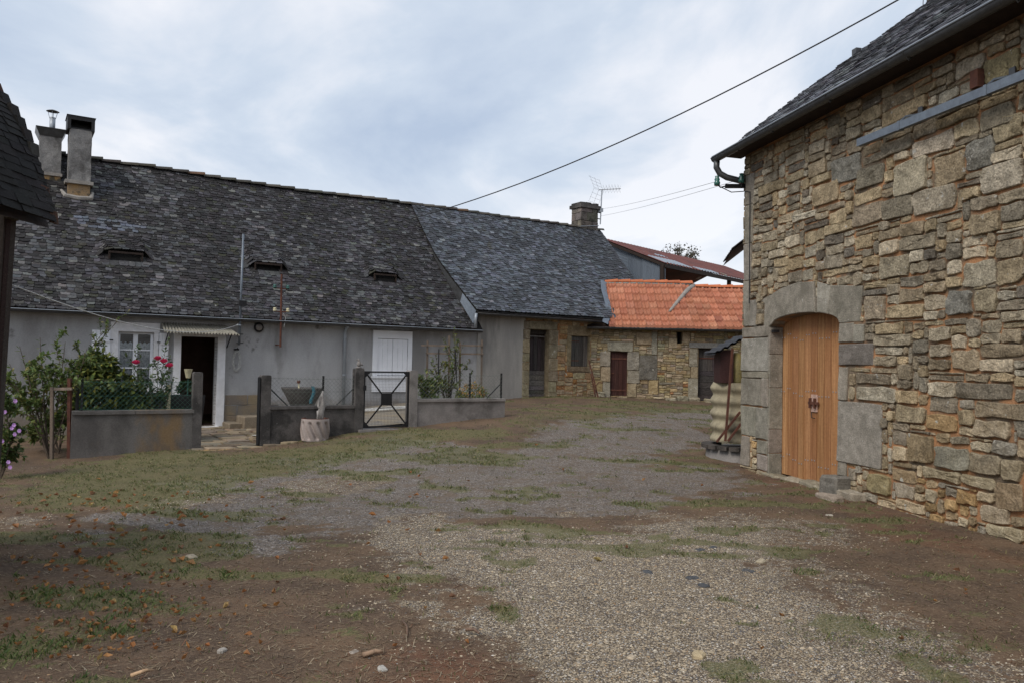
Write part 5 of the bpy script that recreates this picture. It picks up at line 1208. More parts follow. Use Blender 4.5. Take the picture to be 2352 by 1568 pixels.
def chain(u0, u1, v0, v1, label, mat, n=-.07, d=.08, r=.0021, struts=True, posts=()):
    t_ = thing('wire_fence', label, 'fence', FF.p((u0+u1)/2, v0, n), 'chain-link fence panels')
    m_ = MB(); w, h = u1-u0, v1-v0; k = -int(h/d)-1
    while k*d < w:
        for sg in (1, -1):
            x0 = k*d; a0, b0 = (x0, 0), (x0+h, h)
            t0, t1 = max(0, -x0), min(h, w-x0)
            if t1 > t0:
                p0 = (x0+t0, t0 if sg > 0 else h-t0); p1 = (x0+t1, t1 if sg > 0 else h-t1)
                q = [FF.p(u0+p0[0]+(p1[0]-p0[0])*s_/4, v0+p0[1]+(p1[1]-p0[1])*s_/4, n+.006*sg+.012*fnoise(p0[0]*3, s_*2.1)) for s_ in range(5)]; m_.tube(q, r, 3, cap=False)
        k += 1
    m_.build('chain_link', mat, t_)
    for vv_ in (v0+.03, (v0+v1)/2, v1-.02): MB().tube([FF.p(u0, vv_, n), FF.p((u0+u1)/2, vv_-.012, n), FF.p(u1, vv_, n)], .0024, 4).build('tension_wire', mat, t_)
    for up in posts: MB().box(FF.p(up, (v0+v1)/2, n-.02), FF.U, FF.N, Z, .016, .016, (v1-v0)/2+.03).build('post', M['black'], t_)
    if struts:
        for uu, sg in ((u0, 1), (u1, -1)): MB().tube([FF.p(uu+sg*.02, v0+h*.62, n-.02), FF.p(uu+sg*.36, v0, n-.02)], .012, 5).build('strut', M['black'], t_)
    return t_
chain(ua0+.1, ua1, vA, fpx(300, 885)[1]+.08, 'green chain-link in front of the laurel and roses', M['green'], struts=False, posts=(ua0+.14,))
chain(ub0_, ub1_, vB, fpx(700, 866)[1], 'chain-link panel in front of the stone basin', M['wire'], posts=(ub0_+1.02, ub1_-.02))
chain(uc0+.02, uc1-.04, vC, fpx(1060, 859)[1], 'chain-link panel in front of the trellis shrubs', M['wire'], posts=(uc1-.05, uc0+1.25))
# open gate, seen edge-on
gt = thing('garden_gate', 'black iron garden gate standing open, seen edge-on by the paved path', 'gate', FF.p(p2a, gz(*FF.p(p2a, 0).xy), .03))
gu = p2a-.035; gdir = (FF.N*1.0+FF.U*-.03).normalized(); gv0, gv1 = fpx(595, 1026)[1]+.05, fpx(595, 866)[1]
gdir = (EYE-FF.p(gu, 0, 0)); gdir.z = 0; gdir = -gdir.normalized(); gdir = (gdir+FF.U*.045).normalized()
O = FF.p(gu, 0, -.0); side = gdir.cross(Z)
for q in (0, 1.0): MB().box(O+gdir*q+Z*((gv0+gv1)/2), gdir, side, Z, .03, .022, (gv1-gv0)/2).build('stile', M['black'], gt)
for vv_ in (gv0, gv1-.03, (gv0+gv1)/2): MB().box(O+gdir*.5+Z*(vv_+.015), gdir, side, Z, .5, .018, .02).build('rail', M['black'], gt)
# closed mesh gate with crossed braces
ga, gb_, gc0, gc1 = p3b+.005, p4a-.005, fpx(890, 980)[1], fpx(890, 852)[1]
g2t = thing('mesh_gate', 'black framed gate with fine wire mesh and crossed braces', 'gate', FF.p((ga+gb_)/2, gz(*FF.p((ga+gb_)/2, 0).xy), 0))
fm = MB(); f_ = .03
for r_ in ((ga, ga+f_, gc0, gc1), (gb_-f_, gb_, gc0, gc1), (ga+f_, gb_-f_, gc0, gc0+f_), (ga+f_, gb_-f_, gc1-f_, gc1)): fm.fbox(FF, *r_, -.03, .01)
fm.build('frame', M['black'], g2t)
cu_, cv_ = (ga+gb_)/2, (gc0+gc1)/2
MB().fbox(FF, cu_-.11, cu_+.11, cv_-.115, cv_+.115, -.012, .012).build('centre_plate', M['black'], g2t)
for sx_ in (-1, 1):
    for sy_ in (-1, 1):
        a = FF.p(cu_+sx_*.1, cv_+sy_*.105, 0); b2 = FF.p((gb_ if sx_ > 0 else ga)-sx_*.05, (gc1 if sy_ > 0 else gc0)-sy_*.05, 0); d_ = (b2-a).normalized()
        MB().box((a+b2)/2, d_, FF.N, d_.cross(FF.N), (b2-a).length/2, .008, .014).build('brace', M['black'], g2t)
        cxx, cyy = (gb_ if sx_ > 0 else ga), (gc1 if sy_ > 0 else gc0)
        MB().prism(FF, ccw([(cxx-sx_*.02, cyy-sy_*.02), (cxx-sx_*.13, cyy-sy_*.02), (cxx-sx_*.02, cyy-sy_*.13)]), -.012, .012).build('corner_plate', M['black'], g2t)
ms_ = MB(); u = ga+f_
while u < gb_-f_: ms_.tube([FF.p(u, gc0+.02, -.014), FF.p(u, gc1-.02, -.014)], .0016, 3, cap=False); u += .03
v = gc0+f_
while v < gc1-f_: ms_.tube([FF.p(ga+.02, v, -.016), FF.p(gb_-.02, v, -.016)], .0016, 3, cap=False); v += .03
ms_.build('wire_mesh', M['black'], g2t)
MB().fbox(FF, ga-.02, ga+.04, gc0+.72, gc0+.82, .01, .04).build('latch', M['black'], g2t)
MB().fbox(FF, ga-.1, gb_+.1, -.2, gc0-.03, -.25, .12).build('gate_sill', M['concrete'], None, label='concrete sill under the closed mesh gate', cat='sill')
# small bird figure on the pillar
bp_ = FF.p((p3a+p3b)/2, v3_, -.07)
bd_ = MB()
q_ = .72
bd_.lathe(bp_, [(.001, 0), (.06, .0), (.058, .02), (.03, .03)], 12)
bd_.lathe(bp_+Vector((0, 0, .025)), [(.02*q_, 0), (.055*q_, .03*q_), (.066*q_, .07*q_), (.052*q_, .12*q_), (.030*q_, .15*q_), (.038*q_, .175*q_), (.028*q_, .205*q_), (.001, .215*q_)], 12, fn=lambda th, z, r: .010*math.cos(th-.3)*(z < .11))
bd_.tube([bp_+Vector((.03, 0, .085)), bp_+Vector((.085, .02, .05))], [.028, .010], 6); bd_.tube([bp_+Vector((-.02, -.02, .165)), bp_+Vector((-.05, -.03, .155))], [.012, .002], 5)
bd_.build('bird_figure', M['concrete'], None, True, label='small grey bird figure standing on the gate pillar', cat='figurine', base=bp_)
# ------------------------------------------------------------------ yard behind the wall: paving, steps, basin, hose, bins
pav = thing('paved_path', 'crazy paving', None, HF.p(.5, .0, 1.5)); del pav['label']; pav['kind'] = 'structure'
rp = random.Random(44); pcs = []
quad = [G(468, 1034), G(598, 1034), G(600, 985), G(468, 985)]
PF = Frame((quad[0].x, quad[0].y, .0), FF.U, (0, 0, 1), -FF.N)
for (ua, va, ub, vb) in rubble(-.2, 1.75, -.05, 4.2, .11, .10, [], lambda u, v: [(3,2),(4,3),(5,2),(3,3),(2,2),(4,2)], rp):
    w_ = PF.p((ua+ub)/2, (va+vb)/2); z = max(gz(w_.x, w_.y), -.03)+.012; F3 = Frame(Vector((PF.O.x, PF.O.y, z)), PF.U, (0, 0, 1), PF.V)
    pcs.append((*stone_geo(F3, ccw(rect_stone(ua, va, ub, vb, .012, rp, .03, .07)), rp.uniform(.012, .03), rp, .004, .008, -.1, True), vcol(pick([(.5, (.30,.235,.16)), (.3, (.24,.20,.155)), (.2, (.36,.29,.20)), (.1, (.20,.15,.11))], rp), .15, rp)))
emit(pcs, 'paving_stone', 'paving_stones', M['flag'], pav)
MB().add([PF.p(-.25, -.12)+Z*-.01, PF.p(1.8, -.12)+Z*.0, PF.p(1.8, .06)+Z*.022, PF.p(-.25, .06)+Z*.012], [(0, 1, 2, 3)]).build('earth_edge', M['ochre'], pav)
# steps up to the right of the door
for k, (x0, y0, x1, y1, n_, lab) in enumerate(((528,972,572,992,.75,'lower stone step right of the open door'), (562,957,602,985,.95,'upper stone step beside the open gate'))):
    r_ = pxr(HF, x0, y0, x1, y1, n_); MB().prism(HF, [(r_[0], -.2), (r_[1]+.25, -.2), (r_[1]+.25, r_[3]-.01), (r_[1]+.2, r_[3]), (r_[0]+.02, r_[3]), (r_[0], r_[3]-.02)], n_-.75, n_, (.26,.215,.16)).build('step', M['flag'], None, label=lab, cat='step', group='stone steps by the door')
# terrace behind the mesh gate
tp = MB(); q = [G(760, 985), G(965, 985)]
tu0, tu1 = HF.px(640, 930)[0], HF.px(985, 900)[0]
tp.grid(lambda i, j: (lambda p: Vector((p.x, p.y, gz(p.x, p.y)+.03)))(HF.p(tu0+(tu1-tu0)*i, 0, .02+3.75*j)), 30, 20)
to = tp.build('terrace', M['plaster_low'], None); to['kind'] = 'structure'
# stone basin (old mortar trough on a stub pedestal)
bc = at(693, 927, 16.9); bc.z = gz(bc.x, bc.y)+.0
bs = thing('stone_basin', 'mossy round stone basin on a stub base behind the wire fence', 'basin', bc)
zt_ = at(693, 889, 16.9).z-bc.z
MB().lathe(bc, [(.001, 0), (.20, 0), (.16, zt_*.25), (.15, zt_*.45)], 16).build('base', M['concrete'], bs, True)
MB().lathe(bc, [(.14, zt_*.42), (.24, zt_*.52), (.36, zt_*.8), (.44, zt_*.96), (.45, zt_), (.40, zt_), (.33, zt_*.85), (.001, zt_*.75)], 24, fn=lambda th, z, r: .012*math.sin(th*5)).build('bowl', M['concrete_dark'], bs, True)
for q, (x, y0, y1, r_, mt, nm) in enumerate(((686,876,905,.018,'rope','tap_pipe'),)):
    A, B = at(x, y0, 16.75), at(x+1, y1, 16.75); MB().tube([A, B], r_, 6).build(nm, M['cream'], bs); MB().box(A, X, Vector((0,1,0)), Z, .03, .03, .03).build('tap', M['rust'], bs)
A = at(718, 886, 16.5); MB().grid(lambda i, j: A+Vector((.03*math.sin(j*5)+.07*(i-.5), -.02*math.sin(i*3), -.36*j)), 3, 8).build('blue_strap', M['bluecloth'], None, label='blue strap hanging over the rim of the stone basin', cat='strap')
# loops of hose and white cable
def coil(c, rr, n, mat, name, label, cat, r=.011, seed=1, flat=.3, squash=.5):
    q = random.Random(seed); pts = []
    for k in range(n*16):
        th = k/16*2*math.pi; rad = rr*(1+.18*math.sin(th*.37+seed)); x, y = c.x+rad*math.cos(th)+.1*math.sin(k*.05), c.y+rad*squash*math.sin(th)+.05*math.cos(k*.07)
        pts.append((x, y, gz(x, y)+.05+.02*(k % 16 > 8)+.006*(k//16)))
    MB().tube(pts, r, 5).build(name, mat, None, True, label=label, cat=cat)
hc = at(880, 940, 18.6); coil(hc, .62, 4, M['rope'], 'garden_hose', 'pale grey hose lying in loops behind the mesh gate', 'hose', .014, 2)
hc = at(590, 975, 15.3); coil(hc, .14, 3, M['rope'], 'white_cable', 'tangle of thin white cable by the stone steps', 'cable', .006, 5, squash=1)
# wheelie bins between the bushes and the door
for k, (x, y, Y, lab) in enumerate(((346,905,15.0,'grey plastic bin behind the rose-bed fence, left of the door'), (424,902,15.2,'dark planter box behind the fence under the cream lamp'))):
    p = at(x, y, Y); top = p.z+.02; p.z = gz(p.x, p.y); t_ = thing('bin' if k == 0 else 'planter_box', lab, 'bin' if k == 0 else 'planter', p)
    w_ = .26 if k == 0 else .30
    MB().add([p+Vector((sx_*w_*s_, sy_*w_*s_*.9, z_)) for z_, s_ in ((0, .8), (top-p.z-.06, 1)) for sx_, sy_ in ((-1,-1),(1,-1),(1,1),(-1,1))], [(0,1,5,4),(1,2,6,5),(2,3,7,6),(3,0,4,7),(0,3,2,1)]).build('body', M['bin'] if k == 0 else M['black'], t_)
    if k == 0:
        MB().add([p+Vector((sx_*w_*1.08, sy_*w_, top-p.z-.06+z_)) for z_ in (0, .06) for sx_, sy_ in ((-1,-1),(1,-1),(1,1),(-1,1))], [(0,1,5,4),(1,2,6,5),(2,3,7,6),(3,0,4,7),(4,5,6,7),(0,3,2,1)]).build('lid', M['bin'], t_)
    else: MB().add([p+Vector((sx_*w_*.95, sy_*w_*.85, top-p.z-.09)) for sx_, sy_ in ((-1,-1),(1,-1),(1,1),(-1,1))], [(0,1,2,3)]).build('soil', M['dark'], t_)
lp0 = at(431, 890, 15.0); lt_ = thing('torch_lamp', 'cream cone lamp on a thin stem in front of the dark doorway', 'lamp', lp0)
MB().lathe(at(432, 868, 15.0), [(.001, 0), (.038, 0), (.042, .02), (.075, .17), (.078, .175), (.07, .175), (.035, .02)], 16).build('shade', M['cream'], lt_, True)
MB().tube([lp0-Z*.55, at(432, 868, 15.0)], .010, 6).build('stem', M['green'], lt_)
p = at(386, 912, 14.6); MB().box(p, FF.U, FF.N, Z, .04, .03, .24).build('white_board', M['cream'], None, label='narrow cream board upright behind the rose-bed fence', cat='board')
# fluted planter with driftwood
pc = G(723, 1010); ph = at(723, 960, pc.y).z-pc.z; pr = .5*(at(755, 990, pc.y)-at(692, 990, pc.y)).length
pl_ = thing('fluted_planter', 'pale barrel planter with spiral flutes and rust streaks, standing before the garden wall', 'planter', pc)
pfm = MB(); nseg = 96
def pfn(i, j):
    th = i*2*math.pi; z = ph*j; r0 = pr*(.84+.16*math.sin(math.pi*(.12+.68*j))**1.0) * (1 if j < .98 else .99)
    fl_ = .036*(max(0, math.sin(th*10+j*7.5))**.7)*(sstep(.03, .15, j)*(1-sstep(.78, .9, j))); return pc+Vector((math.cos(th)*(r0-fl_*1.3+.012), math.sin(th)*(r0-fl_*1.3+.012), z))
pfm.grid(pfn, nseg*2, 24).build('pot', M['pot'], pl_, True)
MB().lathe(pc, [(pr*.93, ph*.985), (pr*.955, ph*1.0), (pr*.955, ph*1.02), (pr*.88, ph*1.02), (pr*.86, ph*.9)], 32).build('rim', M['rust'], pl_, True)
MB().lathe(pc, [(pr*.88, ph*.92), (.001, ph*.93)], 24).build('soil', M['bark'], pl_)
dw = MB(); D0 = pc+Vector((.0, .02, ph*.9)); D0 = at(735, 963, pc.y)
dw.tube([D0-Z*.05, at(736, 945, pc.y)+Vector((0, .02, 0)), at(743, 925, pc.y), at(740, 912, pc.y), at(742, 897, pc.y)], [.075, .06, .045, .05, .012], 9)
dw.tube([at(737, 942, pc.y), at(731, 930, pc.y), at(732, 918, pc.y)], [.03, .022, .006], 6); dw.tube([at(733, 960, pc.y), at(729, 942, pc.y)], [.04, .014], 6)
dw.build('driftwood', M['drift'], None, True, label='upright grey piece of driftwood planted in the fluted planter', cat='driftwood', base=D0)
MB().tube([G(684, 1011), G(684, 1011)+Vector((.3, -.05, .02)), G(712, 1014)+Vector((0, 0, .02))], .02, 6).build('fallen_stick', M['bark'], None, label='dark stick on the ground left of the fluted planter', cat='stick')

# ------------------------------------------------------------------ masts, brackets, wires
# grey mast in front of the eave with floodlight
m0, m1 = HF.px(549, 792, .33), HF.px(559, 538, .33); MF = HF.shift(.33)
ms0 = thing('steel_mast', 'thin grey steel mast rising in front of the eave right of the door canopy', 'mast', MF.p(*m0))
MB().tube([MF.p(*m0), MF.p(*m1)], .026, 8).build('pole', M['galv'], ms0, True)
fb = HF.px(557, 697, .40); MB().fbox(HF, fb[0]-.07, fb[0]+.07, fb[1]-.06, fb[1]+.06, .37, .46).build('floodlight', M['black'], ms0)
for y in (768, 788): q = HF.px(549, y, .1); MB().fbox(HF, q[0]-.03, q[0]+.03, q[1]-.012, q[1]+.012, 0, .36).build('bracket', M['zinc_dark'], ms0)
MB().lathe(MF.p(HF.px(548, 747, .33)[0], HF.px(548, 747, .33)[1]), [(.05, -.02), (.06, 0), (.05, .02)], 10).build('ring', M['zinc'], ms0)
# hank of rope on a hook
hk_ = HF.px(544, 803, .08); rpts = []
for k in range(90):
    th = k/15*2*math.pi; rpts.append(HF.p(hk_[0]+.075*math.sin(th)*(1+.25*math.sin(k*.21))+.01*math.sin(k), hk_[1]-.22+.22*math.cos(th)*(1+.1*math.sin(k*.3))-.03, .08+.02*math.sin(k*.9)))
rh = thing('rope_hank', 'hank of pale rope hanging on the wall beside the door', 'rope', HF.p(hk_[0], hk_[1]-.4, .05))
MB().tube(rpts, .007, 5).build('rope', M['rope'], rh, True)
MB().tube([HF.p(hk_[0], hk_[1]+.02, 0), HF.p(hk_[0], hk_[1], .12), HF.p(hk_[0], hk_[1]+.05, .14)], .009, 5).build('hook', M['black'], rh)
MB().fbox(HF, hk_[0]-.05, hk_[0]+.05, hk_[1]-.01, hk_[1]+.03, .0, .08).build('hook_plate', M['black'], rh)
# rusty bracket with insulators
r0, r1 = HF.px(644, 797, .36), HF.px(647, 630, .36); RFm = HF.shift(.36)
rb_ = thing('insulator_post', 'rusty iron post with old insulators fixed under the eave', 'post', RFm.p(*r0))
MB().tube([RFm.p(*r0), RFm.p(*r1)], .024, 8).build('post', M['rust'], rb_)
for y in (663, 716):
    q = HF.px(646, y, .36); c_ = RFm.p(*q)
    MB().box(c_, HF.U, HF.N, Z, .17, .012, .012).build('crossarm', M['rust'], rb_)
    for sg in (-1, 1): MB().lathe(c_+HF.U*(.15*sg), [(.001, .0), (.035, .0), (.045, .03), (.03, .045), (.042, .06), (.03, .085), (.001, .09)], 10).build('insulator', M['teal' if y == 663 else 'cream'], rb_, True)
for y in (735, 792): q = HF.px(644, y, .36); MB().box(HF.p(q[0], q[1], .17), HF.U, HF.N, Z, .012, .19, .012).build('bracket', M['rust'], rb_)
q = HF.px(652, 690, .36); MB().tube([RFm.p(*HF.px(648, 716, .36)), RFm.p(*HF.px(656, 730, .36)), RFm.p(*HF.px(652, 752, .36))], .006, 5).build('loose_wire', M['rope'], rb_)
def wire(pts, r, mat, name, label, sag=0, n=16):
    P, Q = Vector(pts[0]), Vector(pts[1]); MB().tube([P+(Q-P)*(i/n)-Z*sag*4*(i/n)*(1-i/n) for i in range(n+1)], r, 5).build(name, mat, None, True, label=label, cat='wire')
# overhead cable from the mast to high on the right
w1 = at(2064, 0, 8.2); w0 = MF.p(*HF.px(560, 552, .33))
lo_, hi_ = 0, 2.5
def cabp(t_, s_): return w0+(w1-w0)*t_-Z*(s_*4*t_*(1-t_))
for _ in range(30):
    sm = (lo_+hi_)/2; ya = min((proj(cabp(k/200, sm)) for k in range(201)), key=lambda q: abs(q[0]-1500))[1]
    if ya < 293: lo_ = sm
    else: hi_ = sm
MB().tube([cabp(k/40*1.35, sm) for k in range(41)], .009, 5).build('overhead_cable', M['cable'], None, True, label='black overhead cable crossing the sky down to the farmhouse roof', cat='wire')
# insulator bracket on the barn corner
ib = at(1716, 428, 12.62); bkt = thing('insulator_bracket', 'black wall bracket with green glass insulators at the barn corner', 'bracket', ib)
ia = at(1668, 428, 12.45); MB().box((ib+ia)/2+Vector((.05, 0, 0)), (ia-ib).normalized(), (0, 1, 0), Z, (ia-ib).length/2+.08, .03, .03).build('arm', M['black'], bkt)
i1 = at(1648, 424, 12.4); MB().tube([ia, at(1655, 431, 12.4), i1, at(1647, 415, 12.4)], .012, 6).build('swan_neck', M['black'], bkt)
prof_i = [(.001, -.02), (.045, -.02), (.05, .03), (.035, .05), (.045, .08), (.03, .10), (.036, .13), (.001, .14)]
MB().lathe(at(1647, 424, 12.4), prof_i, 12).build('insulator', M['teal'], bkt, True)
i2 = at(1703, 418, 12.5); MB().lathe(i2, prof_i, 12).build('insulator', M['teal'], bkt, True); MB().tube([i2, i2-Z*.08], .012, 6).build('pin', M['black'], bkt)
MB().tube([at(1655, 430, 12.4), at(1680, 442, 12.45), at(1710, 440, 12.55), BF.p(.25, ib.z-.15, .03), BF.p(.27, 2.6, .03)], .008, 5).build('drop_cable', M['cable'], bkt)
wire([at(1647, 417, 12.4), tvb+Z*.55+Vector((.02, 0, 0))], .004, M['thinwire'], 'overhead_wire', 'upper of two thin wires between barn corner and aerial mast', .05)
wire([at(1703, 412, 12.5), tvb+Z*.30+Vector((.02, 0, 0))], .004, M['thinwire'], 'overhead_wire', 'lower of two thin wires between barn corner and aerial mast', .05)
wire([at(28, 655, 6.7), MF.p(*HF.px(549, 745, .33))], .006, M['rope'], 'clothes_line', 'white clothes line strung from the dark shed to the steel mast', .28)
# utility pole beyond the barn roof
up_p = at(2137, 300, 16.5); 
pm = thing('utility_pole', 'weathered wooden pole rising behind the barn roof', 'pole', (up_p.x, up_p.y, 0))
ptop = at(2141, -60, 16.5); MB().tube([Vector((up_p.x, up_p.y, 0)), ptop], [.13, .10], 12, (.09,.075,.065)).build('pole', M['oldwood'], pm, True)
MB().tube([ptop+Vector((-.16, 0, 0)), at(2120, 10, 16.3), at(2124, 40, 16.3)], .008, 5).build('pole_cable', M['cable'], pm)

# ------------------------------------------------------------------ water tank by the barn corner
tkc = Vector((4.0, 13.55, 0)); tkc.z = gz(tkc.x, tkc.y)
tk = thing('water_tank', 'cream corrugated round tank with maroon box and dark lid beside the barn corner', 'tank', tkc)
hpx = lambda y: at(1660, y, 13.3).z
z0, z1, z2 = hpx(1062), hpx(1030), hpx(1014); zt1 = hpx(878); zb = hpx(803)
MB().lathe(Vector((tkc.x, tkc.y, 0)), [(.62, -.1), (.60, z1), (.001, z1)], 40).build('plinth', M['concrete'], tk, True)
for k in range(10):
    th = math.pi*.75+k*math.pi*.1; 
    MB().box(Vector((tkc.x+.56*math.cos(th), tkc.y+.56*math.sin(th), z1+.03)), Vector((math.cos(th), math.sin(th), 0)), Vector((-math.sin(th), math.cos(th), 0)), Z, .12, .085, .032, (.9,.85,.8)).build('rim_slate', M['concrete_dark'], tk)
ncr = 4.6
MB().lathe(Vector((tkc.x, tkc.y, 0)), [(.52+.024*math.sin(i/72*2*math.pi*ncr+.6), z2+(zt1-z2)*i/72) for i in range(73)]+[(.001, zt1)], 48).build('corrugated_drum', M['fibro'], tk, True)
bxa, bxb = at(1648, 842, 13.25), at(1684, 842, 13.1)
MB().box(Vector(((bxa.x+bxb.x)/2+.02, 13.35, (zt1+zb)/2)), X, Vector((0, 1, 0)), Z, (bxb.x-bxa.x)/2, .2, (zb-zt1)/2).build('maroon_box', M['maroon'], tk)
jc = at(1697, 845, 13.2); MB().lathe(Vector((jc.x, 13.3, zt1-.02)), [(.001, 0), (.10, .0), (.11, .05), (.11, .36), (.07, .46), (.05, .53), (.001, .53)], 16).build('plastic_drum', M['yellow'], tk, True)
la, lb = at(1642, 812, 13.0), at(1722, 770, 13.2)
MB().grid(lambda i, j: la+(lb-la)*i+Vector((0, .75*j, .015*math.sin(i*30)+.02)), 24, 3).grid(lambda i, j: la+(lb-la)*i+Vector((0, .75*j, .015*math.sin(i*30)-.015)), 24, 3).build('lid_sheet', M['black'], tk)
def rod(x0, y0, x1, y1, Y, r=.017): return MB().box((at(x0, y0, Y)+at(x1, y1, Y))/2, (at(x1, y1, Y)-at(x0, y0, Y)).normalized(), (0, 1, 0), (at(x1, y1, Y)-at(x0, y0, Y)).normalized().cross(Vector((0, 1, 0))), (at(x1, y1, Y)-at(x0, y0, Y)).length/2, r, r).build('angle_iron', M['rust'], tk)
rod(1682, 800, 1666, 1012, 12.95); rod(1646, 1014, 1700, 945, 12.97); rod(1672, 1012, 1702, 972, 12.93)
# ------------------------------------------------------------------ plants
def leafgeo(mb, p, d, n, ln, w, c):
    s_ = d.cross(n); s_ = s_.normalized() if s_.length > 1e-6 else Vector((1, 0, 0)); m_ = p+d*ln*.5-n*ln*.05
    mb.add([p, m_+s_*w*.5+n*w*.12, p+d*ln-n*ln*.12, m_-s_*w*.5+n*w*.12], [(0, 1, 2), (0, 2, 3)], c)
def rdir(rng, z=0): 
    v = Vector((rng.gauss(0, 1), rng.gauss(0, 1), rng.gauss(0, 1)+z)); return v.normalized()
def leaf_cloud(mb, c, rad, n, ln, pal, rng, shell=.55):
    for _ in range(n):
        d = rdir(rng); r_ = rng.uniform(shell, 1)**.6; p = Vector((c.x+d.x*rad[0]*r_, c.y+d.y*rad[1]*r_, c.z+d.z*rad[2]*r_))
        dd = (rdir(rng)+d*.6-Vector((0, 0, .25))).normalized(); nn = (rdir(rng)*.7+Vector((0, 0, 1))+d*.4).normalized(); l = ln*rng.uniform(.6, 1.25)
        leafgeo(mb, p, dd, nn, l, l*.5, vcol(pick(pal, rng), .25, rng))
def twig_plant(name, base, tips, label, cat, leaf_n, ln, pal, seed, r0=.012, lw=.5, sub=2, group=None, droop=.1):
    rng = random.Random(seed); t_ = thing(name, label, cat, base, group); st = MB(); lf = MB(); base = Vector(base)
    def grow(a, b2, r, lv):
        mid = (a+b2)/2+Vector((rng.uniform(-.06, .06), rng.uniform(-.06, .06), .08)); pts = []
        for i in range(7):
            q = i/6; pts.append(a*(1-q)**2+mid*2*q*(1-q)+b2*q*q)
        st.tube(pts, [r*(1-.75*i/6) for i in range(7)], 5)
        for i in range(leaf_n):
            q = .25+.75*i/leaf_n+rng.uniform(-.02, .02); q = min(1, q); p = a*(1-q)**2+mid*2*q*(1-q)+b2*q*q
            ax = (b2-a).normalized(); dd = (rdir(rng)+ax*.7-Z*droop).normalized(); nn = (rdir(rng)*.5+Z).normalized(); l = ln*rng.uniform(.65, 1.2); leafgeo(lf, p, dd, nn, l, l*lw, vcol(pick(pal, rng), .22, rng))
        if lv < sub:
            for _ in range(3 if lv == 0 else 2):
                q = rng.uniform(.35, .85); p = a*(1-q)**2+mid*2*q*(1-q)+b2*q*q; L_ = (b2-a).length*rng.uniform(.25, .45)
                grow(p, p+((b2-a).normalized()*.8+rdir(rng, .3)).normalized()*L_, r*.5, lv+1)
    for tp_ in tips: grow(base, Vector(tp_), r0, 0)
    st.build('stems', M['bark'], t_); lf.build('foliage', M['leaf'], t_); return t_
GRN = [(.4, (.08,.125,.035)), (.3, (.12,.165,.045)), (.2, (.16,.19,.06)), (.1, (.22,.20,.06))]
YGR = [(.4, (.12,.15,.045)), (.3, (.20,.20,.05)), (.3, (.075,.11,.035))]
b0 = at(112, 1050, 12.7); b0.z = gz(b0.x, b0.y)
Yp = 12.9
twig_plant('plum_sapling', b0, [at(x, y, Yp+dy) for x, y, dy in ((92,775,.3),(45,795,0),(22,835,.2),(150,785,.4),(30,870,-.2),(70,850,.3),(160,840,.5),(200,800,.5),(60,920,-.3),(150,920,.2))],
   'loose green sapling with arching leafy shoots against the grey house wall', 'sapling', 26, .10, GRN, 3, .016)
b1 = at(135, 1050, 13.4); b1.z = gz(b1.x, b1.y)
twig_plant('suckering_shrub', b1, [at(x, y, 13.5) for x, y in ((60,960),(90,930),(120,980),(150,960),(75,1000),(140,905),(40,985))], 'low tangle of green shoots at the foot of the sapling', 'shrub', 22, .09, GRN, 9, .010)
bl0 = at(235, 940, 14.2); bl0.z = gz(bl0.x, bl0.y)
lau = thing('laurel_bush', 'dense dark laurel bush with yellow-green leaves behind the green fence', 'bush', bl0)
lf = MB(); st = MB(); rl_ = random.Random(5)
LAU = [(.38, (.035,.055,.016)), (.3, (.075,.10,.022)), (.24, (.14,.16,.03)), (.08, (.30,.29,.05))]
for (x, y, r_) in ((232,880,.46),(200,855,.33),(188,890,.40),(265,880,.34),(298,902,.28),(225,912,.45),(180,918,.35),(280,922,.35),(235,848,.26),(320,922,.25),(215,842,.22),(222,824,.20),(245,834,.20),(196,830,.18)):
    c = at(x, y, 14.35); leaf_cloud(lf, c, (r_*.95, r_*.8, r_*.75), int(900*r_), .135, LAU, rl_, .35); st.tube([bl0, (bl0+c)/2+Vector((.05, 0, 0)), c], [.02, .014, .006], 5)
st.build('stems', M['bark'], lau); lf.build('foliage', M['leaf'], lau)
cb0 = at(195, 830, 14.3)
twig_plant('climbing_shoot', cb0, [at(280, 730, 14.9), at(258, 745, 14.8), at(240, 775, 14.6), at(220, 790, 14.5), at(175, 800, 14.2)], 'long thin leafy shoot climbing past the left white shutter', 'climber', 15, .075, GRN, 14, .009, sub=1)
# roses
br_ = at(360, 940, 14.3); br_.z = gz(br_.x, br_.y)
heads = [(362,826),(376,832),(312,835),(389,842)]
rose = twig_plant('rose_bush', br_, [at(x, y, 14.45) for x, y in heads]+[at(345, 850, 14.5), at(400, 860, 14.4), at(330, 845, 14.6), at(350, 880, 14.3), at(385, 890, 14.4), at(300, 830, 14.5), at(308, 800, 14.7)], 'rose bush with a few red blooms beside the front door', 'rose bush', 24, .09, [(.5, (.045,.08,.03)), (.3, (.07,.105,.04)), (.2, (.10,.13,.05))], 17, .009, sub=1)
for k, (x, y) in enumerate(heads):
    c = at(x, y-2, 14.42); fl_ = MB(); q = random.Random(k)
    for ring, (n_, rr, zz, ln) in enumerate(((3, .014, .035, .06), (5, .03, .025, .08), (7, .042, .005, .09))):
        for i in range(n_):
            th = i/n_*2*math.pi+ring; o_ = Vector((math.cos(th), math.sin(th), 0)); leafgeo(fl_, c+o_*rr*.4+Z*(zz-.03), (o_*(.35+.3*ring)+Z).normalized(), (o_+Z*.1).normalized(), ln, ln*1.0, vcol((.70,.05,.15), .2, q))
    fl_.build('bloom', M['petal'], rose)
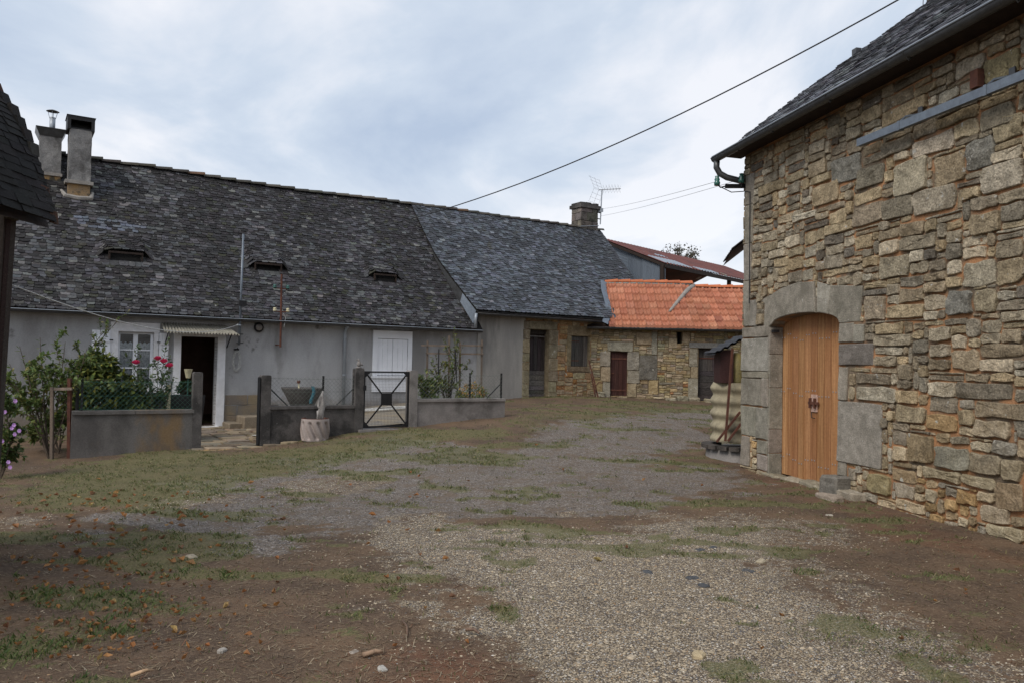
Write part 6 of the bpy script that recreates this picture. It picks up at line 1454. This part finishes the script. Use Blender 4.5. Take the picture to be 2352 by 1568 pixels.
pl2 = at(430, 900, 15.2); twig_plant('potted_geranium', pl2-Z*.0, [at(410, 885, 15.2), at(420, 878, 15.25), at(440, 885, 15.2), at(405, 900, 15.1), at(447, 895, 15.2)], 'small dark green plant in the planter box by the lamp', 'plant', 14, .075, [(1, (.04,.075,.03)), (.4, (.07,.11,.04))], 23, .006, lw=.8, sub=1)
# hibiscus at the left edge
bh = at(2, 1090, 10.6); bh.z = gz(bh.x, bh.y)
hib = twig_plant('hibiscus', bh, [at(x, y, 10.7) for x, y in ((18,930),(30,1000),(40,985),(22,1040),(8,900),(-10,940),(28,955),(35,1030),(10,1060))], 'flowering shrub with mauve blooms at the left edge by the dark shed', 'shrub', 24, .07, [(.5, (.06,.10,.03)), (.3, (.10,.14,.04)), (.2, (.15,.16,.05))], 27, .010)
for k, (x, y) in enumerate(((33,975),(35,996),(20,1060),(24,1072),(36,920),(12,945),(28,982),(45,988),(6,1012))):
    c = at(x, y, 10.45); fl_ = MB(); q = random.Random(k+50)
    for i in range(6):
        th = i/6*2*math.pi; o_ = Vector((math.cos(th), -.4, math.sin(th))).normalized(); leafgeo(fl_, c, o_, Vector((0, -1, .2)).normalized(), .034, .034, vcol((.50,.30,.62), .2, q))
    fl_.build('bloom', M['petal'], hib)
# stakes and rail left of the garden wall
def stake(x, y0, y1, Y, r, lab, mat='stake'):
    a = at(x, y0, Y); b2 = at(x-1, y1, Y); b2.z = gz(b2.x, b2.y)-.05
    return MB().box((a+b2)/2, X, Vector((0, 1, 0)), (a-b2).normalized(), r, r, (a-b2).length/2).build('stake', M[mat], None, label=lab, cat='stake', base=b2, group='garden stakes')
stake(120, 888, 1055, 12.6, .022, 'grey stake carrying the left end of the short rail', 'oldwood_h' if False else 'stake')
stake(160, 868, 1052, 12.75, .026, 'reddish stake at the left end of the stained garden wall', 'rust')
a, b2 = at(116, 893, 12.6), at(166, 892, 12.7); MB().box((a+b2)/2, (b2-a).normalized(), (0, 1, 0), Z, (b2-a).length/2, .02, .022, (2.2,2.2,2.2)).build('rail', M['stake'], None, label='short grey rail between two stakes left of the garden wall', cat='rail')
MB().box(at(178, 907, 13.0), X, (0, 1, 0), Z, .02, .02, .28).build('stake', M['black'], None, label='short dark post at the left end of the green fence', cat='stake', group='garden stakes')
# trellis and its shrubs
YT2 = 17.9
tr = thing('trellis', 'weathered wooden trellis of posts and rails above the right garden wall', 'trellis', at(1045, 915, YT2))
for (x, y0) in ((982, 782), (1032, 771), (1057, 786), (1107, 780)):
    a = at(x, y0, YT2); b2 = at(x-2, 935, YT2); MB().box((a+b2)/2, X, (0, 1, 0), (a-b2).normalized(), .022, .016, (a-b2).length/2).build('post', M['stake'], tr)
for (x0, x1, y) in ((968, 1032, 793), (978, 1032, 811), (1057, 1110, 793), (1057, 1111, 812)):
    a, b2 = at(x0, y, YT2-.03), at(x1, y+1, YT2-.03); MB().box((a+b2)/2, (b2-a).normalized(), (0, 1, 0), Z, (b2-a).length/2, .012, .018).build('rail', M['stake'], tr)
for (x, y0, x1, lab) in ((1008, 801, 1006, 'black bean pole standing left in the trellis bed'), (1045, 802, 1054, 'black bean pole tilted right in the trellis bed'), (1037, 870, 1035, 'short black bean pole in the middle of the trellis bed')):
    a, b2 = at(x, y0, YT2-.3), at(x1, 925, YT2-.3); b2.z = gz(b2.x, b2.y); MB().tube([b2, a], .014, 6).build('bean_pole', M['black'], None, label=lab, cat='pole', base=b2, group='bean poles in the trellis bed')
gb0 = at(985, 925, YT2-.5); gb0.z = gz(gb0.x, gb0.y)
twig_plant('green_shrub', gb0, [at(x, y, YT2-.5) for x, y in ((970,870),(985,860),(1000,870),(965,890),(1005,885),(990,880),(975,905),(1010,900))], 'small green shrub at the left end of the trellis bed', 'shrub', 22, .085, GRN, 31, .009)
yb0 = at(1030, 925, YT2-.2); yb0.z = gz(yb0.x, yb0.y)
twig_plant('vine', yb0, [at(x, y, YT2-.15) for x, y in ((1050,790),(1065,786),(1035,805),(1000,815),(990,830),(1020,840),(1040,850),(1010,855),(1000,845),(1055,790))], 'yellowing vine climbing the wooden trellis', 'vine', 20, .085, YGR, 33, .010, sub=1)
ob0 = at(1086, 922, YT2-.5); ob0.z = gz(ob0.x, ob0.y); og = thing('orange_shrub', 'round orange-tipped shrub behind the wire at the right end of the trellis bed', 'shrub', ob0)
lf = MB(); ro = random.Random(8)
leaf_cloud(lf, at(1085, 900, YT2-.5), (.30, .28, .22), 420, .07, [(.5, (.42,.22,.06)), (.3, (.30,.20,.05)), (.2, (.12,.15,.04))], ro, .4); leaf_cloud(lf, at(1092, 908, YT2-.5), (.34, .3, .16), 300, .07, YGR, ro, .4)
lf.build('foliage', M['leaf'], og); MB().tube([ob0, at(1085, 900, YT2-.5)], .02, 5).build('stems', M['bark'], og)
lp_ = at(1062, 915, YT2-.5); twig_plant('low_plant', Vector((lp_.x, lp_.y, gz(lp_.x, lp_.y))), [at(x, y, YT2-.6) for x, y in ((1050,905),(1060,900),(1070,908),(1045,912),(1110,900),(1115,908))], 'low yellow-green plant beside the orange shrub', 'plant', 14, .07, YGR, 38, .006, sub=1)
# trees beyond the hangar
tb0 = Vector((at(1560, 600, 48).x, 48, .8)); tt = thing('bare_tree', 'sparse tree top showing above the rusty hangar roof', 'tree', tb0)
tk_ = MB(); lf = MB(); rt_ = random.Random(41)
tk_.tube([tb0, at(1560, 640, 48), at(1562, 600, 48)], [.3, .2, .1], 8)
for k in range(46):
    x, y = rt_.uniform(1526, 1600), rt_.uniform(561, 590); y += abs(x-1556)*.32
    c = at(x, y, 48+rt_.uniform(-1.5, 1.5)); s_ = at(1560+(x-1560)*.3, 625, 48); tk_.tube([s_, (s_+c)/2+Vector((0, 0, .15)), c], [.05, .03, .012], 4)
    leaf_cloud(lf, c, (.3, .3, .25), 14, .16, [(.5, (.06,.05,.035)), (.4, (.045,.05,.025)), (.1, (.09,.07,.04))], rt_, .2)
tk_.build('trunk', M['bark'], tt); lf.build('crown', M['leaf'], tt)
eb = Vector((at(1690, 660, 42).x, 42, .8)); et = thing('evergreen_tree', 'dark evergreen showing under the right end of the rusty hangar roof', 'tree', eb); tk_ = MB(); lf = MB()
tk_.tube([eb, eb+Z*4.5], [.2, .05], 8)
for k in range(60):
    zz = rt_.uniform(.6, 4.6); rr = (4.9-zz)*.45; th = rt_.uniform(0, 6.28); c = eb+Vector((math.cos(th)*rr*rt_.random(), math.sin(th)*rr*rt_.random(), zz)); leaf_cloud(lf, c, (.5, .5, .25), 30, .22, [(1, (.025,.045,.02)), (.5, (.05,.07,.03))], rt_, .2)
tk_.build('trunk', M['bark'], et); lf.build('crown', M['leaf'], et)

# ------------------------------------------------------------------ ground cover: gravel, grass, litter
def np_mesh(name, V, Fc, C, mat, label):
    me = bpy.data.meshes.new(name); k = Fc.shape[1]
    me.vertices.add(len(V)); me.vertices.foreach_set('co', V.astype(np.float32).ravel()); me.loops.add(Fc.size); me.loops.foreach_set('vertex_index', Fc.astype(np.int32).ravel())
    me.polygons.add(len(Fc)); me.polygons.foreach_set('loop_start', np.arange(0, Fc.size, k, dtype=np.int32)); me.update(); me.validate()
    a = me.attributes.new('tint', 'FLOAT_COLOR', 'FACE'); a.data.foreach_set('color', np.concatenate([C, np.ones((len(C), 1))], 1).astype(np.float32).ravel())
    me.materials.append(mat); o = bpy.data.objects.new(name, me); COL.objects.link(o); o['kind'] = 'stuff'; o['label'] = label; return o
rng = np.random.RandomState(5)
def scatter(n, ymax, power=1.6):
    """points over the visible ground, denser near the camera"""
    y = 2.6+(ymax-2.6)*rng.rand(n)**power; hw = .70*y+.4; x = (rng.rand(n)*2-1)*hw
    ok = (x-BF.O.x)*BF.N.x+(y-BF.O.y)*BF.N.y > .03
    ok |= (y > 12.9)
    fn_ = (x-FF.O.x)*FF.N.x+(y-FF.O.y)*FF.N.y
    ok &= ~((fn_ < .04) & (((x-FF.O.x)*FF.U.x+(y-FF.O.y)*FF.U.y) < 6.4)) 
    ok &= y < 23.3
    return x[ok], y[ok]
def palette(n, cols, wts, var=.2):
    c = np.array(cols)[rng.choice(len(cols), n, p=np.array(wts)/sum(wts))]; return c*(1+var*(rng.rand(n, 1)*2-1))
# pebbles: squashed octahedra
oct_v = np.array([(1,0,0),(0,1,0),(-1,0,0),(0,-1,0),(0,0,1),(.72,.72,.25),(-.72,.72,.25),(-.72,-.72,.25),(.72,-.72,.25)], float)
oct_f = np.array([(0,5,4),(5,1,4),(1,6,4),(6,2,4),(2,7,4),(7,3,4),(3,8,4),(8,0,4)])
x, y = scatter(190000, 14, 1.8); a_, g_, r_, d_ = zones(x, y); keep = rng.rand(len(x)) < (g_**1.5*.95+a_*.06+(1-g_)*(1-a_)*.012)*np.clip(10/y, 0, 1)
x, y, g_, a_ = x[keep], y[keep], g_[keep], a_[keep]; n_ = len(x); sz = .0032+.0055*rng.rand(n_)**3.0+.00022*y; big = rng.rand(n_) < .006; sz = np.where(big, sz*2.0, sz)
th = rng.rand(n_)*6.283; el_ = .6+.5*rng.rand(n_); V = oct_v[None]*np.stack([sz*(1+.5*rng.rand(n_)), sz*el_, sz*(.45+.35*rng.rand(n_))], 1)[:, None, :]*(1+.35*(rng.rand(n_, 9, 3)-.5))
c_, s_ = np.cos(th)[:, None], np.sin(th)[:, None]; X_ = V[..., 0]*c_-V[..., 1]*s_; Y_ = V[..., 0]*s_+V[..., 1]*c_
zg_ = gz_np(x, y)+(fbm(x, y, 1.3, 5)-.5)*.05+(fbm(x, y, 6, 8)-.5)*.022
V = np.stack([X_+x[:, None], Y_+y[:, None], V[..., 2]+zg_[:, None]+sz[:, None]*.1], 2).reshape(-1, 3)
Fc = (oct_f[None]+np.arange(n_)[:, None, None]*9).reshape(-1, 3)
C = palette(n_, [(.46,.375,.265),(.34,.265,.18),(.56,.49,.385),(.19,.17,.15),(.62,.58,.52),(.38,.25,.14)], [.42,.28,.12,.12,.02,.04])
dk = (a_ > .5) & (g_ < .4); C[dk] = palette(dk.sum(), [(.20,.19,.185),(.11,.10,.10),(.32,.29,.26)], [.5,.3,.2])
np_mesh('gravel', V, Fc, np.repeat(C, 8, 0), M['pebble'], 'loose pale and grey pebbles strewn over the yard')
# grass blades
x, y = scatter(900000, 23, 1.2); a_, g_, r_, d_ = zones(x, y); clump = lat_noise(x, y, 7, 91)*.6+lat_noise(x, y, 18, 95)*.4
keep = rng.rand(len(x)) < np.clip((r_-.25)*1.3, 0, 1)*np.maximum(S01(.40, .62, clump), .30*((x < -2.0) & (y < 5.8)))+.010*(1-g_)
x, y, r_, clump = x[keep], y[keep], r_[keep], clump[keep]; n_ = len(x); zg_ = gz_np(x, y)+(fbm(x, y, 1.3, 5)-.5)*.05+(fbm(x, y, 6, 8)-.5)*.022
h = (.008+.020*rng.rand(n_)**1.5)*(.6+.8*clump)*(1+.02*y); th = rng.rand(n_)*6.283; lean = h*(.3+1.1*rng.rand(n_)); w = .0016+.0010*rng.rand(n_)+.00022*y
ax, ay = np.cos(th), np.sin(th); bx, by = -ay*w, ax*w
h = np.where((x < -2.0) & (y < 5.8) & (r_ > .5), h*1.35+.004, h); lean = h*(.3+.9*rng.rand(n_))
V = np.stack([np.stack([x-bx, y-by, zg_], 1), np.stack([x+bx, y+by, zg_], 1), np.stack([x+ax*lean*.45+bx*.6, y+ay*lean*.45+by*.6, zg_+h*.75], 1), np.stack([x+ax*lean, y+ay*lean, zg_+h], 1)], 1).reshape(-1, 3)
Fc = (np.array([(0,1,2,3)])[None]+np.arange(n_)[:, None, None]*4).reshape(-1, 4)
grn = palette(n_, [(.085,.115,.035),(.13,.145,.05),(.19,.17,.075),(.26,.21,.12)], [.36,.30,.22,.12], .25)
lush = (x < -2.0) & (y < 5.8) & (r_ > .5); grn[lush] = palette(lush.sum(), [(.065,.105,.028),(.10,.135,.04),(.15,.15,.06)], [.4,.4,.2], .25)
np_mesh('grass', V, Fc, grn, M['leaf'], 'short sparse grass growing in patches over the yard')
# dry straw and pine litter
x, y = scatter(60000, 15, 1.5); a_, g_, r_, d_ = zones(x, y); keep = rng.rand(len(x)) < (1-g_)*(1-a_)*.75+d_*.5; x, y = x[keep], y[keep]; n_ = len(x)
zg_ = gz_np(x, y)+(fbm(x, y, 1.3, 5)-.5)*.05+(fbm(x, y, 6, 8)-.5)*.022+.004; th = rng.rand(n_)*6.283; ln = .012+.03*rng.rand(n_)**2; w = .0010+.0007*rng.rand(n_)+.0001*y; ax, ay = np.cos(th)*ln, np.sin(th)*ln; bx, by = -np.sin(th)*w, np.cos(th)*w; dz = ln*(rng.rand(n_)-.3)*.5
V = np.stack([np.stack([x-ax-bx, y-ay-by, zg_], 1), np.stack([x-ax+bx, y-ay+by, zg_], 1), np.stack([x+ax+bx, y+ay+by, zg_+np.abs(dz)+.002], 1), np.stack([x+ax-bx, y+ay-by, zg_+np.abs(dz)+.002], 1)], 1).reshape(-1, 3)
Fc = (np.array([(0,1,2,3)])[None]+np.arange(n_)[:, None, None]*4).reshape(-1, 4)
np_mesh('dry_litter', V, Fc, palette(n_, [(.26,.19,.12),(.17,.115,.075),(.36,.29,.20),(.20,.09,.045)], [.4,.35,.15,.1], .25), M['leaf'], 'dry straw and needles lying on the bare soil')
# fallen leaves
lv = MB(); rf2 = random.Random(77)
spots = [(rf2.gauss(230, 170), rf2.uniform(1130, 1520)) for _ in range(330)]+[(rf2.uniform(0, 1100), rf2.uniform(1080, 1450)) for _ in range(40)]+[(rf2.uniform(900, 2300), rf2.uniform(1000, 1500)) for _ in range(22)]
for (x, y) in spots:
    if x < -20: continue
    p = G(x, y)+Z*.022; d = Vector((rf2.gauss(0, 1), rf2.gauss(0, 1), rf2.uniform(-.1, .35))).normalized(); n0 = (Z+rdir(rf2)*.45).normalized(); n0 = (n0-d*n0.dot(d)).normalized(); l = rf2.uniform(.04, .075)*(.72 if y > 1300 else 1.1); c = vcol(pick([(.4, (.29,.125,.045)), (.3, (.33,.17,.065)), (.25, (.20,.095,.05)), (.05, (.38,.27,.11))], rf2), .2, rf2)
    s_ = d.cross(n0); k1, k2, k3 = rf2.uniform(.1, .45), rf2.uniform(.05, .4), rf2.uniform(-.1, .35); lv.add([p-d*l*.5, p-d*l*.22+s_*l*.3+n0*l*k1, p+d*l*.12+s_*l*.26+n0*l*k2, p+d*l*.5+n0*l*k3, p+d*l*.1-s_*l*.22+n0*l*k1, p-d*l*.2-s_*l*.32+n0*l*k2, p+n0*-.006], [(6, 0, 1), (6, 1, 2), (6, 2, 3), (6, 3, 4), (6, 4, 5), (6, 5, 0)], c)
lv.build('fallen_leaves', M['leaf'], None, kind='stuff', label='scattered orange-brown fallen leaves on the left of the yard')
# larger single bits one can point at
rk = random.Random(3)
def pebble(x, y, s_, c, label, mat='pebble', flat=.5):
    p = G(x, y); F3 = Frame(p-Z*.01, Vector((math.cos(rk.random()*3), math.sin(rk.random()*3), 0)), Z, None or Vector((0, 1, 0))); F3.V = Z.cross(F3.U)
    MB().add(*stone_geo(F3, ccw(rect_stone(-s_, -s_*.7, s_, s_*.7, 0, rk, s_*.2, s_*.5)), s_*flat+.012, rk, s_*.15, s_*.25, -.02), c).build('loose_stone', M[mat], None, label=label, cat='stone', group='loose stones on the yard', base=p)
pebble(1748, 1291, .045, (.42,.36,.26), 'pale tan stone on the gravel in the centre right'); pebble(1606, 1508, .05, (.50,.40,.25), 'yellowish stone near the bottom edge of the gravel')
pebble(878, 1538, .030, (.42,.40,.36), 'roundish pale stone at the bottom centre on brown soil'); pebble(1450, 1512, .03, (.45,.37,.27), 'tan pebble at the bottom of the gravel, right of centre')
pebble(510, 1495, .026, (.38,.35,.31), 'small flat pale stone on the dark soil, bottom left'); pebble(812, 1500, .026, (.38,.33,.28), 'small pale stone left of the lying stick')
pebble(440, 1282, .05, (.38,.33,.25), 'flat pale stone among the dry grass left of the gravel'); pebble(1905, 1185, .04, (.40,.36,.30), 'small grey-tan stone before the barn door')
for k, (x, y, lab) in enumerate(((1738,1262,'blue-grey slate shard, leftmost of the upper pair'),(1765,1257,'blue-grey slate shard, right of the upper pair'),(1618,1312,'thin slate shard on the left of the gravel'),(1720,1325,'slate shard in the middle of the gravel'),(1745,1342,'slate shard nearest the bottom of the slate scatter'),(1850,1310,'dark slate shard farthest right on the gravel'))):
    p = G(x*.98-100 if False else x-130, y); pebble(x-130, y, .05, (.085,.088,.092), lab, 'slate', .12)
for k, (x0, y0, x1, y1, r_, c, lab) in enumerate(((833,1512,880,1505,.014,(2.2,1.9,1.6),'short pale stick lying near the bottom centre'),(1070,1452,1100,1462,.012,(1.4,1.2,1.1),'short grey stick on the gravel edge'),(300,1560,352,1548,.010,(3,2.6,2),'pale straw stalk lying at the bottom left'),(925,1432,935,1470,.008,(1.2,1,.9),'thin twig on the brown soil left of the gravel'))):
    a, b2 = G(x0, y0)+Z*.02, G(x1, y1)+Z*.024; MB().tube([a, (a+b2)/2+Vector((.01, .015, .006)), b2], [r_, r_*.9, r_*.5], 6, c).build('stick', M['stake'], None, True, label=lab, cat='stick', group='sticks lying on the yard')
